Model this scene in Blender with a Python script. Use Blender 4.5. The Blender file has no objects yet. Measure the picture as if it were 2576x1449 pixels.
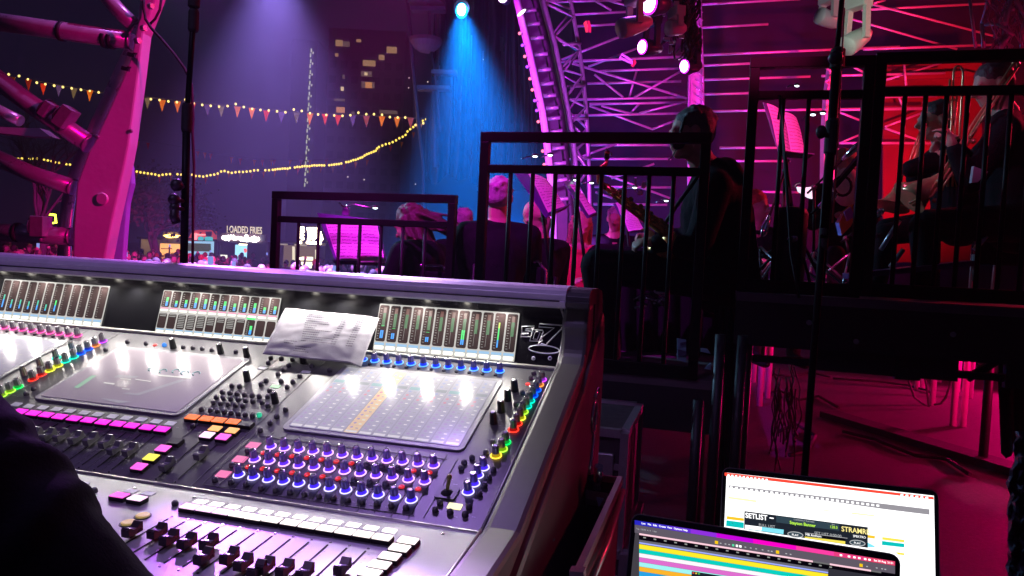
import bpy, bmesh, math, random
from mathutils import Vector, Matrix, noise
rnd = random.Random(7)
R = math.radians
V3 = Vector
scene = bpy.context.scene
COL = scene.collection
# ---------------------------------------------------------------- camera
F, CX, CY = 1860.0, 1288.0, 724.5          # focal length and centre on a 2576 px wide frame
CAM = V3((0, 0, 1.28))
_p, _r = R(-2.4), R(2.8)
_fw = V3((0, math.cos(_p), math.sin(_p))); _up0 = V3((0, -math.sin(_p), math.cos(_p))); _rt0 = V3((1, 0, 0))
_rt = _rt0 * math.cos(_r) + _up0 * math.sin(_r); _up = -_rt0 * math.sin(_r) + _up0 * math.cos(_r)
def ray(x, y): return _rt * ((x - CX) / F) + _up * ((CY - y) / F) + _fw
def P(x, y, d): return CAM + ray(x, y) * d
cam = bpy.data.cameras.new('camera'); camo = bpy.data.objects.new('camera', cam); COL.objects.link(camo)
cam.sensor_width = 36; cam.lens = 36 * F / 2576; cam.clip_start = .05; cam.clip_end = 600
m = Matrix((( _rt.x, _up.x, -_fw.x, CAM.x), (_rt.y, _up.y, -_fw.y, CAM.y), (_rt.z, _up.z, -_fw.z, CAM.z), (0, 0, 0, 1)))
camo.matrix_world = m
scene.camera = camo
# ---------------------------------------------------------------- world, view
w = bpy.data.worlds.new('World'); scene.world = w; w.use_nodes = True
nt = w.node_tree; nt.nodes.clear()
wo = nt.nodes.new('ShaderNodeOutputWorld'); bg = nt.nodes.new('ShaderNodeBackground')
tc = nt.nodes.new('ShaderNodeTexCoord'); sx = nt.nodes.new('ShaderNodeSeparateXYZ'); cr = nt.nodes.new('ShaderNodeValToRGB')
nt.links.new(tc.outputs['Generated'], sx.inputs[0]); nt.links.new(sx.outputs['Z'], cr.inputs[0])
cr.color_ramp.elements[0].position = 0; cr.color_ramp.elements[0].color = (.006, .004, .015, 1)
cr.color_ramp.elements[1].position = .5; cr.color_ramp.elements[1].color = (.006, .0045, .017, 1)
nt.links.new(cr.outputs[0], bg.inputs[0]); bg.inputs[1].default_value = 1.0
nt.links.new(bg.outputs[0], wo.inputs[0])
scene.view_settings.view_transform = 'Standard'; scene.view_settings.look = 'None'
scene.view_settings.exposure = 0; scene.view_settings.gamma = 1
try:
    scene.cycles.use_denoising = True; scene.cycles.max_bounces = 6; scene.cycles.diffuse_bounces = 2
    scene.cycles.glossy_bounces = 3; scene.cycles.volume_bounces = 0; scene.cycles.transparent_max_bounces = 8
    scene.cycles.transmission_bounces = 3; scene.cycles.sample_clamp_indirect = 3; scene.cycles.blur_glossy = 1
except Exception: pass
# console / stage axes (yawed 15.3 degrees)
_a = R(15.3)
Xc = V3((math.cos(_a), -math.sin(_a), 0)); Yc = V3((math.sin(_a), math.cos(_a), 0)); Zc = V3((0, 0, 1))
# ---------------------------------------------------------------- lamps
J0_ = P(1181, 1348, 1.0)
def spot(name, loc, target, energy, color, size=60, blend=.3, radius=.05):
    l = bpy.data.lights.new(name, 'SPOT'); l.energy = energy; l.color = color; l.spot_size = R(size); l.spot_blend = blend
    l.shadow_soft_size = radius
    o = bpy.data.objects.new(name, l); COL.objects.link(o); o.location = loc
    o.rotation_euler = (V3(target) - V3(loc)).to_track_quat('-Z', 'Y').to_euler(); return o
MAG = (1, .03, .62); PUR = (.62, .08, 1); RED = (1, .01, .16); BLU = (.05, .28, 1)
LIGHTS = True
spot('stage_lamp_pink', (4.6, .4, 3.6), P(285, 240, 4.2), 1900, (1, .0, .30), 26, .7, .08)
spot('stage_lamp_purple', P(1635, 10, 6.3) + V3((-.15, -.2, -.1)), P(300, 560, 3.4), 380, (.5, .08, 1), 40, .6, .08)
spot('stage_lamp_lilac', (-1.0, 4.4, 5.6), J0_ + V3((-.40, -.26, 0)), 520, (.50, .28, 1), 12, .7, .06)
spot('added_hood_spot', (-.75, 3.7, 2.35), P(1120, 706, 1.48), 420, (.72, .45, 1), 16, 1, .06)  # added spot from behind, brightens the hood top
spot('added_hood_spot', (-1.7, 4.0, 2.5), P(560, 680, 1.75), 330, (.55, .16, 1), 34, 1, .06)  # added violet spot for the left part of the hood
spot('added_brass_spot', (.2, .9, 4.8), P(2380, 420, 4.1), 270, (1, .12, .5), 10, .7, .04)  # added spot to brighten the trombone brass
spot('added_fill_lilac', (-1.9, -.6, 4.6), J0_ + V3((-.6, .45, .2)), 150, (.56, .36, 1), 46, .8, .35)  # added soft fill from behind the camera, no lamp seen there
spot('stage_lamp_band', (-2.0, 2.0, 5.2), P(1300, 560, 5), 1500, (.85, .02, .9), 34, .6, .06)
spot('rim_lamp_cool', (-4.2, 7.2, 4.0), P(1650, 480, 4.0), 800, (.30, .62, 1), 34, .6, .10)
spot('backlight_blue', P(1161, 30, 14), P(1200, 420, 14.6), 230000, (.0, .22, 1), 58, 1, .18)
spot('backlight_violet', P(690, -130, 16), P(690, 420, 16.5), 78000, (.36, .24, 1), 72, 1, .25)
spot('curtain_lamp_blue', P(1161, 20, 14.2), P(1260, 330, 20), 700, (.10, .30, 1), 60, .6, .2)
spot('floor_lamp_red', (5.4, 3.2, .70), (3.3, 7.4, 0.3), 800, (1, .0, .13), 100, .7, .15)
spot('floor_lamp_pink', (6.6, 8.0, .75), (4.0, 7.4, 0.2), 900, (1, .0, .18), 90, .6, .15)
spot('added_page_spot', (-.6, .8, 4.6), P(1975, 330, 3.9), 2400, (1, .03, .30), 9, .6, .05)  # added narrow spot to brighten the page in the tall railing
spot('added_page_spot', (-1.6, .4, 4.4), P(890, 605, 4.7), 800, (1, .05, .95), 9, .6, .05)  # added narrow spot to brighten the left stand's pages
spot('stage_lamp_red', (7.0, 6.5, 4.4), P(2350, 330, 4.6), 700, (1, .015, .07), 60, .6, .1)
spot('added_red_panel_spot', (4.6, 9.0, 3.2), P(2335, 420, 13.2), 1500, (1, .01, .03), 16, 1, .15)  # added spot, gives the red panel its haze-like falloff
spot('truss_lamp_magenta', (-2.6, 5.0, 3.0), P(1400, 230, 10), 2600, (.70, .02, 1), 40, .6, .1)
spot('truss_lamp_violet', (.4, 6.4, .9), P(1560, 230, 12.5), 1700, (.62, .08, .95), 60, .7, .1)
spot('truss_lamp_pink', (3.0, 6.2, 1.3), P(1900, 300, 12.5), 2000, (1, .02, .42), 50, .7, .1)
spot('truss_lamp_red', (4.8, 6.2, 2.0), P(2260, 240, 12.5), 5600, (1, .012, .06), 52, .7, .1)
spot('added_column_spot', (-1.0, 4.3, 5.6), P(60, 330, 4.2), 420, (.66, .20, 1), 50, .8, .06)  # added purple spot, puts a highlight on the tube tops
spot('fixture_white_spot', (1.0, 4.0, 1.6), P(1600, 60, 6.2), 900, (.8, 1, .85), 26, .6, .06)  # unseen white spot aimed at the moving heads
spot('fixture_white_spot', (1.6, 3.2, 2.6), P(2120, 80, 5.4), 110, (.85, 1, .85), 22, .6, .06)
spot('crowd_lamp', P(1300, -350, 9), P(420, 690, 20), 20000, (1, .02, .55), 34, .5, .1)
# ---------------------------------------------------------------- materials
MATS = {}
def mat(name, c=(.5, .5, .5), rough=.5, metal=0., emit=None, es=0., nz=0., ns=40., bump=0., bs=200., coat=0., spec=.5, brushed=None, sample=False, alpha=1.):
    if name in MATS: return MATS[name]
    m = bpy.data.materials.new(name); m.use_nodes = True; t = m.node_tree; b = t.nodes['Principled BSDF']
    b.inputs['Base Color'].default_value = (*c, 1); b.inputs['Roughness'].default_value = rough; b.inputs['Metallic'].default_value = metal
    b.inputs['Coat Weight'].default_value = coat; b.inputs['Coat Roughness'].default_value = .12; b.inputs['Specular IOR Level'].default_value = spec
    if alpha < 1: b.inputs['Alpha'].default_value = alpha
    if emit: b.inputs['Emission Color'].default_value = (*emit, 1); b.inputs['Emission Strength'].default_value = es
    if nz or bump:
        tc = t.nodes.new('ShaderNodeTexCoord'); n = t.nodes.new('ShaderNodeTexNoise'); n.inputs['Scale'].default_value = ns; n.inputs['Detail'].default_value = 5
        src = tc.outputs['Object']
        if brushed:
            mp = t.nodes.new('ShaderNodeMapping'); mp.inputs['Scale'].default_value = brushed; t.links.new(src, mp.inputs[0]); src = mp.outputs[0]
        t.links.new(src, n.inputs['Vector'])
        if nz:
            mx = t.nodes.new('ShaderNodeMix'); mx.data_type = 'RGBA'; mx.inputs['A'].default_value = (*[max(0, x * (1 - nz)) for x in c], 1)
            mx.inputs['B'].default_value = (*[min(1, x * (1 + nz)) for x in c], 1); t.links.new(n.outputs['Fac'], mx.inputs['Factor']); t.links.new(mx.outputs['Result'], b.inputs['Base Color'])
            mr = t.nodes.new('ShaderNodeMapRange'); mr.inputs['To Min'].default_value = max(.03, rough * (1 - nz)); mr.inputs['To Max'].default_value = min(1, rough * (1 + nz))
            t.links.new(n.outputs['Fac'], mr.inputs['Value']); t.links.new(mr.outputs[0], b.inputs['Roughness'])
        if bump:
            n2 = t.nodes.new('ShaderNodeTexNoise'); n2.inputs['Scale'].default_value = bs; n2.inputs['Detail'].default_value = 4; t.links.new(src, n2.inputs['Vector'])
            bp = t.nodes.new('ShaderNodeBump'); bp.inputs['Strength'].default_value = bump; bp.inputs['Distance'].default_value = .01
            t.links.new(n2.outputs['Fac'], bp.inputs['Height']); t.links.new(bp.outputs[0], b.inputs['Normal'])
    try: m.cycles.emission_sampling = 'AUTO' if sample else 'NONE'
    except Exception: pass
    MATS[name] = m; return m
def glow(name, c, s=1., sample=False): return mat(name, (.02, .02, .02), .6, emit=c, es=s, sample=sample)
# ---------------------------------------------------------------- mesh builder (world coordinates)
class MB:
    def __init__(s): s.v = []; s.f = []; s.mi = []; s.mats = []; s.cur = 0; s.smooth = []; s.sm = False
    def use(s, m, smooth=None):
        if m not in s.mats: s.mats.append(m)
        s.cur = s.mats.index(m)
        if smooth is not None: s.sm = smooth
        return s
    def add(s, vs, fs, sm=None):
        o = len(s.v); s.v += [V3(v) for v in vs]
        for f in fs: s.f.append([i + o for i in f]); s.mi.append(s.cur); s.smooth.append(s.sm if sm is None else sm)
        return s
    def quad(s, a, b, c, d): return s.add([a, b, c, d], [[0, 1, 2, 3]])
    def obox(s, c, ax, ay, az):            # centre + three half-axis vectors
        c = V3(c); vs = [c + ax * i + ay * j + az * k for k in (-1, 1) for j in (-1, 1) for i in (-1, 1)]
        return s.add(vs, [[0, 2, 3, 1], [4, 5, 7, 6], [0, 1, 5, 4], [2, 6, 7, 3], [0, 4, 6, 2], [1, 3, 7, 5]], False)
    def box(s, c, sx, sy, sz, X=V3((1, 0, 0)), Y=V3((0, 1, 0)), Z=V3((0, 0, 1))): return s.obox(c, X * sx / 2, Y * sy / 2, Z * sz / 2)
    def bar(s, a, b, wid, hgt, up=V3((0, 0, 1))):
        a = V3(a); b = V3(b); d = (b - a); L = d.length; d.normalize(); sd = d.cross(up)
        if sd.length < 1e-4: sd = d.cross(V3((0, 1, 0)))
        sd.normalize(); u = sd.cross(d); return s.obox((a + b) / 2, d * L / 2, sd * wid / 2, u * hgt / 2)
    def tube(s, a, b, r0, r1=None, n=10, caps=True):
        return s.path([a, b], [r0, r0 if r1 is None else r1], n, caps)
    def path(s, pts, r, n=8, caps=True, closed=False):
        pts = [V3(p) for p in pts]; m = len(pts)
        if not isinstance(r, (list, tuple)): r = [r] * m
        vs = []; prev = None
        for i, p in enumerate(pts):
            if closed: t = pts[(i + 1) % m] - pts[i - 1]
            else: t = pts[min(i + 1, m - 1)] - pts[max(i - 1, 0)]
            if t.length < 1e-9: t = V3((0, 0, 1))
            t.normalize()
            if prev is None:
                u = t.orthogonal().normalized()
            else:
                u = prev - t * prev.dot(t)
                if u.length < 1e-6: u = t.orthogonal()
                u.normalize()
            prev = u; w_ = t.cross(u)
            for k in range(n):
                a_ = 2 * math.pi * k / n; vs.append(p + (u * math.cos(a_) + w_ * math.sin(a_)) * r[i])
        fs = []
        for i in range(m if closed else m - 1):
            j = (i + 1) % m
            for k in range(n): fs.append([i * n + k, i * n + (k + 1) % n, j * n + (k + 1) % n, j * n + k])
        o = len(s.v); s.add(vs, fs, True)
        if caps and not closed:
            s.f.append([o + k for k in range(n)][::-1]); s.mi.append(s.cur); s.smooth.append(False)
            s.f.append([o + (m - 1) * n + k for k in range(n)]); s.mi.append(s.cur); s.smooth.append(False)
        return s
    def lathe(s, o, ax, prof, n=20, lobes=0, amp=0, ux=None):   # prof: (radius, height)
        o = V3(o); ax = V3(ax).normalized(); u = (ux or ax.orthogonal()).normalized(); w_ = ax.cross(u)
        vs = []; fs = []
        for (r, h) in prof:
            for k in range(n):
                a_ = 2 * math.pi * k / n; rr = r * (1 + (amp * (1 if k % 2 else -1) if lobes else 0)); vs.append(o + ax * h + (u * math.cos(a_) + w_ * math.sin(a_)) * rr)
        for i in range(len(prof) - 1):
            for k in range(n): fs.append([i * n + k, i * n + (k + 1) % n, (i + 1) * n + (k + 1) % n, (i + 1) * n + k])
        if prof[0][0] > 1e-6: fs.append(list(range(n))[::-1])
        if prof[-1][0] > 1e-6: fs.append([(len(prof) - 1) * n + k for k in range(n)])
        return s.add(vs, fs)
    def ball(s, c, rx, ry=None, rz=None, n=10, m=7, X=V3((1, 0, 0)), Y=V3((0, 1, 0)), Z=V3((0, 0, 1))):
        ry = ry or rx; rz = rz or rx; c = V3(c); vs = [c + Z * rz]; fs = []
        for i in range(1, m):
            th = math.pi * i / m
            for k in range(n):
                a_ = 2 * math.pi * k / n; vs.append(c + X * rx * math.sin(th) * math.cos(a_) + Y * ry * math.sin(th) * math.sin(a_) + Z * rz * math.cos(th))
        vs.append(c - Z * rz)
        for k in range(n): fs.append([0, 1 + k, 1 + (k + 1) % n])
        for i in range(m - 2):
            for k in range(n): fs.append([1 + i * n + k, 1 + (i + 1) * n + k, 1 + (i + 1) * n + (k + 1) % n, 1 + i * n + (k + 1) % n])
        L = len(vs) - 1
        for k in range(n): fs.append([L, 1 + (m - 2) * n + (k + 1) % n, 1 + (m - 2) * n + k])
        return s.add(vs, fs, True)
    def prism(s, pts, d):                # polygon (3D points) extruded by vector d
        n = len(pts); pts = [V3(p) for p in pts]; vs = pts + [p + d for p in pts]
        fs = [list(range(n))[::-1], [n + i for i in range(n)]] + [[i, (i + 1) % n, n + (i + 1) % n, n + i] for i in range(n)]
        return s.add(vs, fs, False)
    def build(s, name, parent=None, m=None, loc=None, bevel=0):
        me = bpy.data.meshes.new(name); off = wloc(parent) if parent else V3((0, 0, 0))
        if loc is not None: off = off if parent else V3(loc)
        me.from_pydata([v - off for v in s.v], [], s.f)
        mats = s.mats if s.mats else [m]
        for x in mats: me.materials.append(x if x else m)
        if len(mats) > 1: me.polygons.foreach_set('material_index', s.mi)
        me.polygons.foreach_set('use_smooth', s.smooth)
        bm = bmesh.new(); bm.from_mesh(me); bmesh.ops.recalc_face_normals(bm, faces=bm.faces); bm.to_mesh(me); bm.free()
        o = bpy.data.objects.new(name, me); COL.objects.link(o)
        if parent: o.parent = parent
        elif loc is not None: o.location = V3(loc)
        if bevel:
            b = o.modifiers.new('bevel', 'BEVEL'); b.width = bevel; b.segments = 2; b.limit_method = 'ANGLE'
        return o
def wloc(o):
    p = V3((0, 0, 0))
    while o: p = p + V3(o.location); o = o.parent
    return p
def tag(o, label=None, cat=None, group=None, kind=None):
    if label: o['label'] = label
    if cat: o['category'] = cat
    if group: o['group'] = group
    if kind: o['kind'] = kind
    return o
def thing(name, label, cat, loc, group=None):
    o = bpy.data.objects.new(name, None); COL.objects.link(o); o.location = V3(loc); o.empty_display_size = .1
    return tag(o, label, cat, group)
def inst(src, name, parent, pos, rot=None):
    o = src.copy(); COL.objects.link(o); o.name = name; o.parent = parent; o.location = V3(pos) - (wloc(parent) if parent else V3((0, 0, 0)))
    return o
def text_mesh(txt, size, o, X, Y, mb, ext=.0, align='LEFT', bold=0.):
    """flat lettering laid into builder mb: origin o, axes X (reading) and Y (up)"""
    cu = bpy.data.curves.new('t', 'FONT'); cu.body = txt; cu.size = size; cu.align_x = align; cu.extrude = ext; cu.offset = bold
    cu.resolution_u = 3
    ob = bpy.data.objects.new('t', cu); COL.objects.link(ob)
    bpy.context.view_layer.update()
    me = bpy.data.meshes.new_from_object(ob.evaluated_get(bpy.context.evaluated_depsgraph_get()))
    N = X.cross(Y); o = V3(o)
    mb.add([o + X * v.co.x + Y * v.co.y + N * v.co.z for v in me.vertices], [list(p.vertices) for p in me.polygons], False)
    bpy.data.objects.remove(ob); bpy.data.curves.remove(cu); bpy.data.meshes.remove(me)
# ---------------------------------------------------------------- common materials
BLACKM = mat('black_powder_coat', (.003, .003, .004), .5, spec=.14, nz=.3, ns=60)
BLACKP = mat('black_plastic', (.02, .02, .022), .45, nz=.2)
RUB = mat('rubber_black', (.012, .012, .012), .7, nz=.2)
STEEL = mat('galvanised_steel', (.42, .42, .44), .38, .75, nz=.25, ns=30)
CHROME = mat('chrome', (.75, .75, .78), .12, 1.)
BRASS = mat('brass_lacquer', (.85, .50, .14), .24, .8, nz=.1)
SKIN = mat('skin', (.52, .30, .22), .5, nz=.12, ns=30)
def smooth_pts(p, n=2):
    for _ in range(n):
        q = [p[0]]
        for a, b in zip(p[:-1], p[1:]): q += [a.lerp(b, .25), a.lerp(b, .75)]
        p = q + [p[-1]]
    return p
SUIT = mat('black_cloth', (.0045, .005, .008), .9, spec=.12, nz=.3, ns=25, bump=.3, bs=120)
PAPER = mat('paper_white', (.72, .71, .72), .8, nz=.05, ns=12)
# ================================================================ MIXING CONSOLE
J0 = P(1181, 1348, 1.0)                    # right end of the seam between fader bed and control surface
def mkplane(O, tilt):
    t = R(tilt); V = Yc * math.cos(t) + Zc * math.sin(t); N = Xc.cross(V)
    def hit(x, y, h=0.):
        d = ray(x, y); s = ((O + N * h - CAM).dot(N)) / d.dot(N); return CAM + d * s
    def pos(u, v, h=0.): return O + Xc * u + V * v + N * h
    def uv(x, y, h=0.):
        p = hit(x, y, h) - O; return p.dot(Xc), p.dot(V)
    return V, N, hit, pos, uv
Vm, Nm, mhit, mpos, muv = mkplane(J0, 20)
Vf, Nf, fhit, fpos, fuv = mkplane(J0, 5)
B0 = mpos(muv(1288, 917)[0], .4903); B0 = J0 + Vm * .4903
Vt, Nt, thit, tpos, tuv = mkplane(B0, 75)
UL, UR = -1.62, .018
con = thing('mixing_console', 'large angled digital mixing console with lit knobs, meters and touch screens', 'mixing console', J0 + V3((0, 0, -.35)) - Xc * .7)
C_PANEL = mat('console_panel', (.105, .10, .115), .36, .2, nz=.25, ns=50, brushed=(2, 60, 60), bump=.02, bs=300)
C_FRONT = mat('console_front_metal', (.26, .255, .275), .36, .45, nz=.12, ns=60, brushed=(1, 50, 50), bump=.02, bs=200)
C_TRIM = mat('console_trim', (.55, .54, .52), .3, .6, nz=.1)
C_CHEEK = mat('console_cheek_grey', (.12, .117, .12), .45, .1, nz=.12, ns=60)
C_HOOD = mat('console_hood', (.72, .68, .78), .36, .1, nz=.15, ns=40, coat=.3)
C_BLACK = mat('console_black_gloss', (.008, .008, .01), .24, nz=.2, ns=20)
C_GROOVE = mat('groove_black', (.01, .01, .01), .6)
# shell
b = MB()
b.prism([mpos(UL, 0), mpos(UL, .4903), mpos(UL, .4903) - Zc * .32, mpos(UL, 0) - Zc * .2 + Yc * .1], Xc * (UR - UL))
sh = b.build('control_surface', con, C_PANEL)
b = MB(); FV = -.245
b.prism([fpos(UL, 0, .003), fpos(UL, -.006, .005), fpos(UL, FV, .005), fpos(UL, FV, -.05), fpos(UL, 0, -.06)], Xc * (UR - UL - .001))
b.build('fader_bed', con, C_FRONT)
b = MB(); b.prism([fpos(UL, FV, .012), fpos(UL, FV - .05, .004), fpos(UL, FV - .075, -.03), fpos(UL, FV - .05, -.075), fpos(UL, FV, -.075)], Xc * (UR - UL + .06))
b.build('armrest', con, C_CHEEK, bevel=.012)
b = MB(); b.prism([tpos(UL, 0, -.002), tpos(UL, .128, -.002), tpos(UL, .128, -.05), tpos(UL, 0, -.05)], Xc * (UR - UL)); b.build('meter_bridge', con, C_BLACK)
# thin metal strip under the meters
b = MB(); b.bar(mpos(UL, .4835, .003), mpos(UR, .4835, .003), .006, .006, Nm); b.bar(fpos(UL, .001, .0065), fpos(UR, .001, .0065), .0022, .003, Nf); b.build('trim_strip', con, C_TRIM)
# hood : profile in (Yc, Z), extruded
LIPZ = 1.1865; LP = tpos(0, .124); LP = V3((LP.x, LP.y, 0)) - Xc * ((LP - J0).dot(Xc))
def hp(u, y, z): return V3((LP.x, LP.y, 0)) + Xc * u + Yc * y + Zc * z
prof = [(-.052, LIPZ), (-.058, LIPZ + .003), (-.060, LIPZ + .013), (-.057, LIPZ + .0145), (-.058, LIPZ + .016), (-.057, LIPZ + .026), (-.050, LIPZ + .034), (-.038, LIPZ + .0395), (-.02, LIPZ + .042), (.05, LIPZ + .041), (.10, LIPZ + .034), (.12, LIPZ + .01), (.12, LIPZ - .12), (.02, LIPZ - .12), (.02, LIPZ + .008), (-.044, LIPZ + .008), (-.046, LIPZ)]
hb = MB(); hb.prism([hp(UL, y, z) for y, z in prof], Xc * (UR + .012 - UL)); hood = hb.build('hood', con, C_HOOD, bevel=.0015)
b = MB(); pr2 = [(y + (.002 if y < 0 else 0), z + (-.002 if z > LIPZ + .02 else 0)) for y, z in prof]
b.prism([hp(UR + .012, y, z) for y, z in pr2], Xc * .045); b.build('hood_end_cap', con, mat('hood_cap_dark', (.05, .045, .055), .4, nz=.2), bevel=.008)
b = MB(); b.bar(hp(UL, -.0602, LIPZ + .0145), hp(UR, -.0602, LIPZ + .0145), .0015, .0016); b.build('hood_groove', con, C_GROOVE)
# cheek at the right end
def yz(u, y, z): return J0 + Xc * u + Yc * y + Zc * z
ck = [(-.30, -.06), (-.285, -.004), (-.26, .002), (0, .016), (.436, .182), (.452, .20), (.458, .235), (.452, .25), (.47, .292), (.60, .325), (.625, .25), (.64, -.02), (.56, -.10), (.15, -.22), (-.18, -.20)]
b = MB(); b.prism([yz(.020, y, z) for y, z in ck], Xc * .052); b.build('side_cheek', con, C_CHEEK, bevel=.012)
b = MB(); b.path([mpos(.018, -.002, .012), mpos(.018, .47, .012), tpos(.018, .012, .008), tpos(.024, .09, .008), tpos(.012, .118, .008)], .0024, 6); b.path([fpos(.017, 0, .012), fpos(.017, FV, .012)], .0022, 6)
b.build('edge_trim', con, C_TRIM)
# console side wall under the cheek, outside face
b = MB(); b.prism([yz(.062, y, z) for y, z in [(-.10, -.04), (.40, .14), (.60, .28), (.63, .2), (.63, -.16), (.16, -.34), (-.12, -.22)]], Xc * .02)
b.build('side_panel', con, mat('side_panel_dark', (.10, .09, .10), .4, nz=.2, ns=30), bevel=.01)
b = MB()
ec = yz(.0835, .52, .02)
b.path([ec + Yc * (.030 * math.cos(t)) + Zc * (.05 + .03 * math.sin(t)) for t in [k * math.pi / 6 for k in range(-3, 10)]], .004, 6)
b.path([ec + Yc * .02 + Zc * .05, ec - Yc * .01 + Zc * -.03, ec - Yc * .035 + Zc * -.06], .004, 6); b.path([ec - Yc * .02 + Zc * .09, ec + Yc * .03 + Zc * .10], .005, 6)
b.build('side_emblem', con, CHROME)
# stand / flight case under the console
b = MB(); b.obox(J0 + Xc * -.8 + Yc * .2 - Zc * .62, Xc * .8, Yc * .33, Zc * .28); b.build('base_case', con, RUB)
# --- down lights under the hood (they light the surface)
LEDM = glow('led_warm_white', (1, .93, .80), 14)
DL = .0885; ui = -.195
k = 0
while ui > UL + .05:
    p = hp(ui, -.026, LIPZ + .0078)
    l = bpy.data.lights.new('hood_led', 'SPOT'); l.energy = 1.25; l.color = (1, .94, .86); l.spot_size = R(152); l.spot_blend = .6; l.shadow_soft_size = .006
    o = bpy.data.objects.new('hood_led', l); COL.objects.link(o); o.location = p - Zc * .004; o.rotation_euler = (-Yc * .42 - Zc).to_track_quat('-Z', 'Y').to_euler()
    b = MB(); b.lathe(p, -Zc, [(.006, 0), (.006, .001), (.004, .0025), (.001, .003)], 10); b.build('downlight', con, LEDM)
    ui -= DL
ui = -.108
l = bpy.data.lights.new('hood_led', 'SPOT'); l.energy = 1.0; l.color = (1, .94, .86); l.spot_size = R(150); l.spot_blend = .6; l.shadow_soft_size = .006
o = bpy.data.objects.new('hood_led', l); COL.objects.link(o); o.location = hp(ui, -.026, LIPZ + .003); o.rotation_euler = (-Yc * .42 - Zc).to_track_quat('-Z', 'Y').to_euler()
# --- panel detail : joints, engraved lines, screws
b = MB()
def mline(a, c, w=.0008, h=.0008): b.bar(mpos(*a, h), mpos(*c, h), w, .0008, Nm)
for u in (-.455, -.56, -1.0, -1.09): mline((u, .006), (u, .478), .0014)
for i in range(13): mline((-.4125 + .0264 * i, .012), (-.4125 + .0264 * i, .176), .0005)
for i in range(12): mline((-.93 + .0275 * i, .01), (-.93 + .0275 * i, .135), .0005)
for v in (.0745, .117, .16): mline((-.43, v), (-.09, v), .0005)
mline((-.44, .022), (-.09, .022)); mline((-.44, .022), (-.44, .165)); mline((-.075, .022), (-.075, .165))
b.build('engraved_line', con, mat('engraving', (.16, .16, .17), .5))
# printed legends : small pale words beside the controls, fader scales
g = MB().use(mat('legend_pale', (.42, .42, .45), .6)); r6 = random.Random(2)
def word(pos, u, v, n, h, sc=1., V=None):
    x = u
    for _ in range(n): wd = r6.uniform(.0012, .0032) * sc; g.quad(pos(x, v, h), pos(x + wd, v, h), pos(x + wd, v + .0010 * sc, h), pos(x, v + .0010 * sc, h)); x += wd + .0007 * sc
for i in range(12):
    for v in (.0445, .086, .1275, .031): word(mpos, -.402 + .0264 * i, v, 2, .0009)
    word(mpos, -.385 + .02625 * i, .434, 2, .0009)
for i in range(60): word(mpos, r6.uniform(-.60, -.47), r6.uniform(.20, .46), r6.randint(1, 3), .0009)
for i in range(40): word(mpos, r6.uniform(-1.06, -.96), r6.uniform(.06, .44), r6.randint(1, 3), .0009)
for i in range(26): word(mpos, r6.uniform(-.068, -.005), r6.uniform(.03, .45), r6.randint(1, 3), .0009)
for i in range(34): word(mpos, -.93 + .0125 * i, .1535, 2, .0009)
for i in range(11):
    for k in range(9): word(mpos, -.875 + .0277 * i, .03 + .0115 * k, 1, .0009, .8)
g.use(mat('legend_dark', (.06, .06, .07), .6))
for i in range(12):
    for k in range(10): word(fpos, -.312 + .0197 * 0 + .0178 * 0 + (-.1 + .0283 * i - .0), -.10 - .0105 * k, 1, .0054, .8)
for i in range(12): word(fpos, -.415 + .0277 * i, -.055, 3, .0054)
lg = g.build('printed_legend', con)
# --- touch screens
C_BEZ = mat('screen_bezel', (.34, .34, .37), .35, .1, nz=.08)
C_GLASS = mat('screen_film', (.62, .56, .60), .13, nz=.05, ns=8, spec=.5)
C_GLASS2 = mat('screen_film_cool', (.60, .60, .68), .13, nz=.05, ns=8, spec=.5)
def rrect(pos, u0, u1, v0, v1, r, h, n=4):
    pts = []
    for cx_, cy_, a0 in ((u1 - r, v1 - r, 0), (u0 + r, v1 - r, 90), (u0 + r, v0 + r, 180), (u1 - r, v0 + r, 270)):
        for k in range(n + 1):
            a_ = R(a0 + 90 * k / n); pts.append(pos(cx_ + r * math.cos(a_), cy_ + r * math.sin(a_), h))
    return pts
def screen(u0, u1, v0, v1, glass, content, label):
    fr = MB().prism(rrect(mpos, u0, u1, v0, v1, .012, 0), Nm * .003).build('screen', con, C_BEZ, bevel=.001); fr['label'] = label
    g = MB().use(glass); g.prism(rrect(mpos, u0 + .010, u1 - .010, v0 + .010, v1 - .010, .004, .0031), Nm * .0006); content(g, u0 + .010, u1 - .010, v0 + .010, v1 - .010); g.build('screen_glass', fr)
def sglow(name, c, s):
    return mat(name, tuple(.42 + .25 * x for x in c), .13, emit=c, es=s, spec=.5)
S_TEAL = sglow('screen_teal', (.10, .42, .42), .42); S_RED = sglow('screen_red', (.75, .16, .22), .42); S_WHT = sglow('screen_white', (.8, .8, .72), .62)
S_LIL = sglow('screen_lilac', (.42, .30, .50), .45); S_BLU = sglow('screen_blue', (.25, .32, .55), .5); S_YEL = sglow('screen_amber', (.9, .62, .22), .55); S_GRN = sglow('screen_green', (.2, .6, .3), .4); S_GRY = sglow('screen_grey', (.36, .36, .38), .42)
S_BG = sglow('screen_dim', (.46, .46, .54), .42); S_DKT = sglow('screen_dark', (.16, .22, .24), .5)
def sq(g, m, uc, vc, du, dv, h=.0040): g.use(m).quad(mpos(uc - du / 2, vc - dv / 2, h), mpos(uc + du / 2, vc - dv / 2, h), mpos(uc + du / 2, vc + dv / 2, h), mpos(uc - du / 2, vc + dv / 2, h))
def disc(g, m, uc, vc, r, h=.0041, n=8): g.use(m).add([mpos(uc + r * math.cos(2 * math.pi * k / n), vc + r * math.sin(2 * math.pi * k / n), h) for k in range(n)], [list(range(n))])
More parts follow.
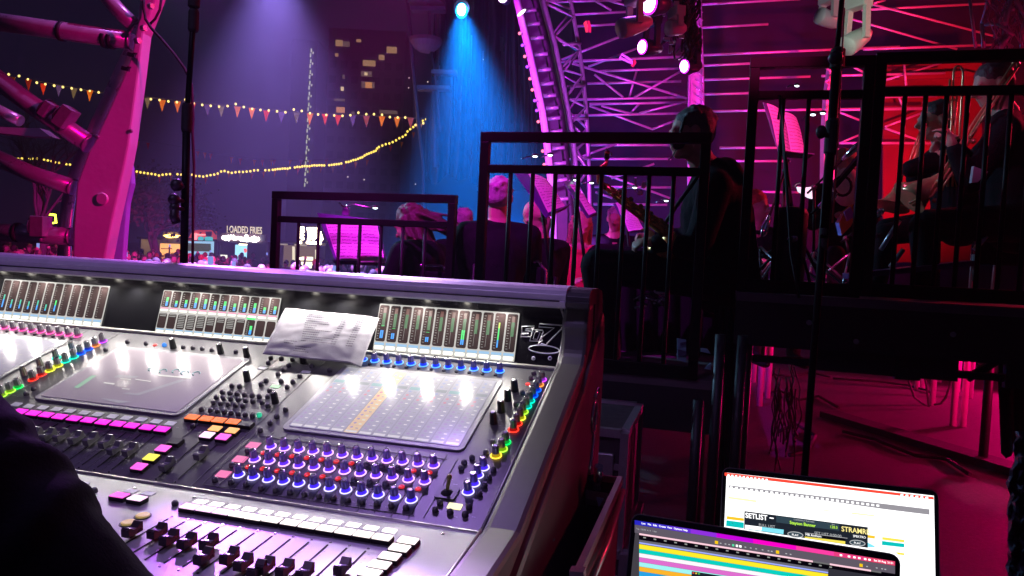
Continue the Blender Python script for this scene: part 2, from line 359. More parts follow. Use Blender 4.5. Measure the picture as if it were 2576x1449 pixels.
def strips(g, u0, u1, v0, v1):
    n = 12; p = (u1 - u0) / n; H = v1 - v0
    for i in range(n):
        uc = u0 + p * (i + .5)
        sq(g, S_YEL if i == 4 else S_BG, uc, (v0 + v1) / 2, p * .92, H * .985, .0038)
        sq(g, S_WHT, uc, v0 + H * .028, p * .8, H * .026, .0040)
        for j in range(15):
            v = v0 + H * (.075 + .0605 * j)
            if j == 11: sq(g, S_DKT if i % 3 else S_TEAL, uc, v, p * .8, H * .045); continue
            sq(g, S_WHT if (i * 7 + j * 3) % 4 else S_GRY, uc + p * .2, v, p * .22, H * .014)
            disc(g, (S_RED if j in (8, 9) else S_LIL if j < 8 else S_BLU), uc - p * .2, v + H * .008, p * .12)
            if j < 12: sq(g, S_GRY, uc, v - H * .026, p * .9, H * .0035, .0041)
        if i < 11: sq(g, S_GRY, u0 + p * (i + 1), (v0 + v1) / 2, p * .05, H * .97, .0039)
def splash(g, u0, u1, v0, v1):
    # pale emblem and green bar seen on the middle screen
    def q(a, m, off=(0, 0)): g.use(m).add([mpos(*muv(64 * 0 + x / 4, 724.5 + y / 4, .0042), .0042) for x, y in a], [list(range(len(a)))])
    q([(740, 1000), (920, 880), (975, 880), (790, 1008)], S_GRN)
    q([(1140, 900), (1190, 872), (1400, 888), (1360, 905)], S_GRY); q([(1045, 945), (1160, 960), (1150, 972), (1040, 958)], S_WHT)
    q([(1560, 865), (1925, 900), (1920, 912), (1600, 885)], S_WHT); q([(1880, 925), (1390, 1080), (1230, 1062), (1290, 1050), (1370, 1062), (1800, 925)], S_GRY)
    q([(1205, 905), (1320, 918), (1315, 926), (1210, 914)], S_WHT); q([(1355, 912), (1520, 935), (1515, 944), (1365, 922)], S_WHT); q([(1225, 1005), (1310, 1015), (1300, 1022), (1225, 1014)], S_WHT)
    q([(1000, 1105), (1130, 1120), (1330, 1145), (1200, 1158), (1120, 1140)], S_GRY)
    q([(1180, 930), (1330, 945), (1260, 1000), (1130, 985)], mat('emblem_pale', (.40, .37, .40), .3))
    for cx_, cy_ in ((1530, 815), (1640, 835), (1770, 835), (1860, 850), (1975, 860)):
        uc, vc = muv(cx_ / 4, 724.5 + cy_ / 4, .0042)
        g.use(S_TEAL).path([mpos(uc + .0075 * math.cos(t), vc + .0075 * math.sin(t), .0042) for t in [k * .6 for k in range(9)]], .0011, 4)
def faint(g, u0, u1, v0, v1):
    for i in range(12):
        for j in range(9): sq(g, S_GRY if (i + j) % 3 else S_LIL, u0 + (i + .5) * (u1 - u0) / 12, v0 + (j + .6) * (v1 - v0) / 10, .008, .004)
screen(-.405, -.073, .184, .424, C_GLASS2, strips, 'touch screen filled with channel strips and one amber column')
screen(-.943, -.613, .184, .412, C_GLASS, splash, 'touch screen showing a pale emblem')
screen(-1.412, -1.083, .186, .413, C_GLASS2, faint, 'touch screen at the far left')
# --- meter screens
MW = glow('meter_frame_light', (.72, .70, .66), .78, True); MD = mat('meter_dark', (.030, .020, .020), .16, emit=(.05, .035, .035), es=.35); M_LB = glow('meter_label', (1, 1, .88), 1.15)
M_BL = glow('meter_blue', (.04, .35, 1), 1.3); M_GR = glow('meter_green', (.05, .85, .18), 1.2); M_TE = glow('meter_teal', (.05, .65, .45), 1.); M_DG = glow('meter_dark_green', (.05, .28, .08), .55); M_DR = glow('meter_dark_red', (.30, .09, .07), .5)
M_TK = glow('meter_tick', (.5, .5, .47), .6); M_CY = glow('meter_cyan', (.35, .62, .9), .9); M_PK = glow('meter_pink', (.95, .35, .55), .9); M_YL = glow('meter_yellow', (.6, 1, .1), 1.3)
def tq(g, m, u0, u1, t0, t1, h): g.use(m).quad(tpos(u0, t0, h), tpos(u1, t0, h), tpos(u1, t1, h), tpos(u0, t1, h))
def meters(u0, u1, t0, t1, n, mode, label):
    g = MB().use(MW); g.prism(rrect(tpos, u0, u1, t0, t1, .002, 0), Nt * .0012); p = (u1 - u0) / n
    for i in range(n):
        a = u0 + p * i + p * .07; c = u0 + p * (i + 1) - p * .07; wd = c - a
        rows = [(t0, t1)] if mode != 'double' else [(t0, t0 + (t1 - t0) * .47), (t0 + (t1 - t0) * .49, t1)]
        for ri, (q0, q1) in enumerate(rows):
            H = q1 - q0; lab = H * (.14 if len(rows) == 1 else .17)
            g.use(MD); g.add(rrect(tpos, a, c, q0 + lab + H * .05, q1 - H * .03, wd * .18, .0016), [list(range(20))])
            g.use(M_LB); g.add(rrect(tpos, a, c, q0 + H * .02, q0 + lab * .75, wd * .15, .0017), [list(range(20))])
            tq(g, M_CY if (ri == 0) else M_PK, a, c, q0 + lab * .8, q0 + lab * 1.18, .0018)
            b0 = q0 + lab + H * .1; bh = q1 - H * .06 - b0
            if len(rows) == 1:
                for j in range(13): tq(g, M_TK, a + wd * .12, a + wd * (.26 if j % 2 else .34), b0 + bh * j / 13 + .0002, b0 + bh * j / 13 + .0012, .0019)
            if mode == 'right':
                if i != 10: tq(g, M_DR, a + wd * .45, a + wd * .75, b0 + bh * .8, b0 + bh * .97, .0018); tq(g, M_DG, a + wd * .45, a + wd * .75, b0 + bh * .38, b0 + bh * .8, .0018)
                lv = {0: (.27, 0), 1: (.2, 0), 4: (.17, 0), 7: (.18, .46), 10: (.25, .72)}.get(i)
                if lv:
                    for k in (0, 1):
                        x0 = a + wd * (.42 + .18 * k)
                        if i == 10 and k: continue
                        tq(g, M_BL, x0, x0 + wd * .13, b0 + bh * .03, b0 + bh * lv[0], .0020)
                        if lv[1]: tq(g, M_GR, x0, x0 + wd * .13, b0 + bh * lv[0], b0 + bh * lv[1], .0020)
                    if i == 10: tq(g, M_YL, a + wd * .42, a + wd * .55, b0 + bh * .6, b0 + bh * .76, .0021)
                    else: tq(g, M_GR, a + wd * .42, a + wd * .75, b0 + bh * (lv[0] + .14), b0 + bh * (lv[0] + .15), .0020)
                else: tq(g, M_TK, a + wd * .5, a + wd * .53, b0 + bh * .02, b0 + bh * .4, .0019)
            elif mode == 'left':
                if i < 7:
                    lv = (.52, .36, .38, .34, .40, .28, .45)[i]
                    tq(g, M_BL, a + wd * .48, a + wd * .66, b0 + bh * .06, b0 + bh * (lv - .18), .0020); tq(g, M_TE if i != 6 else M_GR, a + wd * .48, a + wd * .66, b0 + bh * (lv - .18), b0 + bh * lv, .0020)
            else:
                if ri == 1 or i == 9:
                    lv = (.6, .4, .5, .7, .65, .55, .6, .5, .55, .62, .4, .5)[i]
                    tq(g, M_BL, a + wd * .5, a + wd * .78, b0, b0 + bh * lv * .5, .0020); tq(g, M_GR, a + wd * .5, a + wd * .78, b0 + bh * lv * .5, b0 + bh * lv, .0020)
                    for j in range(7): tq(g, M_TK, a + wd * .15, a + wd * .34, b0 + bh * j / 7, b0 + bh * j / 7 + .0014, .0019)
                elif i < 10:
                    nl = (2, 2, 8, 8, 7, 5, 3, 6, 2, 7, 4, 6)[i]
                    for j in range(nl): tq(g, M_TK, a + wd * .12, a + wd * .9, q1 - H * (.10 + .085 * j), q1 - H * (.055 + .085 * j), .0019)
                if i == 9 and ri == 0: tq(g, M_GR, a, c, q1 - .001, q1 + .003, .0022)
    o = g.build('meter_screen', con); o['label'] = label
meters(-.3765, -.0722, .005, .1035, 12, 'right', 'meter screen of twelve tall strips beside the chrome badge')
meters(-.918, -.612, .002, .100, 12, 'double', 'meter screen split into two rows of short strips')
meters(-1.386, -1.069, .002, .100, 12, 'left', 'meter screen at the far left with teal levels')
# --- badge
bd = MB(); bd.quad(tpos(-.066, .002, .001), tpos(.017, .002, .001), tpos(.017, .12, .001), tpos(-.066, .12, .001)); bd = bd.build('badge_panel', con, C_BLACK)
def zt(pts, h=.003, ox=1288, oy=724.5): return [thit(ox + x / 4, oy + y / 4, h) for x, y in pts]
b = MB()
b.path(zt([(270, 388), (276, 360), (508, 374), (498, 412), (350, 560), (352, 578), (300, 560), (262, 580), (275, 548), (306, 530), (296, 500), (425, 402)]), .0015, 6, closed=True)
el = [(322 + 155 * math.cos(t), 618 + 40 * math.sin(t) + 12 * math.cos(t)) for t in [k * math.pi / 12 for k in range(24)]]
b.path(zt(el), .0014, 6, closed=True)
b.path(zt([(100, 386), (225, 381), (222, 405), (138, 414), (136, 428), (216, 440), (186, 492), (90, 488), (92, 466), (166, 460), (165, 450), (100, 445)]), .0012, 6, closed=True)
b.path(zt([(205, 420), (308, 424), (316, 442), (276, 536), (180, 532)]), .0012, 6, closed=True); b.path(zt([(232, 440), (284, 443), (256, 516), (212, 514)]), .0006, 5, closed=True)
for x in (216, 382): b.lathe(thit(1288 + x / 4, 724.5 + 708 / 4, .001), Nt, [(.0042, 0), (.0042, .001), (.0022, .0015), (.0022, 0)], 12)
b.build('badge_emblem', bd, mat('badge_chrome', (.88, .88, .90), .28, .35))
# --- knobs
KNOBM = mat('knob_silver', (.34, .34, .37), .3, .35, nz=.15); KNOBC = mat('knob_cap', (.62, .60, .62), .25, .9)
RINGC = {'blue': ((.0, .03, 1), (.10, .35, 1)), 'violet': ((.12, .02, .85), (.85, .45, 1)), 'indigo': ((.05, .01, .9), (.62, .55, 1)), 'pink': ((.3, .02, .15), (1, .10, .42)), 'purple': ((.2, .02, .4), (.55, .05, 1)), 'orange': ((.35, .08, .02), (1, .28, .05)),
         'dblue': ((0, .02, .5), (.0, .12, 1)), 'teal': ((0, .25, .2), (.0, .85, .5)), 'yellow': ((.3, .3, 0), (.8, .85, .05)), 'red': ((.3, .0, 0), (1, .04, .02)), 'green': ((0, .3, .03), (.0, .9, .12)), 'lime': ((.15, .3, 0), (.4, 1, .05)), 'amber': ((.4, .25, 0), (1, .65, .05))}
kb = MB().use(KNOBM); kb.lathe((0, 0, 0), Nm, [(.0062, .0005), (.0060, .004), (.0052, .0175), (.0048, .0190)], 18, 1, .055, ux=Xc); kb.use(KNOBC); kb.lathe((0, 0, 0), Nm, [(.0047, .0188), (.0047, .0202), (.0034, .0206), (.003, .0195)], 14)
K0 = kb.build('knob'); ksrc = K0.data; bpy.data.objects.remove(K0)
rsrc = {}
for n_, (sk, rg) in RINGC.items():
    g = MB().use(glow('skirt_' + n_, sk, 1.1)); g.lathe((0, 0, 0), Nm, [(.0072, .0003), (.0066, .0035), (.0063, .0065)], 14)  # ring light spill painted as a glowing skirt round the knob foot
    g.use(glow('ring_' + n_, rg, 2.2 if n_ not in ('violet', 'indigo') else 1.9, True)); g.path([Xc * .0086 * math.cos(t) + Vm * .0086 * math.sin(t) + Nm * .0012 for t in [k * math.pi / 10 for k in range(20)]], .0010, 5, closed=True)
    o = g.build('light_ring'); rsrc[n_] = o.data; bpy.data.objects.remove(o)
def mkobj(name, data, parent, pos):
    o = bpy.data.objects.new(name, data); COL.objects.link(o)
    o.parent = parent; o.location = V3(pos) - wloc(parent); return o
kglow = ksrc.copy(); kglow.materials[0] = mat('knob_blue_spill', (.22, .20, .32), .26, .45, emit=(.07, .03, .62), es=.10)  # blue ring light put into the knob body as faint emission
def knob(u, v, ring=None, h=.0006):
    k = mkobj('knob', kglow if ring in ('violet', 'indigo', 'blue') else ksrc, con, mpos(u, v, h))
    if ring: mkobj('light_ring', rsrc[ring], k, mpos(u, v, h))
for i in range(12):
    knob(-.3797 + .02625 * i, .4525 + .0004 * i, 'blue')
    knob(-.391 + .02596 * i, .1335 + .0006 * i, 'violet'); knob(-.3963 + .02658 * i, .0955 + .0003 * i, 'violet'); knob(-.3968 + .02635 * i, .0535, 'indigo')
def z0(x, y, h=.001): return muv(x / 4, 724.5 + y / 4, h)
def z2(x, y, h=.001): return muv(644 + x / 4, 724.5 + y / 4, h)
def z3(x, y, h=.001): return muv(1288 + x / 4, 724.5 + y / 4, h)
def z5(x, y, h=.001): return muv(x / 4, 1086.75 + y / 4, h)
def z6(x, y, h=.001): return muv(644 + x / 4, 1086.75 + y / 4, h)
for (x, y), c in zip([(1035, 540), (963, 580), (890, 618), (815, 660), (745, 700), (665, 740), (585, 785), (505, 830), (420, 875), (335, 920), (185, 1000), (105, 1042), (20, 1085)], ['purple', 'orange', 'dblue', 'dblue', 'teal', 'teal', 'yellow', 'yellow', 'red', 'red', 'green', 'lime', 'lime']): knob(*z0(x, y), c)
for (x, y), c in zip([(730, 625), (570, 705), (410, 790), (245, 880)], [None, 'teal', None, None]): knob(*z0(x, y), c)
for i in range(11): knob(*z0(785 - 92 * i * 1.0, 482 - 10.2 * i), 'pink')
for (x, y), c in zip([(300, 925), (272, 975), (245, 1030), (212, 1085), (180, 1140), (148, 1195), (112, 1250), (85, 1310), (50, 1368), (15, 1428)], ['purple', 'orange', 'dblue', 'dblue', 'teal', 'teal', 'lime', 'yellow', 'red', 'red']): knob(*z3(x, y), c)
for (x, y), c in zip([(2510, 105), (2475, 175), (2415, 240), (2290, 362), (2232, 440), (2195, 522), (2135, 605)], ['green', 'lime', 'amber', 'indigo', 'indigo', 'indigo', 'indigo']): knob(*z6(x, y), c)
# taller black encoders
eb = MB().use(BLACKP); eb.lathe((0, 0, 0), Nm, [(.0068, 0), (.0064, .005), (.0058, .021), (.005, .0225)], 16, 1, .04, ux=Xc); eb.use(KNOBC); eb.lathe((0, 0, 0), Nm, [(.0050, .0223), (.004, .0232), (.001, .0233)], 12)
o = eb.build('encoder'); esrc = o.data; bpy.data.objects.remove(o)
for p_ in [z0(1745, 600), z0(2222, 652), z0(2485, 690), z0(2490, 930), z2(475, 745), z2(195, 1150), z3(28, 1030), z2(2535, 1125), z2(2468, 1240), z2(2392, 1355)]: mkobj('encoder', esrc, con, mpos(*p_, 0))
# small round buttons
def btn_src(name, m):
    g = MB().use(m, True); g.lathe((0, 0, 0), Nm, [(.0046, 0), (.0048, .003), (.0042, .0058), (.0026, .0072), (.0004, .0076)], 12); g.sm = True
    g.smooth = [True] * len(g.f); o = g.build(name); d = o.data; bpy.data.objects.remove(o); return d
bblk = btn_src('b', mat('button_black_gloss', (.11, .10, .12), .24, spec=.8)); bred = btn_src('b', mat('button_red', (.55, .03, .03), .3, emit=(1, .03, .03), es=.6)); bblu = btn_src('b', glow('button_blue_lit', (.05, .3, 1), 1.)); bgrn = btn_src('b', glow('button_green_lit', (.02, .6, .35), .8))
g = MB().use(mat('button_red'), True); g.lathe((0, 0, 0), Nm, [(.0046, 0), (.0048, .0012), (.0040, .0024), (.0026, .0018), (.0004, .0016)], 12); g.smooth = [True] * len(g.f); o = g.build('b'); bred = o.data; bpy.data.objects.remove(o)
def rb(p_, d=bblk): mkobj('round_button', d, con, mpos(*p_, 0))
for x, y in [(1285, 548), (1470, 567), (1845, 602), (1943, 610), (2037, 618), (2133, 630), (2375, 650), (1065, 628), (2335, 990), (2412, 998), (2240, 1056), (2315, 1064), (2388, 1072), (2462, 1082), (2540, 1090), (2178, 1108), (2250, 1115), (2325, 1123), (2400, 1130), (2472, 1140), (2548, 1148), (2148, 1163), (2222, 1171), (2298, 1178), (2372, 1188), (2447, 1195), (2030, 1228), (2120, 1238), (2190, 1246), (2258, 1255), (2328, 1265), (2400, 1275), (2470, 1283), (2545, 1291), (1942, 1398)]: rb(z0(x, y))
rb(z0(1560, 574), bred); rb(z0(1655, 580), bblu)
for x, y in [(150, 712), (255, 718), (368, 728), (125, 760), (330, 787), (560, 795), (740, 838), (280, 829), (222, 873), (443, 893), (103, 938), (255, 945), (372, 953), (53, 977), (315, 1004), (140, 1040), (35, 1098), (120, 1103), (65, 1158), (120, 1193), (300, 1230), (210, 1303), (145, 1365), (45, 1440)]: rb(z2(x, y))
rb(z2(35, 1286), bgrn)
for i, (x, y) in enumerate([(75, 208), (217, 226), (362, 242), (510, 259), (657, 277), (808, 296), (960, 314), (1115, 335), (1268, 352), (1430, 370), (1585, 389), (1745, 408)]): rb(z6(x, y), bblk if 6 < i < 10 else bred)
for i, (x, y) in enumerate([(-80, 350), (67, 368), (212, 389), (363, 408), (515, 428), (668, 447), (825, 468), (985, 490), (1145, 510), (1305, 529), (1465, 551), (1632, 573)]): rb(z6(x, y), bblk if 6 < i < 10 else bred)
for i in range(11): rb(z6(55 + 145.5 * i, 575 + 19.8 * i))
extra = MB().use(mat('button_black_gloss'))   # the remaining small buttons, past a hundred of the kind
for f_, lst in ((z6, [(2315, 215), (2175, 270), (2095, 318), (2065, 372), (2385, 110), (2390, 392), (2345, 470), (2300, 552), (2250, 632), (1852, 722), (1805, 792), (1955, 815), (2145, 762), (2105, 838)]), (z3, [(218, 866), (190, 916), (105, 1061), (40, 1178)]), (z5, [(2495, 197), (2335, 342), (2165, 490), (2325, 514), (2480, 538)]), (z0, [(340, 1022), (265, 1072)])):
    for x, y in lst:
        p_ = mpos(*f_(x, y), 0); extra.lathe(p_, Nm, [(.0046, 0), (.0048, .003), (.0042, .0058), (.0026, .0072), (.0004, .0076)], 12)
extra.smooth = [True] * len(extra.f)
for i in range(12): extra.lathe(mpos(-.3797 + .02625 * i - .004, .4525 + .0004 * i - .016, 0), Nm, [(.0038, 0), (.0036, .003), (.0002, .0045)], 8)
for i in range(11): extra.lathe(mpos(z0(785 - 92 * i, 482 - 10.2 * i)[0] - .003, z0(785 - 92 * i, 482 - 10.2 * i)[1] - .015, 0), Nm, [(.0038, 0), (.0036, .003), (.0002, .0045)], 8)
o = extra.build('round_button_row', con); o['kind'] = 'stuff'
rb(z3(158, 966), bred)
# square keys
def key(pos, uvp, du, dv, m, base=True, h=.006, V=None, N=None):
    u, v = uvp; g = MB()
    if base: g.use(mat('key_dark_base', (.012, .006, .01), .5)); g.prism(rrect(pos, u - du / 2, u + du / 2, v - dv / 2, v + dv / 2, .0012, 0, 2), N * h)  # dark key body under the coloured face
    g.use(m); g.prism(rrect(pos, u - du / 2 * (.93 if base else 1), u + du / 2 * (.93 if base else 1), v - dv / 2 * (.9 if base else 1), v + dv / 2 * (.9 if base else 1), .0012, h if base else 0, 2), N * (.0012 if base else h))
    g.build('key', con)
def mk(uvp, du, dv, m, base=True, h=.006): key(mpos, uvp, du, dv, m, base, h, Vm, Nm)
def fk(uvp, du, dv, m, base=True, h=.006): key(fpos, uvp, du, dv, m, base, h, Vf, Nf)
K_MAG = glow('key_magenta', (1, .0, .75), 1.15); K_ORG = glow('key_orange', (1, .16, .02), 1.25); K_ORW = glow('key_orange_pale', (1, .42, .12), 1.4); K_PKW = glow('key_pink_white', (1, .62, .92), 1.5); K_WHT = glow('key_white_warm', (1, .88, .86), 1.5, True); K_YEL = glow('key_yellow', (.95, .85, .08), 1.2); K_MG2 = glow('key_magenta_pale', (1, .12, .75), 1.2)
K_GRY = mat('key_label_pale', (.55, .54, .62), .4, emit=(.6, .55, .75), es=.12); K_DRK = mat('key_dark', (.05, .05, .06), .4); K_PNK = glow('pad_pink', (1, .20, .48), .95); K_GRW = glow('label_green_white', (.6, .9, .6), .8); K_CRM = glow('key_cream', (1, .92, .55), 1.3)
for x, y in [(205, 1237), (335, 1255), (465, 1272), (600, 1290), (745, 1308), (890, 1325), (1035, 1345), (1185, 1362), (1325, 1380), (1480, 1398), (1630, 1416)]: mk(z0(x, y, .007), .0265, .0165, K_MAG)
for x, y in [(165, 1168), (290, 1186), (430, 1200), (570, 1216), (703, 1234), (848, 1252), (985, 1268), (1130, 1288), (1272, 1304), (1420, 1320), (1570, 1340), (1715, 1360)]: mk(z0(x, y, .001), .019, .0125, K_GRY, False, .001)
for (x, y), c in zip([(1935, 1295), (2075, 1310), (2205, 1325), (2345, 1340), (2475, 1362)], [K_ORG] * 4 + [K_DRK]): mk(z0(x, y, .007), .0255, .0165, c)
for (x, y), c in zip([(2165, 1410), (2335, 1430)], [K_ORW] * 2): mk(z0(x, y, .007), .0225, .0165, c)
for (x, y), c in zip([(2085, 25), (2245, 45), (1640, 160), (1520, 250), (1400, 342), (1760, 88)], [K_PKW, K_MG2, K_MG2, K_YEL, K_MG2, K_DRK]): mk(z5(x, y, .007), .0235, .0185, c)
for x, y in [(2550, 130), (2415, 270), (2250, 420)]: mk(z5(x, y, .001), .022, .016, K_PNK, False, .001)
mk(z6(2000, 745), .021, .0125, K_CRM, False, .0012)
for (x, y), c in zip([(65, 805), (500, 843), (195, 988)], [K_GRY, K_GRY, K_GRW]): mk(z2(x, y), .019, .010, c, False, .001)
def f5(x, y, h=.005): return fuv(x / 4, 1086.75 + y / 4, h)
def f6(x, y, h=.005): return fuv(644 + x / 4, 1086.75 + y / 4, h)
def fpb(h0):
    return lambda u, v, h=0.: fpos(u, v, h + h0)
fps = fpb(.005)
K_WSM = glow('key_white_small', (1, .90, .95), 1.5, True)
for p_ in [f5(2020, 705), f5(2180, 730), f5(2345, 755), f5(2510, 780)] + [f6(100, 808), f6(270, 832), f6(445, 858), f6(620, 885), f6(798, 912), f6(980, 938), f6(1160, 968), f6(1347, 996)]: key(fps, p_, .0195, .0120, K_WSM, False, .0012, Vf, Nf)
for i, p_ in enumerate([f5(1910, 745, .012), f5(2075, 770, .012), f5(2240, 797, .012), f5(2405, 824, .012), f5(2565, 852, .012), f6(165, 876, .012), f6(350, 905, .012), f6(530, 935, .012), f6(712, 964, .012), f6(898, 994, .012), f6(1083, 1023, .012), f6(1272, 1053, .012)]): key(fps, p_, .0265, .0175, K_PKW if i < 3 else K_WHT, True, .006, Vf, Nf)
for p_ in [f6(1530, 1085, .012), f6(1445, 1160, .012), f6(1345, 1243, .012), f6(1245, 1328, .012), f6(1150, 1410, .012)]: key(fps, p_, .0270, .0190, K_WHT, True, .006, Vf, Nf)
for p_, c in [(f5(1205, 630, .012), K_MG2), (f5(1380, 660, .012), K_PKW)]: key(fps, p_, .0255, .0175, c, True, .006, Vf, Nf)
for p_ in [f5(1320, 597), f5(1495, 622), f5(830, 520)]: key(fps, p_, .019, .012, K_GRY, False, .001, Vf, Nf)
key(fps, f5(880, 650), .021, .015, K_GRW, False, .001, Vf, Nf)
for p_ in (f5(955, 605), f5(1765, 735)): mkobj('round_button', bblk, con, fpos(*p_, .005))
for p_ in (f5(1437, 850), f5(1290, 922)):
    g = MB().use(BLACKP); g.lathe(fpos(*p_, .005), Nf, [(.0115, 0), (.0115, .0008)], 18); g.use(mat('amber_pad', (.75, .55, .18), .4, emit=(1, .75, .2), es=.25)); g.lathe(fpos(*p_, .0056), Nf, [(.009, 0), (.009, .002), (.007, .0028)], 18); g.build('oval_button', con)
# fader slots and caps
SLOT = mat('fader_slot', (.002, .002, .002), .8); SCRW = mat('screw', (.8, .8, .8), .2, 1.)
def slot(pos, u, v0, v1, w, N, h):
    g = MB().use(SLOT); g.prism(rrect(pos, u - w / 2, u + w / 2, v0, v1, w / 2.2, h, 2), N * .0004)
    g.use(SCRW); g.lathe(pos(u, v1 + .007, h), N, [(.0022, 0), (.0018, .0006)], 8); g.lathe(pos(u, v0 - .007, h), N, [(.0022, 0), (.0018, .0006)], 8)
    g.build('fader_slot', con)
CAPM = mat('fader_cap', (.055, .035, .045), .28, .3, nz=.2); CAPL = mat('fader_cap_edge', (.75, .72, .78), .25, .8); CAPS = mat('fader_cap_silver', (.30, .30, .31), .3, .6)
def capdata(V, N, edge):
    g = MB().use(CAPM if not edge else CAPS); sd = [(-.0125, .004), (-.0125, .014), (-.0095, .0155), (-.003, .0115), (0, .0110), (.003, .0115), (.0095, .0175), (.0125, .0165), (.0125, .004)]
    g.prism([Xc * -.0058 + V * y + N * z for y, z in sd], Xc * .0116); g.use(CAPL); g.obox(N * .0115 + V * 0, Xc * .0052, V * .0012, N * .0004); g.use(RUB); g.obox(N * .002, Xc * .001, V * .004, N * .003)
    o = g.build('cap'); d = o.data; bpy.data.objects.remove(o); return d
capF = capdata(Vf, Nf, False); capM = capdata(Vm, Nm, True)
tops = [f5(1735, 850), f5(1900, 877), f5(2070, 905), f5(2245, 932), f5(2420, 962), f6(20, 990), f6(200, 1020), f6(380, 1050), f6(565, 1080), f6(755, 1108), f6(945, 1140), f6(1135, 1168)]
caps = [f5(1330, 985, .014), f5(1550, 995, .014), f5(1665, 1060, .014), f5(1850, 1095, .014), f5(2065, 1105, .014), f5(2050, 1255, .014), f5(2310, 1250, .014), f5(2450, 1315, .014), f5(2585, 1385, .014), f6(95, 1350, .014), f6(290, 1378, .014), f6(490, 1410, .014), f6(835, 1355, .014)]
for i, (u, v) in enumerate(tops): slot(fpos, u, v - .112, v - .008, .0026, Nf, .0052)
us = [t[0] for t in tops]
for u, v in caps:
    uu = min(us, key=lambda a: abs(a - u)); uu = uu if abs(uu - u) < .006 else u
    mkobj('fader_cap', capF, con, fpos(uu, v, .005))
for x, y in [(480, 15), (610, 22), (760, 45), (910, 58), (1065, 85), (1155, 150), (1305, 165), (1675, 310), (2020, 200), (340, 5), (205, -15)]:
    u, v = z5(x, y, .012); mkobj('fader_cap', capM, con, mpos(u, v, 0)); slot(mpos, u, .024, .122, .0022, Nm, .0006)
# joystick
u, v = z6(1920, 620); g = MB().use(mat('joystick_plate', (.10, .10, .11), .4, .3)); g.prism(rrect(mpos, u - .016, u + .016, v - .013, v + .015, .004, 0), Nm * .003); g.use(RUB); g.lathe(mpos(u, v, .003), Nm, [(.009, 0), (.006, .003), (.003, .005)], 12)
g.use(mat('lever_brass', (.35, .33, .12), .3, .6)); g.tube(mpos(u, v, .004), mpos(u + .004, v + .006, .026), .002, .0035, 8); g.ball(mpos(u + .004, v + .006, .027), .004, n=8, m=5); g.build('joystick', con)
# countersunk screws
g = MB().use(SCRW)
for p_ in [z6(570, 835, 0), z6(640, 775, 0), z6(1925, 965, 0), z5(1430, 512, 0), z5(2040, 605, 0)]: g.lathe(mpos(*p_, .0003), Nm, [(.0028, 0), (.002, .0008)], 8)
for p_ in [f6(1880, 1030), f5(1955, 660), f5(1360, 567)]: g.lathe(fpos(*p_, .0055), Nf, [(.0028, 0), (.002, .0008)], 8)
g.build('screw', con)
# --- crumpled set list lying on the console
def paperpt(s, t):
    a = P(718, 775, 1.585); b_ = P(953, 798, 1.527); c = P(903, 913, 1.445); d = P(659, 888, 1.505)
    p = a.lerp(b_, s).lerp(d.lerp(c, s), t); n = (b_ - a).cross(d - a).normalized() * -1
    q = noise.noise(V3((s * 3.1, t * 2.1, 3))) * .0012 + noise.noise(V3((s * 11, t * 8, 9))) * .0004 + abs(noise.noise(V3((s * 5 + t * 5, t * 4 - s * 3, 1)))) * .0016
    q -= .012 * max(0, s - .9) * 10 * (.3 + .7 * t) + .004 * max(0, t - .72) * 3
    return p + n * q, n
g = MB().use(mat('set_list_stock', (.50, .48, .53), .85, nz=.06, ns=10), True); NS, NT = 56, 34; vs = []; fs = []
for j in range(NT + 1):
    for i in range(NS + 1): vs.append(paperpt(i / NS, j / NT)[0])
for j in range(NT):
    for i in range(NS): a = j * (NS + 1) + i; fs.append([a, a + 1, a + NS + 2, a + NS + 1])
g.add(vs, fs, True); o = g.build('set_list_paper', None, None, P(718, 775, 1.58)); tag(o, 'crumpled white printed set list propped on the mixing console', 'paper')
sm = o.modifiers.new('thick', 'SOLIDIFY'); sm.thickness = .0004
g = MB().use(mat('ink', (.17, .16, .19), .8)); r2 = random.Random(3)
def dash(s0, s1, t):
    k = max(1, int((s1 - s0) / .02)); 
    for i in range(k):
        a = s0 + (s1 - s0) * i / k; c = s0 + (s1 - s0) * (i + .86) / k; q = []
        for (x, y) in ((a, t - .008), (c, t - .008), (c, t + .008), (a, t + .008)):
            p_, n_ = paperpt(x, y); q.append(p_ - n_ * .0008 * (1 if n_.dot(CAM - p_) < 0 else -1))
        g.quad(*q)
for i in range(13):
    t = .09 + .048 * i; s0 = .26 + .006 * i
    dash(s0, s0 + r2.uniform(.12, .34), t); dash(.64, .70, t + .01); dash(.80, .87, t + .015)
for i, (a, c) in enumerate([(.16, .3), (.17, .27), (.30, .47), (.31, .42), (.30, .46)]): dash(a, c, .70 + .045 * i)
g.build('printing', o)
# ================================================================ GROUND, FLOOR
def S(a, b, z=0.): return Xc * a + Yc * b + Zc * z
g = MB(); g.quad((-320, -60, -.95), (320, -60, -.95), (320, 420, -.95), (-320, 420, -.95)); o = g.build('ground', None, mat('tarmac', (.035, .033, .036), .8, nz=.4, ns=.6, bump=.3, bs=60)); o['kind'] = 'structure'
FLM = mat('stage_deck_vinyl', (.075, .06, .062), .62, nz=.5, ns=40, bump=.35, bs=160)
g = MB(); g.obox(S(4.4, 4.5, -.475), Xc * 8.6, Yc * 8.4, Zc * .473); o = g.build('floor', None, FLM); o['kind'] = 'structure'
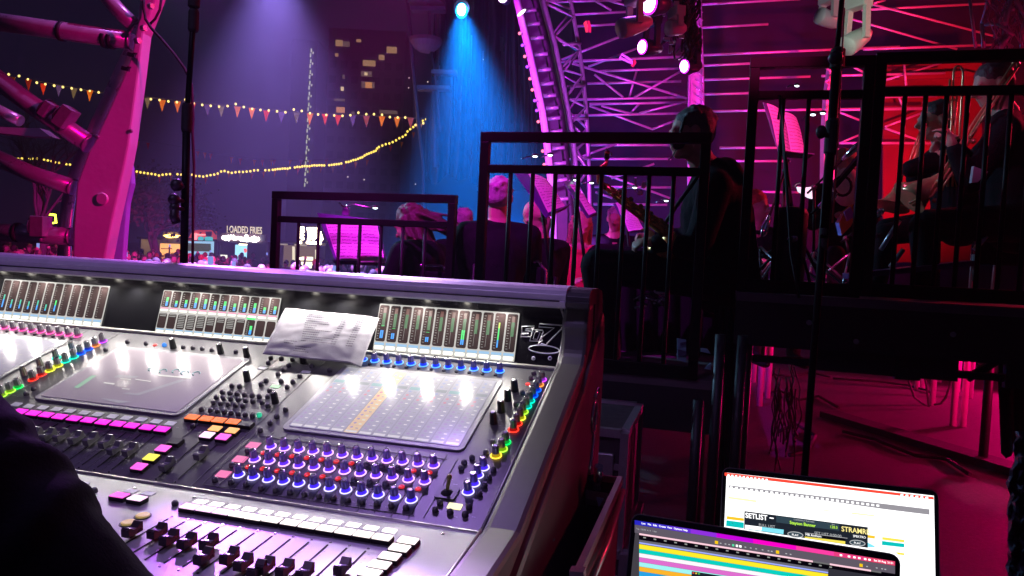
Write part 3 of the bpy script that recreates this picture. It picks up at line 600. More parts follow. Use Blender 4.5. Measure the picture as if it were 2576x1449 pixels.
# ================================================================ FAR BUILDINGS
DARKW = mat('facade_dark', (.045, .04, .05), .8, nz=.2, ns=.5); WINU = mat('window_unlit', (.015, .015, .02), .2)
WIN = [glow('window_warm', (1, .55, .26), .34), glow('window_dim', (.62, .40, .34), .18), glow('window_bright', (1, .72, .40), .8), glow('window_orange', (1, .40, .14), .6)]
tb = thing('tower_block', 'dark high-rise block far behind the bunting with scattered lit windows', 'building', P(920, 600, 150) * 1)
DB = 150.
def bq(x, y, d=DB): return P(x, y, d)
g = MB(); a = bq(828, 70); c = bq(1022, 79)
A0 = V3((a.x, a.y, -.95)); A1 = V3((c.x, c.y, -.95)); H = a.z + .95; dr = (A1 - A0).normalized(); bk = V3((-dr.y, dr.x, 0))
g.prism([A0, A1, A1 + Zc * H, A0 + Zc * H], bk * 14); g.build('wall', tb, DARKW)
g = MB(); W = (A1 - A0).length
for r_ in range(13):
    for c_ in range(7):
        p = A0 + dr * (W * (c_ + .5) / 7) + Zc * (3 + 3.05 * r_) - bk * .12
        if p.z < A0.z + H - 2: g.box(p, W * .085, .2, 1.4, dr, bk)
o = g.build('window', tb, WINU); o['kind'] = 'stuff'
for (x0, y0, x1, y1, k) in [(800, 400, 870, 460, 0), (872, 415, 940, 465, 1), (1010, 393, 1055, 420, 0), (795, 535, 825, 565, 0), (1075, 603, 1200, 660, 0), (1235, 550, 1290, 600, 0), (1315, 468, 1415, 530, 0), (1055, 712, 1165, 765, 1), (1090, 728, 1120, 755, 2), (1060, 818, 1192, 880, 1), (1100, 825, 1165, 882, 3), (868, 750, 890, 790, 1), (852, 872, 880, 910, 2), (808, 1075, 890, 1130, 3), (785, 990, 890, 1012, 1), (1240, 1105, 1420, 1140, 1), (960, 1120, 990, 1145, 1)]:
    q = [P(644 + x / 4, y / 4, DB - .6 - (.2 if k >= 2 else 0)) for x, y in ((x0, y0 - (x1 - x0) * .0), (x1, y0 + (x1 - x0) * .05), (x1, y1 + (x1 - x0) * .05), (x0, y1))]
    MB().prism(q, bk * .25).build('window', tb, WIN[k])
ts = thing('tower_block', 'slim unlit tower with one column of small stairwell lights', 'building', P(760, 600, 160))
a = P(735, 100, 160); c = P(800, 104, 160); A0 = V3((a.x, a.y, -.95)); A1 = V3((c.x, c.y, -.95)); dr = (A1 - A0).normalized(); bk = V3((-dr.y, dr.x, 0))
MB().prism([A0, A1, A1 + Zc * (a.z + .95), A0 + Zc * (a.z + .95)], bk * 10).build('wall', ts, DARKW)
g = MB().use(glow('stair_light', (.75, .80, .45), .75))
for k in range(13):
    y0 = 122 + 27.2 * k; x0 = 785 - (y0 - 120) * .045
    for (dx, dy, h) in ((-2, 0, 9), (-4, 12, 9), (2.5, 8, 5)):
        q = [P(x0 + dx - 1.3, y0 + dy, 159.4), P(x0 + dx + 1.3, y0 + dy, 159.4), P(x0 + dx + .8, y0 + dy + h, 159.4), P(x0 + dx - 1.8, y0 + dy + h, 159.4)]
        g.prism(q, bk * .2)
g.build('stair_light', ts)
for (x, y), lb in zip([(1029, 196), (1028, 221), (1076, 206), (1216, 150), (875, 445), (916, 452), (1045, 463), (1060, 377)], ['left of the ride tower, upper', 'left of the ride tower, lower', 'on the ride tower mast above its lower arm', 'in the blue beam', 'below the yellow festoon, left one', 'below the yellow festoon, right one', 'beside the thin steel mast, under the ride tower', 'between the festoon end and the ride tower foot']):
    o = MB().ball(P(x, y, 120), .09, n=6, m=4).build('lamp', None, glow('far_lamp', (1, .85, .7), 1.6), loc=P(x, y, 120)); tag(o, 'tiny distant light ' + lb, 'lamp', 'tiny distant lights')
# fairground ride tower, faint in the blue smoke
FR = mat('ride_grey', (.07, .065, .08), .6, nz=.2, ns=3)
rt = thing('ride_tower', 'tall faint fairground tower with round caps and cross arms in blue smoke', 'ride', P(1075, 600, 19))
def pl(pts, d): return [P(x, y, d) for x, y in pts]
g = MB(); g.path(pl([(1022, -20), (1033, 90), (1042, 200), (1052, 300), (1066, 420), (1070, 600)], 19), .05, 8); g.path(pl([(1078, -10), (1080, 60), (1080, 95)], 19), .035, 8); g.path(pl([(1092, 230), (1095, 420)], 19), .05, 8); g.path(pl([(1085, 130), (1095, 190), (1108, 330)], 19), .03, 8); g.build('mast', rt, FR)
for (x0, x1, y) in ((1035, 1120, 24), (1050, 1132, 222), (1086, 1150, 183)): MB().bar(P(x0, y, 19), P(x1, y + 1, 19), .3, .10).build('cross_arm', rt, FR)
g = MB(); c = P(1072, 98, 19); g.lathe(c, V3((0, 0, -1)), [(.42, 0), (.41, .09), (.33, .22), (.18, .32), (.01, .36)], 20); g.build('cap', rt, mat('ride_cap_pink', (.16, .07, .08), .7))
g = MB(); g.lathe(P(1072, 10, 19), V3((0, 0, 1)), [(.48, 0), (.40, .07), (.2, .12), (.01, .13)], 20); g.build('cap', rt, FR)
# long gauze curtain catching the blue light
g = MB().use(mat('gauze_cloth', (.030, .032, .04), .95, nz=.5, ns=3, brushed=(1, 1, .12)), True); NX, NZ = 90, 14; vs = []; fs = []
for j in range(NZ + 1):
    for i in range(NX + 1):
        s = i / NX; t = j / NZ; x = 1095 + 290 * s - 18 * t * (1 - s); y = -60 + 10 * s + (510 + 26 * noise.noise(V3((s * 9, 0, 0)))) * t
        dd = 21 + .16 * math.sin(s * 70 + 3 * noise.noise(V3((s * 7, t * 2, 0)))) + .25 * noise.noise(V3((s * 16, t * 1.5, 4)))
        vs.append(P(x, y, dd))
for j in range(NZ):
    for i in range(NX):
        a = j * (NX + 1) + i
        if noise.noise(V3((i * .33, j * .12, 7))) > .27 and j > 3: continue
        fs.append([a, a + 1, a + NX + 2, a + NX + 1])
g.add(vs, fs, True); o = g.build('gauze_curtain', None, None, P(1240, 430, 17)); tag(o, 'torn pleated gauze curtain hanging in blue light behind the band', 'curtain'); sm = o.modifiers.new('thick', 'SOLIDIFY'); sm.thickness = .01
# bare trees at the left
def tree(px, py, d, hgt, label, seed, leafy=0):
    r3 = random.Random(seed); base = P(px, py, d); base.z = -.95; t = thing('tree', label, 'tree', base, 'trees behind the bunting')
    tr = MB(); cr_ = MB().use(mat('twig_bark', (.10, .08, .09), .9, nz=.4, ns=8))
    tr.path([base, base + V3((.2, 0, hgt * .3)), base + V3((-.1, .1, hgt * .55))], [.22, .16, .1], 8)
    def br(p, dv, L, r, dep):
        q = p + dv * L; m_ = (p + q) / 2 + V3((r3.uniform(-1, 1), r3.uniform(-1, 1), r3.uniform(-.5, .5))) * L * .12
        (tr if dep == 0 else cr_).path([p, m_, q], [r, r * .8, r * .55], 5 if dep < 2 else 3, caps=False)
        if dep < 4:
            for k in range(3 if dep else 4):
                nd = (dv + V3((r3.uniform(-1, 1), r3.uniform(-1, 1), r3.uniform(-.6, .7))) * .75).normalized(); br(m_.lerp(q, r3.uniform(.2, 1)), nd, L * r3.uniform(.55, .8), r * .5, dep + 1)
        elif leafy:
            for k in range(leafy):
                c_ = q + V3((r3.gauss(0, .25), r3.gauss(0, .25), r3.gauss(0, .25))); s_ = r3.uniform(.04, .09); a1 = V3((r3.uniform(-1, 1), r3.uniform(-1, 1), r3.uniform(-1, 1))).normalized() * s_; a2 = a1.orthogonal().normalized() * s_
                cr_.use(mat('leaf_dark', (.10, .09, .07), .8)); cr_.quad(c_ - a1, c_ - a2, c_ + a1, c_ + a2); cr_.use(mat('twig_bark'))
    for k in range(7): br(base + V3((0, 0, hgt * r3.uniform(.3, .55))), V3((r3.uniform(-1, 1), r3.uniform(-1, 1), r3.uniform(.4, 1.3))).normalized(), hgt * .22, .06, 0)
    tr.build('trunk', t, mat('twig_bark')); cr_.build('crown', t)
tree(95, 600, 24, 7.2, 'bare branched tree behind the magenta steel frame', 3)
tree(385, 600, 30, 5.0, 'small leafy tree behind the lower festoon, right of the fin column', 5, 4)
# ================================================================ FESTOONS
BULB = glow('bulb_warm', (1, .72, .20), 1.9); BULB2 = glow('bulb_yellow', (1, .68, .10), 1.7); CABL = mat('festoon_cable', (.10, .09, .10), .6)
def zz1(x, y): return (x / 4, y / 4)
def zz2(x, y): return (644 + x / 4, y / 4)
st = thing('festoon_string', 'upper festoon string of round warm bulbs with pennants', 'festoon lights', P(540, 265, 20))
DS = 20.
blb = [zz1(*p) for p in [(88, 748), (192, 765), (282, 800), (370, 832), (457, 848), (545, 862), (633, 876), (722, 889), (815, 903), (905, 917), (993, 930), (1085, 944), (1170, 955), (1260, 966), (1345, 978), (1430, 990), (1518, 998), (1606, 1008), (1694, 1020), (1780, 1028), (1865, 1003), (1950, 1040), (2035, 1056), (2120, 1065), (2205, 1074), (2290, 1067), (2372, 1047), (2453, 1077), (2537, 1096)]] + [zz2(*p) for p in [(45, 1107), (128, 1112), (212, 1120), (296, 1130), (380, 1102), (460, 1117), (543, 1140), (625, 1152), (707, 1157), (787, 1162), (870, 1166), (950, 1160), (1030, 1134), (1110, 1150), (1187, 1149), (1268, 1155), (1347, 1178), (1426, 1183), (1502, 1183), (1605, 1258), (1683, 1240)]]
ln = [(-40, 175), (20, 184), (70, 199), (245, 232), (365, 244), (500, 258), (644, 272), (780, 283), (940, 291), (1040, 297), (1072, 297)]
MB().path([P(x, y, DS) for x, y in ln], .009, 4).build('cable', st, CABL)
def bulb(parent, x, y, d, r, m):
    g = MB().use(m, True); c = P(x, y, d); g.ball(c, r, r, r * 1.1, n=10, m=7); g.use(CABL); g.tube(c + Zc * r * .9, c + Zc * r * 1.9, r * .35, n=6); g.build('bulb', parent)
for x, y in blb: bulb(st, x, y, DS, .030, BULB)
PC = {'o': (.85, .25, .01), 'r': (.75, .04, .01), 'b': (.10, .06, .45), 'g': (.16, .16, .14), 'k': (.35, .08, .14), 't': (.55, .30, .14)}
def pennant(parent, x, y, d, w, h, c, f=None):
    a = P(x - w / 2, y, d); b_ = P(x + w / 2, y + w * .05, d); t = P(x + rnd.uniform(-2, 1), y + h, d + rnd.uniform(-.1, .1)); o = MB().prism([a, b_, t], V3((0, .012, 0))).build('pennant', parent, mat('pennant_' + c, PC[c], .8, nz=.2, ns=20, emit=PC[c], es=.0))
for (x, y), c in [(zz1(120, 772), 'o'), (zz1(285, 795), 'r'), (zz1(435, 840), 'r'), (zz1(595, 860), 'b'), (zz1(745, 885), 'g'), (zz1(905, 905), 'o'), (zz1(1485, 985), 'g'), (zz1(1635, 1005), 'o'), (zz1(1785, 1020), 'o'), (zz1(1935, 1035), 'r'), (zz1(2085, 1050), 'b'), (zz1(2225, 1065), 'g'), (zz1(2392, 1070), 'o'), (zz1(2535, 1085), 'o'), (zz2(105, 1110), 'r'), (zz2(255, 1125), 'b'), (zz2(408, 1130), 'g'), (zz2(545, 1140), 'o'), (zz2(695, 1145), 'r'), (zz2(825, 1155), 'r'), (zz2(975, 1160), 'b'), (zz2(1110, 1165), 'k'), (zz2(1268, 1165), 'o'), (zz2(1420, 1178), 'o'), (zz2(1555, 1180), 'k'), (zz2(1640, 1245), 't')]:
    pennant(st, x, y, DS, 17, 29, c)
s2 = thing('festoon_string', 'lower sagging festoon string of closely set yellow bulbs', 'festoon lights', P(600, 430, 28))
D2 = 28.
def z5b(x, y): return (x / 4, 362.25 + y / 4)
def z6b(x, y): return (644 + x / 4, 362.25 + y / 4)
low = [(1072, 300), (1045, 315), (1026, 329), (1019, 341), (994, 354), (975, 363), (967, 364), (961, 367), (950, 372), (944, 381), (929, 385), (904, 399), (884, 405), (861, 410), (839, 415), (819, 417), (794, 416), (774, 418), (759, 419), (744, 421), (732, 422), (722, 424), (691, 426), (665, 429), (640, 429)] + [z5b(*p) for p in [(2400, 283), (2330, 290), (2250, 268), (2180, 300), (2100, 320), (2030, 326), (1950, 318), (1900, 298), (1825, 305), (1750, 305), (1710, 300), (1600, 315), (1510, 300), (1430, 290), (1330, 266), (1000, 235), (710, 208), (650, 200), (590, 188), (530, 178), (490, 170), (430, 158), (400, 150), (310, 148), (178, 145), (60, 120), (-60, 100)]]
MB().path([P(x, y, D2) for x, y in low], .010, 4).build('cable', s2, CABL)
acc = 0; nb = 0; stuffb = MB().use(BULB2, True)
for (x0, y0), (x1, y1) in zip(low[:-1], low[1:]):
    L = math.hypot(x1 - x0, y1 - y0); 
    while acc < L:
        t = acc / L; x = x0 + (x1 - x0) * t; y = y0 + (y1 - y0) * t + rnd.uniform(-.8, .8)
        if rnd.random() > .06:
            if nb < 98: bulb(s2, x, y, D2, .042, BULB2)
            else: stuffb.ball(P(x, y, D2), .042, n=8, m=5)
            nb += 1
        acc += 6.2 if 690 < x < 960 else 9.4
    acc -= L
o = stuffb.build('bulb', s2); o['kind'] = 'stuff'
for k in range(26):
    x = 1040 - k * 29; 
    y = [p for p in low if p[0] <= x][0][1] + 3 if x > -50 else 400
    pennant(s2, x, y, D2, 8, 16, 'oort'[k % 4])
s3 = thing('bunting', 'faint orange bunting hanging between the two bulb strings', 'bunting', P(600, 380, 34))
l3 = [(330, 352), (370, 354), (470, 372), (560, 388), (650, 400), (760, 404), (900, 398)]
MB().path([P(x, y, 34) for x, y in l3], .008, 4).build('cable', s3, CABL)
for k, x in enumerate([347, 372, 475, 497, 515, 530, 582, 604, 640, 660, 683, 690, 730, 757, 780, 820]):
    y = 352 + (x - 330) * .17 if x < 640 else 402; pennant(s3, x, y, 34, 9, 17, 'or'[k % 2])
# mast holding the strings
mt = thing('lighting_mast', 'thin steel mast where both festoon strings end', 'mast', V3((P(1072, 500, 22).x, P(1072, 500, 22).y, -.95)))
MB().tube(V3((P(1072, 500, 22).x, P(1072, 500, 22).y, -.95)), P(1074, 292, 22), .035, .025, 8).build('pole', mt, STEEL); MB().tube(P(1067, 441, 22), P(1071, 432, 22), .07, n=8).build('collar', mt, STEEL)
for k in range(12):
    x, y = blb[3 + k * 4][0], blb[3 + k * 4][1] + 6
    l = bpy.data.lights.new('festoon_bulb_light', 'POINT'); l.energy = 7; l.color = (1, .62, .25); l.shadow_soft_size = .04; o = bpy.data.objects.new('festoon_bulb_light', l); COL.objects.link(o); o.location = P(x, y, DS - .5)
# ================================================================ FOOD STALLS
KD = 40.
CREAM = mat('stall_cream', (.6, .55, .45), .7, emit=(1, .62, .30), es=.45); STALLD = mat('stall_dark', (.05, .045, .05), .7, nz=.3, ns=3); WARM = glow('warm_interior', (1, .58, .25), 2.06); WHITE = glow('neon_white', (1, .97, .92), 5.00)
def stall(name, label, cat, x0, x1, ytop, ybase, d=KD):
    a = P(x0, ytop, d); c = P(x1, ytop + (x1 - x0) * .049, d); t = thing(name, label, cat, V3(((a.x + c.x) / 2, a.y, -.95)), 'food stalls beyond the crowd')
    A = V3((a.x, a.y, -.95)); C = V3((c.x, c.y, -.95)); h = a.z + .95; dv = (C - A)
    g = MB(); bk_ = V3((0, 2.4, 0))
    g.prism([A + bk_, C + bk_, C + bk_ + Zc * h, A + bk_ + Zc * h], V3((0, .06, 0))); g.prism([A, A + bk_, A + bk_ + Zc * h, A + Zc * h], V3((.06, 0, 0))); g.prism([C, C + bk_, C + bk_ + Zc * h, C + Zc * h], V3((-.06, 0, 0)))
    g.build('wall', t, STALLD)
    MB().obox(A + dv / 2 + bk_ / 2 + Zc * (h + .04), dv / 2 * 1.06, V3((0, 1.4, 0)), Zc * .06).build('roof', t, STALLD)
    MB().obox(A + dv / 2 + Zc * .55, dv / 2, V3((0, .25, 0)), Zc * .53).build('counter', t, STALLD)
    return t
def pq(par, name, m, pts, d=KD - .15, th=.06): return MB().prism([P(x, y, d) for x, y in pts], V3((0, th, 0))).build(name, par, m)
def zf(x, y): return (429.3 + x / 6, 496.4 + y / 6)       # zoomed food stall crop -> frame
s_a = stall('food_stall', 'dark roofed stall with a warm glowing interior, left of the black stand', 'food stall', 352, 462, 600, 690)
pq(s_a, 'back_wall', glow('warm_back_wall', (1, .42, .12), 1.35), [(364, 611), (457, 614), (457, 660), (364, 656)], KD + 2.2)  # warm stall light painted in as a self-glowing back wall
for i, (x, y, w_, h_) in enumerate([(372, 640, 9, 8), (386, 636, 7, 12), (398, 641, 10, 7), (412, 638, 8, 10), (425, 635, 6, 14), (436, 641, 9, 8), (448, 638, 6, 10), (380, 622, 12, 3), (405, 624, 22, 2.5)]): pq(s_a, 'goods', mat('goods_%d' % (i % 3), [(.5, .25, .1), (.7, .5, .3), (.25, .1, .06)][i % 3], .6), [(x, y), (x + w_, y + .4), (x + w_, y + h_), (x, y + h_)], KD + 1.8, .3)
pq(s_a, 'awning_light', glow('pendant_yellow', (1, .62, .12), 6.96), [(410, 592), (425, 589), (447, 592), (440, 597), (420, 598)], KD - .5, .4); pq(s_a, 'awning', mat('awning_grey', (.4, .38, .42), .7), [(410, 583), (446, 583.5), (447, 588), (411, 587)], KD - .4, .5)
l = bpy.data.lights.new('stall_lamp', 'POINT'); l.energy = 60; l.color = (1, .6, .25); l.shadow_soft_size = .1; o = bpy.data.objects.new('stall_lamp', l); COL.objects.link(o); o.location = P(415, 615, KD + 1)
s_b = stall('food_stall', 'pale blue drinks kiosk with a red rounded sign board', 'food stall', 468, 548, 603, 690)
pq(s_b, 'sign_board', mat('sign_red', (.7, .08, .07), .5, emit=(1, .1, .08), es=.35), [zf(300, 560), zf(345, 505), (500, 578), (530, 579), zf(690, 515), zf(695, 655), zf(250, 650)], KD - .2)
for p_, m_ in [([zf(310, 540), zf(395, 540), zf(395, 640), zf(320, 640)], glow('sign_pink', (1, .3, .3), 1.52)), ([zf(410, 600), zf(450, 590), zf(490, 600), zf(490, 648), zf(415, 648)], glow('sign_teal', (.05, .4, .42), 1.30)), ([zf(510, 600), zf(570, 590), zf(630, 605), zf(630, 655), zf(515, 652)], glow('sign_teal', (0, 0, 0))), ([zf(525, 515), zf(620, 515), zf(615, 585), zf(570, 600), zf(530, 580)], mat('sign_grey', (.4, .3, .28), .6)), ([zf(400, 550), zf(520, 555), zf(520, 578), zf(400, 575)], glow('sign_pink', (0, 0, 0)))]: pq(s_b, 'sign_shape', m_, p_, KD - .3)
pq(s_b, 'cabinet', glow('cabinet_blue', (.30, .55, .75), 1.04), [zf(245, 660), zf(650, 665), zf(640, 1010), zf(240, 1000)], KD - .1)
pq(s_b, 'menu_picture', mat('menu_green', (.08, .13, .05), .7, nz=.8, ns=30, emit=(.1, .13, .05), es=.5), [zf(255, 690), zf(600, 700), zf(605, 820), zf(250, 810)], KD - .2)
pq(s_b, 'lower_panel', glow('panel_blue', (.03, .06, .35), 1.30), [zf(245, 860), zf(600, 868), (zf(600, 868)[0], 665), (zf(240, 860)[0], 665)], KD - .2)
for q_ in ([zf(415, 880), zf(485, 882), zf(485, 905), zf(415, 903)], [zf(520, 880), zf(570, 885), zf(570, 925), zf(515, 920)]): pq(s_b, 'sticker', glow('sticker_white', (.7, .8, 1), 1.74), q_, KD - .3)
s_c = stall('food_stall', 'loaded fries stall with cream letter sign over blown-out white neon', 'food stall', 552, 672, 607, 690)
g = MB().use(mat('letter_cream', (.75, .68, .55), .6, emit=(1, .82, .55), es=1.0)); lp = P(570, 584.5, KD - .5); X_ = (P(657, 588.5, KD - .5) - lp).normalized(); Y_ = (P(570, 565, KD - .5) - lp).normalized()
text_mesh('LOADED FRIES', .52, lp, X_ * .56, Y_ * 1.0, g, .0, bold=.008); g.build('letter_sign', s_c)
pq(s_c, 'fascia', mat('fascia_brown', (.16, .10, .10), .7, nz=.3), [(546, 585), (672, 590), (672, 610), (546, 605)], KD - .25)
g = MB().use(WHITE, True)
for k in range(15): g.ball(P(562 + k * 6.3 + rnd.uniform(-1, 1), 599 + k * .25 + (-4 if k in (3, 4, 9) else 0) + rnd.uniform(-2, 2), KD - .5), rnd.uniform(.07, .13), .05, rnd.uniform(.08, .15), n=8, m=6)
g.path([P(560, 600, KD - .5), P(575, 594, KD - .5), P(590, 602, KD - .5), P(605, 598, KD - .5), P(620, 606, KD - .5), P(640, 596, KD - .5), P(652, 604, KD - .5)], .07, 6); g.build('neon_script', s_c)
pq(s_c, 'window', glow('hatch_blue', (.28, .60, .78), 1.62), [zf(975, 715), zf(1150, 715), zf(1140, 1020), zf(965, 1000)], KD + .5); pq(s_c, 'strip_light', glow('strip_warm', (1, .8, .5), 4.78), [zf(1030, 700), zf(1150, 705), zf(1150, 722), zf(1030, 718)], KD - .1)
pq(s_c, 'counter_top', glow('counter_glow', (1, .85, .6), 2.83), [zf(930, 1000), zf(1130, 1015), zf(1125, 1045), zf(930, 1030)], KD - .1); pq(s_c, 'menu_board', glow('menu_white', (.9, .9, .75), 1.30), [zf(750, 865), zf(850, 870), zf(850, 1000), zf(770, 995)], KD - .3); pq(s_c, 'balloon_sticker', glow('balloon_red', (1, .12, .10), 1.30), [zf(1100, 780), zf(1125, 770), zf(1148, 790), zf(1140, 830), zf(1115, 835)], KD + .3); pq(s_c, 'price_board', mat('board_grey', (.25, .24, .26), .7), [zf(1355, 565), zf(1435, 570), zf(1430, 665), zf(1355, 660)], KD - .4)
s_d = stall('food_stall', 'grill stall under a bulb-lit letter sign seen through the left railing', 'food stall', 690, 818, 611, 700)
g = MB().use(glow('sign_bulbs', (1, .84, .55), 9.79), True)
for x, y in [(1940, 480), (1990, 475), (1950, 520), (2000, 515), (1945, 560), (1990, 570), (1960, 605), (1995, 625), (1950, 675), (2085, 520), (2120, 518), (2090, 560), (2130, 560), (2095, 600), (2135, 605), (2085, 635), (2165, 515), (2205, 520), (2170, 560), (2215, 565), (2150, 600), (2195, 600), (2155, 635), (2245, 560), (2250, 600), (2270, 640), (2255, 660)]: x_, y_ = zf(x, y); g.ball(P(x_, y_, KD - .4), .09, .05, .075, n=8, m=5)
for a_, c_ in (((2055, 475), (2225, 475)), ((2050, 680), (2265, 695)), ((1930, 465), (2010, 462)), ((1930, 680), (1975, 680)), ((2250, 520), (2285, 640))): g.tube(P(*zf(*a_), KD - .4), P(*zf(*c_), KD - .4), .075, n=8)
g.build('bulb_letter_sign', s_d)
pq(s_d, 'interior', glow('grill_interior', (.45, .30, .13), .32), [zf(1580, 715), zf(2240, 740), zf(2240, 1080), zf(1570, 1060)], KD + 1.5); pq(s_d, 'post', glow('post_cream', (.7, .62, .4), 1.30), [zf(1835, 740), zf(1870, 745), zf(1870, 1000), zf(1835, 1000)], KD - .2); pq(s_d, 'post', glow('post_cream', (0, 0, 0)), [zf(2180, 790), zf(2215, 790), zf(2215, 1050), zf(2180, 1050)], KD - .2)  # self-glowing interior, posts, case and fascia stand for the stall light
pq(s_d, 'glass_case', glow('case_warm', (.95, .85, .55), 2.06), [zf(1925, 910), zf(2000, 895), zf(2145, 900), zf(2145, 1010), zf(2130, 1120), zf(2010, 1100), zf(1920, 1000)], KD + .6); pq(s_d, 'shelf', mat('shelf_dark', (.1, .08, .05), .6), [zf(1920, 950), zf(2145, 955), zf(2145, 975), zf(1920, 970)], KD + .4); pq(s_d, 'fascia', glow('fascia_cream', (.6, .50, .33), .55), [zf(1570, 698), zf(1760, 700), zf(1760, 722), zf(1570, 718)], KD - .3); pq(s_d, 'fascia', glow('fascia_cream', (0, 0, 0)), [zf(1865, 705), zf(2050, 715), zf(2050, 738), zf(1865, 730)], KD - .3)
for n_, (x, y) in (('worker leaning over the blue-lit fries hatch', (608, 655)), ('worker with a pale cap in the grill stall', (746, 672))):
    c = P(x, y, KD + .2); g = MB().use(mat('worker_skin', (.5, .28, .18), .6, emit=(1, .55, .3), es=.25), True); g.ball(c + V3((-.1, 0, .22)), .11, n=10, m=8); g.use(mat('worker_shirt', (.08, .05, .05), .8), True); g.lathe(c + V3((.15, 0, -1.5)), Zc, [(.16, 0), (.2, .8), (.24, 1.3), (.22, 1.55), (.10, 1.66), (.06, 1.72)], 12); g.path([c + V3((.1, -.1, .02)), c + V3((-.15, -.3, -.2)), c + V3((-.35, -.4, -.25))], [.06, .05, .035], 8); o = g.build('person', None, None, c + V3((0, 0, -1.5))); tag(o, n_, 'person')  # skin given a faint warm glow for the stall light
nf = thing('neon_sign', 'yellow neon rectangle sign glowing between the steel tubes', 'sign', P(117, 550, 30)); YN = glow('neon_yellow', (.85, .85, .04), 6.96)
g = MB(); g.path([P(x, y, 30) for x, y in [(92, 536), (104, 537), (139, 541), (141, 560), (123, 562)]], .045, 6, True); g.path([P(x, y, 30) for x, y in [(100, 540), (104, 548)]], .035, 6); g.build('neon_tube', nf, YN); MB().bar(P(118, 540, 30.2), P(119, 680, 30.2), .08, .08).build('post', nf, STALLD)
# parasol / marquee line
o = MB().path([P(474, 552, 39), P(535, 577, 39), P(545, 590, 39)], .05, 5).build('marquee_edge', None, mat('marquee_cloth', (.3, .25, .28), .8), loc=P(510, 565, 39)); tag(o, 'sloping pale tent edge above the red kiosk sign', 'tent')
# ================================================================ CROWD
r4 = random.Random(11); g = MB()
cm = [mat('crowd_cloth_%d' % i, c, .85) for i, c in enumerate([(.03, .012, .02), (.07, .02, .04), (.24, .02, .06), (.03, .01, .05), (.22, .08, .14), (.05, .02, .03)])]; hm = [mat('crowd_hair_%d' % i, c, .8) for i, c in enumerate([(.02, .01, .012), (.06, .03, .03), (.2, .10, .08), (.45, .02, .04), (.12, .06, .07)])]; sk = mat('crowd_skin', (.34, .12, .17), .6)  # clothes, hair and skin tinted reddish to carry the magenta light
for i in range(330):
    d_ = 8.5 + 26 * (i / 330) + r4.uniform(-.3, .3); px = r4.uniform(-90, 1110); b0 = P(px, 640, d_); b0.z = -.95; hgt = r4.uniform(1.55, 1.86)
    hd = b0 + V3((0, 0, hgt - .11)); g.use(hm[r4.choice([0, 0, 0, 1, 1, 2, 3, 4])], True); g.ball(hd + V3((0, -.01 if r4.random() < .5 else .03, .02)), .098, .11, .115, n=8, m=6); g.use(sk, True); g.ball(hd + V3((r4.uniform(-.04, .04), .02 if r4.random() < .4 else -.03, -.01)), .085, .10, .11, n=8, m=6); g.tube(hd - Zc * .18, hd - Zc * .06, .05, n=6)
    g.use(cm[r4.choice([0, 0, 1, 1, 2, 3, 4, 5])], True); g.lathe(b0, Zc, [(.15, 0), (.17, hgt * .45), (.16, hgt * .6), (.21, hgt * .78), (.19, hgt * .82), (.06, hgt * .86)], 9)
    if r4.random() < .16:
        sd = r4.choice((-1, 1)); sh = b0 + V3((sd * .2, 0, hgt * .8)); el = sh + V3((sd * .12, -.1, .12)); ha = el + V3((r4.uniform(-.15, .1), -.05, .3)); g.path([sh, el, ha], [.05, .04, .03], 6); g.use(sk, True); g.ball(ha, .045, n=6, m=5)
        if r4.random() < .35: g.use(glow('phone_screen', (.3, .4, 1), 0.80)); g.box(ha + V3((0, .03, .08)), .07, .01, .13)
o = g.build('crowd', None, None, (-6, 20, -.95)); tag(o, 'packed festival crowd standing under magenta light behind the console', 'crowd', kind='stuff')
# ================================================================ LEFT STEEL FRAME
TUBEM = mat('frame_tube_steel', (.55, .52, .55), .30, .5, nz=.3, ns=14, bump=.08, bs=60); STRAP = mat('strap_black', (.015, .015, .015), .6)
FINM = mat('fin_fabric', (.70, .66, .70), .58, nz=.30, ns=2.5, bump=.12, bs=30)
DL_ = 4.2
lf = thing('stage_column', 'white fin-shaped column with thick round steel tubes lit magenta at the left', 'stage frame', V3((P(240, 600, DL_).x, P(240, 600, DL_).y, 0)))
fin = [(404, -30), (372, 55), (361, 83), (350, 175), (325, 362), (315, 412), (282, 562), (262, 665), (240, 900), (150, 900), (181, 660), (184, 562), (192, 462), (222, 380), (234, 362), (300, 215), (330, 140), (345, 60), (352, -30)]
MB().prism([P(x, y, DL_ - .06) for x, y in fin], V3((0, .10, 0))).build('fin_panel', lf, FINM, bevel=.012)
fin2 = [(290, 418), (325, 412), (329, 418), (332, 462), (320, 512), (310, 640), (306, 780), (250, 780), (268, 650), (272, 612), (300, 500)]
MB().prism([P(x, y, DL_ + .28) for x, y in fin2], V3((0, .05, 0))).build('rear_panel', lf, mat('fin_rear_violet_tint', (.42, .35, .95), .7, nz=.1), bevel=.008)  # purple lamp light painted into the rear panel's colour
MB().path([P(x, y, DL_ + .10) for x, y in [(398, -30), (380, 10), (350, 80), (333, 118), (300, 190), (262, 275), (226, 350), (204, 400), (186, 450), (172, 510), (165, 560), (160, 700), (155, 900)]], .036, 14).build('tube', lf, TUBEM)
def ft(pts, r, d=DL_): return MB().path([P(x, y, d if isinstance(d, (int, float)) else d[i]) for i, (x, y) in enumerate(pts)], r, 18).build('tube', lf, TUBEM)
ft([(-60, 47), (120, 73), (333, 103)], .050); ft([(240, -40), (300, 28), (347, 74)], .042); ft([(-80, 145), (70, 257), (226, 363)], .054); ft([(-40, 258), (15, 287), (52, 305)], .036, DL_ + .5)
ft([(-40, 383), (80, 437), (186, 472)], .046); ft([(-50, 581), (90, 589), (182, 596)], .050)
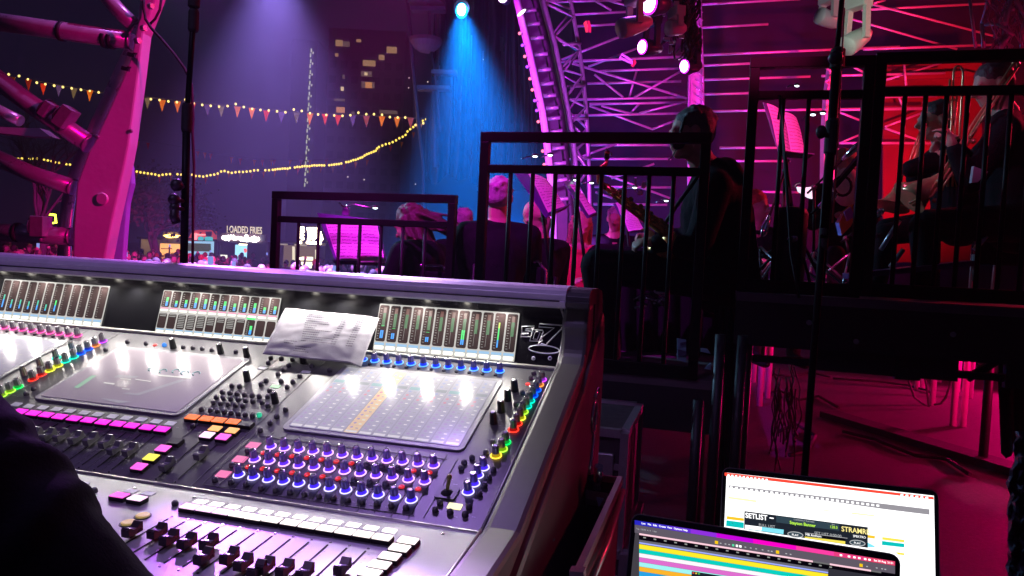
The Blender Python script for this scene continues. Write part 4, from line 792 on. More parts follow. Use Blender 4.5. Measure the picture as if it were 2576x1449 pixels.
MB().prism([P(x, y, DL_ + .4) for x, y in [(-30, 318), (70, 322), (98, 322), (128, 344), (80, 343), (-30, 332)]], V3((0, .1, 0))).build('cross_plate', lf, TUBEM)
for x, y, dx, dy, r in [(157, 79, 8, 42, .056), (267, 98, 5, 40, .052), (282, 100, 4, 38, .052)]:
    a = P(x - 5, y - 1, DL_); c = P(x + 5, y + 1, DL_); MB().tube(a, c, r, n=18).build('strap', lf, STRAP)
MB().tube(P(40, 584, DL_), P(50, 585, DL_), .055, n=18).build('strap', lf, STRAP)
def clamp(x, y, w_, h_, ang):
    c = P(x, y, DL_ - .05); X_ = (P(x + 10 * math.cos(ang), y + 10 * math.sin(ang), DL_ - .05) - c).normalized(); N_ = V3((0, -1, 0)); Y_ = X_.cross(N_).normalized()
    MB().use(mat('clamp_cast', (.40, .38, .40), .4, .5, nz=.3)).obox(c, X_ * w_, N_ * .045, Y_ * h_).use(STRAP).tube(c - X_ * w_ * 1.25, c - X_ * w_ * 1.0, .058, n=16).use(STEEL).tube(c + Y_ * h_ * .8, c + Y_ * h_ * 1.5, .014, n=8).build('clamp', lf, bevel=.005)
clamp(166, 296, .034, .062, .62); clamp(122, 277, .020, .045, .62); clamp(103, 570, .038, .058, .05)
MB().lathe(P(257.5, 500, DL_ - .075), V3((-.10, -1, 0)), [(.034, -.005), (.034, .004), (.030, .008)], 26).build('cap_disc', lf, mat('plastic_grey', (.85, .82, .85), .6))
for x, y in [(362, 71), (347, 103), (380, 16)]: MB().tube(P(x - 5, y, DL_ - .12), P(x + 4, y - 1, DL_ - .13), .016, n=10).build('bolt', lf, STEEL)
for x, y in [(331, 138), (316, 173)]: MB().bar(P(x - 9, y - 2, DL_ - .1), P(x + 9, y + 2, DL_ - .1), .02, .02).path([P(x, y, DL_ - .12), P(x + 6, y - 4, DL_ - .13), P(x + 14, y - 3, DL_ - .12)], .005, 5).build('hook', lf, STRAP)
g = MB().path([P(x, y, DL_ - .2) for x, y in [(362, -20), (361, 20), (366, 48), (380, 70), (405, 97), (440, 138), (463, 170), (474, 192), (482, 215), (484, 250), (486, 300), (484, 330), (488, 420), (486, 520), (484, 690)]], .0075, 8)
g.path([P(x, y, DL_ - .15) for x, y in [(408, -20), (402, 25), (390, 48), (374, 64)]], .007, 8); o = g.build('cable', None, STRAP, P(366, 0, 4)); tag(o, 'black cable drooping from the fin column down along the black stand', 'cable')
for x, y, r_, ax_ in [(186, 472, .050, (1, .4)), (226, 363, .058, (1, .65)), (333, 103, .054, (1, .12)), (347, 74, .046, (1, 1)), (182, 596, .054, (1, .05))]:
    a = P(x - 4, y - 4 * ax_[1], DL_); c = P(x - 1, y - ax_[1], DL_); MB().tube(a, c, r_, n=18).build('weld_collar', lf, mat('weld_dull', (.3, .28, .3), .6, .4, nz=.5, ns=40))
for x, y in [(330, 330), (246, 345)]: MB().lathe(P(x, y, DL_ - .066), V3((0, -1, 0)), [(.012, 0), (.012, .006), (.007, .010)], 8).build('rivet', lf, STEEL)
# ================================================================ ROOF FRAME
RF = mat('roof_tube_alu', (.55, .52, .55), .38, .45, nz=.25, ns=6); DR = 12.5
rf = thing('roof_frame', 'wide scaffold of pale horizontal and diagonal tubes behind the band', 'stage roof', P(1800, 700, DR))
def z3p(x, y): return (1288 + x / 4, y / 4)
def z4p(x, y): return (1932 + x / 4, y / 4)
def z7p(x, y): return (1288 + x / 4, 362.25 + y / 4)
def z8p(x, y): return (1932 + x / 4, 362.25 + y / 4)
bars = [(z3p, 410, 20, 1100, 0), (z3p, 580, 150, 1160, 118), (z3p, 640, 265, 1050, 243), (z3p, 480, 622, 1720, 570), (z3p, 880, 715, 1700, 688), (z3p, 600, 1003, 1740, 978), (z3p, 780, 1048, 1760, 1030), (z3p, 600, 1163, 1700, 1140), (z3p, 760, 840, 1700, 818),
 (z3p, 1830, 50, 2900, -12), (z3p, 1900, 280, 2576, 243), (z3p, 1870, 557, 3900, 470), (z3p, 1930, 660, 2576, 630), (z3p, 1930, 803, 3000, 770), (z3p, 1900, 950, 2576, 932), (z3p, 1930, 1120, 4200, 1085),
 (z7p, 780, 10, 1640, 10), (z7p, 2090, 38, 2900, 38), (z7p, 2190, 172, 2800, 172), (z7p, 830, 430, 1600, 437), (z7p, 820, 605, 1560, 612), (z7p, 2440, 480, 2880, 487), (z7p, 2440, 617, 2700, 620), (z7p, 560, 150, 1600, 150),
 (z4p, 940, 100, 2230, 35), (z4p, 960, 497, 2250, 450), (z4p, 540, 765, 1780, 735), (z4p, 720, 940, 1830, 922), (z4p, 720, 985, 1700, 965), (z4p, 720, 1440, 1800, 1440), (z4p, 700, 1105, 1620, 1095),
 (z3p, 500, 600, 1260, 300), (z3p, 600, 635, 1760, 990), (z3p, 770, 670, 1290, 475), (z3p, 830, 750, 1120, 980), (z3p, 1180, 980, 1260, 690), (z3p, 1230, 980, 1720, 705), (z3p, 780, 1065, 1410, 1300), (z3p, 900, 1065, 1200, 1145), (z3p, 1190, 1140, 1290, 1035), (z3p, 1280, 1140, 1760, 1020), (z3p, 1405, 1302, 1640, 1215), (z3p, 840, 10, 1000, 105), (z3p, 950, 0, 1200, 70),
 (z7p, 620, 155, 1050, 0), (z7p, 690, 215, 1590, 545), (z7p, 1000, 345, 1430, 200), (z7p, 840, 485, 1010, 545),
 (z4p, 960, 20, 2300, 370), (z4p, 760, 170, 1900, 495), (z4p, 820, 655, 985, 740), (z4p, 1190, 805, 1780, 622), (z4p, 720, 1130, 950, 1220), (z4p, 1180, 1275, 1620, 1110), (z4p, 1180, 1290, 1620, 1449), (z4p, 720, 1440, 950, 1345), (z4p, 1370, 640, 1390, 860), (z4p, 1300, 930, 1360, 1080), (z4p, 1060, 35, 1180, 0), (z8p, 690, 50, 900, 125), (z8p, 820, 160, 920, 165)]
for i, (z, x0, y0, x1, y1) in enumerate(bars):
    hz = i < 31; dd = DR + (.0 if hz else .18 * (1 if i % 2 else -1)); MB().tube(P(*z(x0, y0), dd), P(*z(x1, y1), dd), (.022 if hz else .019) * (1.12 if i in (3, 31, 32) else 1), n=8).build('roof_tube', rf, RF)
def lattice(root, A, B, d1, d2, n, r, name='lacing'):
    def at(L, t):
        s = t * (len(L) - 1); i = min(int(s), len(L) - 2); f_ = s - i; return (L[i][0] * (1 - f_) + L[i + 1][0] * f_, L[i][1] * (1 - f_) + L[i + 1][1] * f_)
    for k in range(n):
        a = at(A, k / n); b_ = at(B, (k + .5) / n); c = at(A, (k + 1) / n)
        MB().path([P(*a, d1), P(*b_, d2), P(*c, d1)], r, 6).build(name, root, RF)
ar = thing('arch_truss', 'leaning lattice arch truss with a glowing magenta outer tube', 'truss', P(1400, 700, 10))
CA = [(1296, -20), (1309, 38), (1327, 112), (1342, 180), (1365, 285), (1376, 362), (1384, 440), (1390, 520), (1394, 700)]; CB = [(1362, -20), (1369, 10), (1398, 118), (1415, 200), (1430, 280), (1442, 350), (1450, 440), (1455, 540), (1458, 700)]
CC = [(1425, -20), (1437, 10), (1455, 110), (1465, 180), (1474, 270), (1479, 362), (1482, 450), (1484, 560), (1486, 700)]
ARM = mat('arch_panel', (.13, .11, .14), .6, nz=.3, ns=4)
MB().path([P(x, y, 9.4) for x, y in CA], .046, 12).build('outer_tube', ar, mat('arch_tube_white', (.8, .78, .8), .45, .1, nz=.1)); MB().path([P(x, y, 9.9) for x, y in CB], .032, 10).build('inner_tube', ar, RF); MB().path([P(x, y, 10.6) for x, y in CC], .030, 10).build('rear_tube', ar, RF)
MB().path([P(x - 6, y, 10.5) for x, y in CB], .026, 8).build('rear_tube', ar, RF)
pts1 = [(x + 9, y) for x, y in CA]; pts2 = [(x - 20, y) for x, y in CB]
g = MB().use(ARM)
for i in range(len(pts1) - 1): g.prism([P(*pts1[i], 10.0), P(*pts2[i], 10.2), P(*pts2[i + 1], 10.2), P(*pts1[i + 1], 10.0)], V3((0, .03, 0)))
g.build('side_panel', ar)
MB().path([P(x - 22 + 3 * math.sin(y * .05), y, 9.7) for x, y in CB], .045, 8).build('cable_bundle', ar, STRAP)
for y in (26, 60, 95, 136, 175, 210, 240, 271, 297, 330, 372, 410, 452, 500): 
    def xa(L): 
        for (x0, y0), (x1, y1) in zip(L[:-1], L[1:]):
            if y0 <= y <= y1: return x0 + (x1 - x0) * (y - y0) / (y1 - y0)
        return L[-1][0]
    MB().tube(P(xa(CA) + 12, y + 1, 9.6), P(xa(CB) - 24, y - 1, 9.6), .026, n=8).build('rung', ar, RF)
lattice(ar, CB, CC, 10.0, 10.6, 9, .022); lattice(ar, CC, CB, 10.6, 10.5, 7, .018)
for y in (112, 218, 300, 400): MB().tube(P(xa(CB) + 4 if False else 1405 + y * .11, y, 10.3), P(1450 + y * .09, y - 3, 10.5), .024, n=8).build('rung', ar, RF)
for (x, y), c in zip([(1307, 84), (1314, 114), (1320, 142), (1326, 168), (1333, 198), (1339, 226), (1345, 253), (1350, 278), (1354, 306), (1365, 380), (1369, 414)], ['r', 'b', 'r', 'b', 'r', 'r', 'b', 'b', 'r', 'r', 'r']):
    MB().use(glow('arch_led_' + c, (1, .15, .25) if c == 'r' else (.35, .05, 1), 2.5), True).ball(P(x, y, 9.3), .020, n=8, m=5).build('led', ar)
o = MB().use(glow('strip_light_white', (1, .9, 1), 5), True).ball(P(1312, 32, 9.2), .065, .03, .022, X=(P(1320, 28, 9.2) - P(1306, 38, 9.2)).normalized(), n=10, m=6).build('work_light', None, None, P(1312, 32, 9.2)); tag(o, 'small white lit lamp on the upper outer tube of the arch truss', 'lamp')
vt = thing('vertical_truss', 'upright red-pink truss leg rising behind the saxophonist head', 'truss', P(1750, 700, 11.5))
VL = [(1748, -20), (1752, 25), (1756, 125), (1750, 185), (1738, 190), (1737, 270), (1736, 500)]; VR = [(1762, -20), (1764, 75), (1768, 175), (1769, 270), (1769, 500)]
g = MB(); g.prism([P(x, y, 11.5) for x, y in VL] + [P(x, y, 11.5) for x, y in VR[::-1]], V3((0, .2, 0))); g.build('leg_panel', vt, mat('truss_cladding', (.6, .5, .52), .6, nz=.3, ns=3)); MB().path([P(x - 4, y, 11.35) for x, y in VL], .02, 6).build('chord', vt, RF); MB().path([P(x, y, 11.35) for x, y in VR], .02, 6).build('chord', vt, RF)
for k in range(14): MB().tube(P(1750, 20 * k, 11.3), P(1768, 20 * k + 12, 11.3), .010, n=5).build('lacing', vt, RF)
v2 = thing('vertical_truss', 'purple lattice truss leg right of the tilted music sheet', 'truss', P(2090, 700, 11)); MB().prism([P(x, y, 11) for x, y in [(2090, 165), (2107, 165), (2102, 240), (2100, 330), (2096, 700), (2070, 700), (2074, 330), (2080, 240)]], V3((0, .15, 0))).build('leg_panel', v2, mat('truss_cladding'))
for k in range(11): MB().tube(P(2076 + (k % 2) * 26, 170 + 18 * k, 10.9), P(2102 - (k % 2) * 26, 188 + 18 * k, 10.9), .014, n=5).build('lacing', v2, RF)
v3 = thing('tower_truss', 'grey lattice tower with rigging in the upper right corner', 'truss', P(2500, 300, 7)); GR = mat('rigging_grey', (.42, .42, .40), .45, .4, nz=.3)
for a, c in [((2492, -20), (2470, 60)), ((2470, 60), (2475, 120)), ((2545, -20), (2530, 60)), ((2530, 60), (2518, 125)), ((2560, 30), (2520, 118)), ((2510, 60), (2550, 90)), ((2576, 60), (2545, 20)), ((2480, 62), (2515, 62)), ((2515, 62), (2535, 5)), ((2500, 90), (2548, 118)), ((2555, 0), (2590, 60)), ((2565, 90), (2600, 10)), ((2540, 90), (2520, 120)), ((2440, 0), (2455, 120)), ((2580, 0), (2570, 120))]: MB().tube(P(*a, 7 + rnd.uniform(-.2, .2)), P(*c, 7 + rnd.uniform(-.2, .2)), rnd.uniform(.012, .022), n=6).build('lacing', v3, GR)
for k in range(16): MB().path([P(2470 + rnd.uniform(0, 110), -10, 6.9), P(2470 + rnd.uniform(0, 110), 50, 6.9), P(2490 + rnd.uniform(0, 90), 122, 6.9)], .005, 4).build('cable', v3, mat('cable_pink_dull', (.25, .15, .2), .6))
# back cloth, red panel standing in for lit haze
o = MB().prism([P(1200, 760, 17), P(2750, 820, 17), P(2750, -120, 17), P(1440, -120, 17), P(1440, 480, 17), P(1200, 480, 17)], V3((0, .05, 0))).build('backdrop_cloth', None, mat('backdrop_cloth', (.014, .010, .030), .95, nz=.3, ns=.8, bump=.2, bs=5), P(1900, 800, 17)); tag(o, 'dark backdrop cloth behind the roof scaffold', 'backdrop')
REDM = mat('red_panel_colour', (.13, .012, .010), .75, nz=.55, ns=1.2)
o = MB().prism([P(x, y, 13.2) for x, y in [(2222, 160), (2470, 150), (2470, 660), (2222, 660)]], V3((0, .04, 0))).build('red_back_panel', None, REDM, P(2300, 450, 13)); tag(o, 'red panel standing in for lit haze behind the trombone players', 'cloth')
o = MB().prism([P(x, y, 12.9) for x, y in [(2230, 186), (2430, 178), (2480, 190), (2350, 198), (2225, 200)]], V3((0, .04, 0))).build('red_back_panel', None, REDM, P(2330, 190, 13)); tag(o, 'thin red cloth strip under the black top rail', 'cloth')
# ================================================================ LIGHT FIXTURES
MHB = mat('fixture_white', (.62, .66, .62), .4, nz=.1); MHD = mat('fixture_dark', (.03, .025, .05), .35)
LENS = glow('lens_magenta', (1, .55, 1), 14); LENSR = glow('lens_rim', (.75, .02, 1), 3.0)
def lamphead(name, label, x, y, d, r, ax, L, body, lens=None, cat='stage light', yoke=True, top=40):
    ax = V3(ax).normalized(); c = P(x, y, d); t = thing(name, label, cat, c)
    g = MB().use(body, True); g.lathe(c, -ax, [(r, 0), (r * 1.08, .02), (r * 1.05, L * .35), (r * .85, L * .8), (r * .5, L)], 22); g.build('head', t)
    if lens: MB().use(lens).lathe(c + ax * .004, ax, [(r * .82, 0), (r * .6, .015), (.001, .022)], 22).build('lens', t); MB().use(LENSR).lathe(c + ax * .001, ax, [(r * .98, 0), (r * .82, .006)], 22).build('lens_rim', t)
    if yoke:
        s = ax.cross(Zc).normalized(); m_ = c - ax * L * .45; up = P(x, y - top, d) - c; tp = m_ + Zc * max(up.length, r * 1.6)
        for k in (-1, 1): MB().bar(m_ + s * k * r * 1.2, tp + s * k * r * 1.05, .05, .03, s).build('yoke_arm', t, body)
        MB().obox(tp + Zc * .03, s * r * 1.25, ax.cross(s).cross(s).normalized() * r * .6 if False else Zc.cross(s) * r * .7, Zc * .045).build('base', t, body, bevel=.008)
    return t
lamphead('moving_head_light', 'large moving head with blown-out magenta lens at the top of the picture', 1633, 8, 6.3, .098, (-.80, -.58, -.18), .22, mat('fixture_purple', (.10, .06, .18), .3), LENS, yoke=False)
lamphead('moving_head_light', 'moving head with magenta lens below the big white-bodied one', 1616, 118, 6.6, .068, (-.84, -.52, -.12), .22, mat('fixture_purple'), LENS, top=60)
lamphead('moving_head_light', 'lowest moving head with magenta lens beside the upright truss leg', 1722, 167, 6.9, .066, (-.84, -.5, -.2), .20, mat('fixture_purple'), LENS, top=46)
lamphead('moving_head_light', 'white-bodied moving head tilted down to the left, unlit', 1560, 73, 6.0, .075, (-.86, -.35, -.36), .30, MHB, None, top=58)
lamphead('moving_head_light', 'white moving head hanging over the middle of the right railing', 2128, 118, 5.4, .072, (-.75, -.35, -.55), .26, MHB, None, top=84)
lamphead('moving_head_light', 'grey moving head with a blue edge left of the black microphone stand', 2060, 38, 5.8, .062, (-.86, -.3, .2), .20, mat('fixture_grey', (.4, .38, .45), .4), None, top=44)
lamphead('par_can', 'round par can with a white lit rim hanging in the cable tangle', 1680, 70, 6.4, .065, (-.9, -.3, -.1), .17, mat('fixture_rim_white', (.45, .5, .47), .4), None, top=30)
bl = thing('spotlight', 'spotlight shining blue-white through the smoke', 'stage light', P(1161, 24, 15)); MB().use(glow('lens_blue_white', (.55, .95, 1), 22), True).ball(P(1161, 24, 14.9), .085, .05, .12, n=16, m=10).build('lens', bl); MB().use(glow('lens_blue_rim', (.0, .5, 1), 5), True).ball(P(1161, 27, 15), .12, .05, .16, n=16, m=10).build('lens_rim', bl); MB().lathe(P(1161, 20, 15.05), V3((0, 1, .3)), [(.16, 0), (.17, .1), (.12, .35), (.05, .4)], 18).build('housing', bl, MHD)
b2 = thing('spotlight', 'small violet spotlight at the top edge left of the arch truss', 'stage light', P(1264, -1, 11)); MB().use(glow('lens_violet', (.9, .5, 1), 9), True).ball(P(1264, -2, 10.9), .06, .03, .05, n=10, m=6).build('lens', b2); MB().lathe(P(1266, -6, 11), V3((.2, 1, .2)), [(.08, 0), (.08, .2)], 14).build('housing', b2, MHD)
tg = thing('rigging_truss', 'drop truss wrapped in a tangle of black cables and clamps', 'truss', P(1740, 0, 6.9))
for x0, x1 in ((1738, 1752), (1714, 1726), (1722, 1700)): MB().tube(P(x0, -60, 7), P(x1, 150 if x0 > 1730 else 60, 6.9), .022, n=8).build('chord', tg, MHD)
for k in range(46):
    x = rnd.uniform(1690, 1765); y = rnd.uniform(-30, 90); pts = [P(x, y, 6.8)]
    for j in range(4): x += rnd.uniform(-14, 14); y += rnd.uniform(8, 26); x = min(x, 1762); pts.append(P(x, min(y, 150), 6.8 + rnd.uniform(-.12, .12)))
    MB().path(smooth_pts(pts), rnd.uniform(.006, .014), 5).build('cable', tg, [STRAP, mat('cable_magenta_sheen', (.10, .03, .08), .3), MHD][k % 3])
for k in range(14): c = P(rnd.uniform(1660, 1725), rnd.uniform(0, 140), 6.6); MB().box(c, rnd.uniform(.02, .05), .03, rnd.uniform(.02, .07)).build('clamp', tg, mat('clamp_alu', (.6, .6, .58), .3, .6), bevel=.004)
o = MB().use(mat('tag_orange', (.85, .35, .06), .7)).prism([P(x, y, 10) for x, y in [(1468, 58), (1475, 51), (1478, 62), (1479, 80), (1474, 81), (1471, 68)]], V3((0, .02, 0))).use(mat('tag_red', (.7, .05, .05), .7)).prism([P(x, y, 10) for x, y in [(1478, 52), (1483, 52), (1487, 68), (1487, 82), (1481, 80)]], V3((0, .02, 0))).build('hook_sling', None, None, P(1476, 60, 10)); tag(o, 'orange and red lifting hooks hanging from a roof tube', 'hook')
o = MB().use(mat('bag_white', (.6, .55, .6), .6)).path([P(x, y, 9.6) for x, y in [(1560, 148), (1564, 136), (1590, 152), (1592, 160), (1562, 146)]], .018, 6).use(mat('tag_red')).prism([P(x, y, 9.6) for x, y in [(1590, 156), (1598, 148), (1601, 158), (1594, 168), (1588, 164)]], V3((0, .03, 0))).build('shackle', None, None, P(1580, 150, 9.6)); tag(o, 'white triangular rigging bracket with a red end under the roof tube', 'bracket')
# ================================================================ RISERS, RAILINGS
DECKT = mat('riser_deck_top', (.12, .10, .11), .5, nz=.4, ns=7); DECKF = mat('riser_frame_black', (.012, .012, .015), .5, nz=.3)
LEGM = mat('riser_leg_alu', (.75, .72, .72), .30, .3, nz=.15, ns=20)
def riser(label, a0, a1, b0, b1, z, valance):
    t = thing('stage_riser', label, 'stage riser', S((a0 + a1) / 2, b0, 0), 'band risers')
    MB().obox(S((a0 + a1) / 2, (b0 + b1) / 2, z - .02), Xc * (a1 - a0) / 2, Yc * (b1 - b0) / 2, Zc * .02).build('deck', t, DECKT)
    MB().obox(S((a0 + a1) / 2, b0 + .03, z - .04 - valance / 2), Xc * (a1 - a0) / 2, Yc * .03, Zc * valance / 2).build('edge_beam', t, DECKF)
    return t
ra = riser('lowest band riser behind the mixing console', -2.75, -1.34, 3.94, 8.2, .47, .3)
rb_ = riser('middle band riser under the saxophonist', -1.30, .02, 3.40, 8.4, .77, .20)
rc = riser('highest band riser under the trombonists', .10, 3.6, 3.57, 9.4, 1.17, .20)
for t, a0, a1, b0, z in ((rb_, -1.25, -.03, 3.45, .74), (rc, .16, 3.4, 3.62, 1.12)):
    for a in ([a0, a1] if t is rb_ else [a0]): MB().tube(S(a, b0, 0), S(a, b0, z), .030, n=12).build('leg', t, DECKF)
for x, yb in ((2270, 948), (2306, 979), (2320, 979), (2345, 1018), (2397, 1070), (2422, 1072), (1910, 1020), (1922, 985), (1937, 930), (2052, 905), (2285, 930), (1895, 960), (2440, 1000), (2362, 960), (2408, 985), (1930, 1000)):
    d_ = 1.28 * 1860 / (yb - (646 + (x - 1288) * .0489)); p_ = P(x, yb, d_); MB().tube(V3((p_.x, p_.y, .0)), V3((p_.x, p_.y, 1.13)), .028, n=12).build('leg', rc, LEGM)
for x, yb, r in ((2472, 1165, .030),): d_ = 1.28 * 1860 / (yb - 704); p_ = P(x, yb, d_); MB().tube(V3((p_.x, p_.y, 0)), V3((p_.x, p_.y, 1.13)), r, n=12).build('leg', rc, DECKF)
for zz, th in ((.935, .03), (.86, .03)): MB().bar(S(.12, 3.66, zz), S(3.5, 3.66, zz), .05, th).build('brace', rc, DECKF)
for a, a2 in ((.9, 1.05), (1.25, 1.1), (1.62, 1.45)): MB().bar(S(a, 3.68, .96), S(a2, 3.68, .84), .03, .03).build('brace', rc, DECKF)
for a in (.85, 1.28, 1.62, 1.95): MB().obox(S(a, 3.64, .90), Xc * .05, Yc * .02, Zc * .08).build('bracket', rc, DECKF)
MB().obox(S(.75, 3.66, .93), Xc * .30, Yc * .03, Zc * .10).build('skirt', rc, DECKF)
for k, (a, z_) in enumerate([(.42, 1.05), (1.0, 1.04), (.62, .98)]): MB().lathe(S(a, 3.565, z_), -Yc, [(.012, 0), (.012, .004), (.006, .004), (.006, .001)], 12).build('bolt', rc, STEEL)
def railing(label, pTL, pTR, h, thick, nbars, gap=.125, first=0):
    A = pTL; B_ = pTR; t = thing('guard_railing', label, 'railing', A - Zc * h, 'black guard railings on the risers'); X_ = (B_ - A); X_.z = 0; L = X_.length; X_.normalize(); N_ = Zc.cross(X_)
    def bx(nm, c, hx, hy, hz): MB().obox(c, X_ * hx, N_ * hy, Zc * hz).build(nm, t, BLACKM, bevel=.003)
    w_ = thick / 2; M_ = (A + B_) / 2
    bx('top_rail', V3((M_.x, M_.y, A.z - w_)), L / 2, .022, w_)
    bx('mid_rail', V3((M_.x, M_.y, A.z - gap - w_ - .02)), L / 2 - w_, .016, .019)
    bx('bottom_rail', V3((M_.x, M_.y, A.z - h + .03)), L / 2 - w_, .02, .03)
    for s in (0, 1): p_ = A + X_ * (w_ + (L - 2 * w_) * s); bx('post', V3((p_.x, p_.y, A.z - h / 2 - w_)), w_ * .95, .021, h / 2 - w_)
    for i in range(nbars):
        p_ = A + X_ * (w_ * 2 + (L - 4 * w_) * (i + 1) / (nbars + 1)); MB().tube(V3((p_.x, p_.y, A.z - gap - .05)), V3((p_.x, p_.y, A.z - h + .05)), .0105, n=8).build('baluster', t, BLACKM)
    return t
def lvl(a, b_):   # force level
    b_.z = a.z; return a, b_
railing('left guard railing, lowest of the stepped row', *lvl(P(689, 481, 4.50), P(1150, 488, 4.12)), 1.13, .046, 7, .125)
railing('middle guard railing in front of the saxophonist', *lvl(P(1212, 333, 3.55), P(1792, 328, 3.27)), 1.10, .046, 8, .13)
railing('tall guard railing right of the middle one, short section', *lvl(P(1888, 148, 3.40), P(2203, 136, 3.262)), 1.07, .046, 3, .125)
railing('tall guard railing at the right edge, long section', *lvl(P(2204, 135, 3.258), P(2700, 118, 3.05)), 1.07, .046, 7, .125)
# floor clutter at the right
o = MB().bar(P(2085, 1045, 6.58), P(2640, 1213, 4.72), .20, .08).build('floor_beam', None, RUB, P(2300, 1110, 5.6)); tag(o, 'black cable ramp lying diagonally across the red floor', 'cable ramp')
def floorpt(x, y): return P(x, y, 1.28 * 1860 / (y - (646 + (x - 1288) * .0489))) + Zc * .015
for lab, pts in [('dark cable pair running along the floor to the riser legs', [(2095, 955), (2200, 962), (2280, 972), (2330, 985), (2340, 990)]), ('thin cable winding at the back of the red floor', [(2150, 920), (2180, 908), (2200, 925), (2230, 918), (2270, 900), (2300, 920)]), ('cable running from the left legs toward the console', [(1905, 1000), (1960, 985), (2010, 1010), (2060, 1000), (2110, 1030)]), ('looped cable near the laptops top edge', [(1960, 1090), (2000, 1070), (2050, 1100), (2030, 1140), (1985, 1150)]), ('long cable curving in front of the diagonal ramp', [(2120, 1090), (2200, 1110), (2300, 1150), (2380, 1160), (2440, 1200)]), ('cable loop on the floor beside the rightmost legs', [(2430, 925), (2450, 910), (2470, 928), (2445, 935), (2465, 942), (2490, 930)]), ('flat cable running under the tall railing', [(1935, 945), (1990, 950), (2040, 940), (2090, 952)])]:
    o = MB().path([floorpt(x, y) for x, y in pts], .014, 6).build('cable', None, RUB, floorpt(*pts[0])); tag(o, lab, 'cable', 'cables on the floor')
for lab, pts, dd in [('cable loop hanging between two pink riser legs', [(2302, 868), (2292, 920), (2286, 960), (2300, 1000), (2325, 1018), (2336, 1024), (2332, 980), (2322, 930), (2315, 880)], 7.2), ('long cable hanging from the riser down to the floor', [(2398, 905), (2392, 960), (2380, 1000), (2366, 1016), (2350, 1018)], 6.8)]:
    o = MB().path([P(x, y, dd) for x, y in pts], .010, 6).build('cable', None, RUB, P(*pts[0], dd)); tag(o, lab, 'cable')
ch = thing('cable_heap', 'heap of black cables and cloth with red rims under the riser', 'cable heap', floorpt(1975, 1120)); r5 = random.Random(5)
for k in range(20):
    x = r5.uniform(1945, 2005); y = r5.uniform(900, 1010); pts = []
    for j in range(8): pts.append(P(x, y, 4.6 + r5.uniform(-.1, .1))); x += r5.uniform(-9, 9); y += r5.uniform(10, 34)
    MB().path(smooth_pts(pts), r5.uniform(.003, .007), 6).build('cable', ch, RUB)
# added black infill hiding the lit riser deck behind the middle railing
g = MB().use(SUIT, True); vs = []; fs = []
for j in range(7):
    for i in range(41): vs.append(P(1478 + 9.6 * i, 690 + (250 * j / 6), 4.30 + .03 * math.sin(i * 1.1)))
for j in range(6):
    for i in range(40): a = j * 41 + i; fs.append([a, a + 1, a + 42, a + 41])
g.add(vs, fs, True); o = g.build('infill_sheet', None, None, P(1680, 900, 4.3)); tag(o, 'added black infill sheet behind the saxophonist legs', 'drape'); sm = o.modifiers.new('thick', 'SOLIDIFY'); sm.thickness = .01
g = MB().use(SUIT, True); vs = []; fs = []
for j in range(7):
    for i in range(15): vs.append(P(1796 + 5.4 * i, 772 + (560 * j / 6), 3.52 + .03 * math.sin(i * 1.7)))
for j in range(6):
    for i in range(14): a = j * 15 + i; fs.append([a, a + 1, a + 16, a + 15])
g.add(vs, fs, True); o = g.build('infill_sheet', None, None, P(1830, 1000, 3.5)); tag(o, 'added narrow black infill sheet between the middle and the highest riser', 'drape'); sm = o.modifiers.new('thick', 'SOLIDIFY'); sm.thickness = .01
o = MB().prism([P(x, y, 3.75) for x, y in [(1480, 925), (1795, 940), (1795, 1040), (1480, 1030)]], Yc * .02).build('masking_board', None, SUIT, P(1640, 980, 3.75)); tag(o, 'black board closing the front of the middle riser', 'board')
for lab, x in (('tall thin scaffold tube right of the flight cases', 1757), ('dark scaffold tube under the riser corner, left one', 1803), ('dark scaffold tube under the riser corner, right one', 1858)):
    p_ = P(x, 1000, 3.1); o = MB().tube(V3((p_.x, p_.y, 0)), V3((p_.x, p_.y, 1.0 if x > 1760 else .72)), .022, n=12).build('scaffold_tube', None, DECKF, V3((p_.x, p_.y, 0))); tag(o, lab, 'scaffold tube')
fl = thing('led_floor_light', 'pink striped stage floor light under the riser at the far right', 'stage light', V3((P(2505, 960, 7.4).x, P(2505, 960, 7.4).y, 0)))
MB().obox(P(2505, 873, 7.45), Xc * .07, Yc * .04, Zc * .18).build('housing', fl, MHD)
for y in (852, 873, 894):
    g = MB().use(glow('led_pink', (1, .0, .35), 6))
    for k in range(5): g.bar(P(2494, y - 6 + 3.2 * k, 7.38), P(2517, y - 9 + 3.2 * k, 7.38), .01, .007)
    g.build('led_bar', fl)
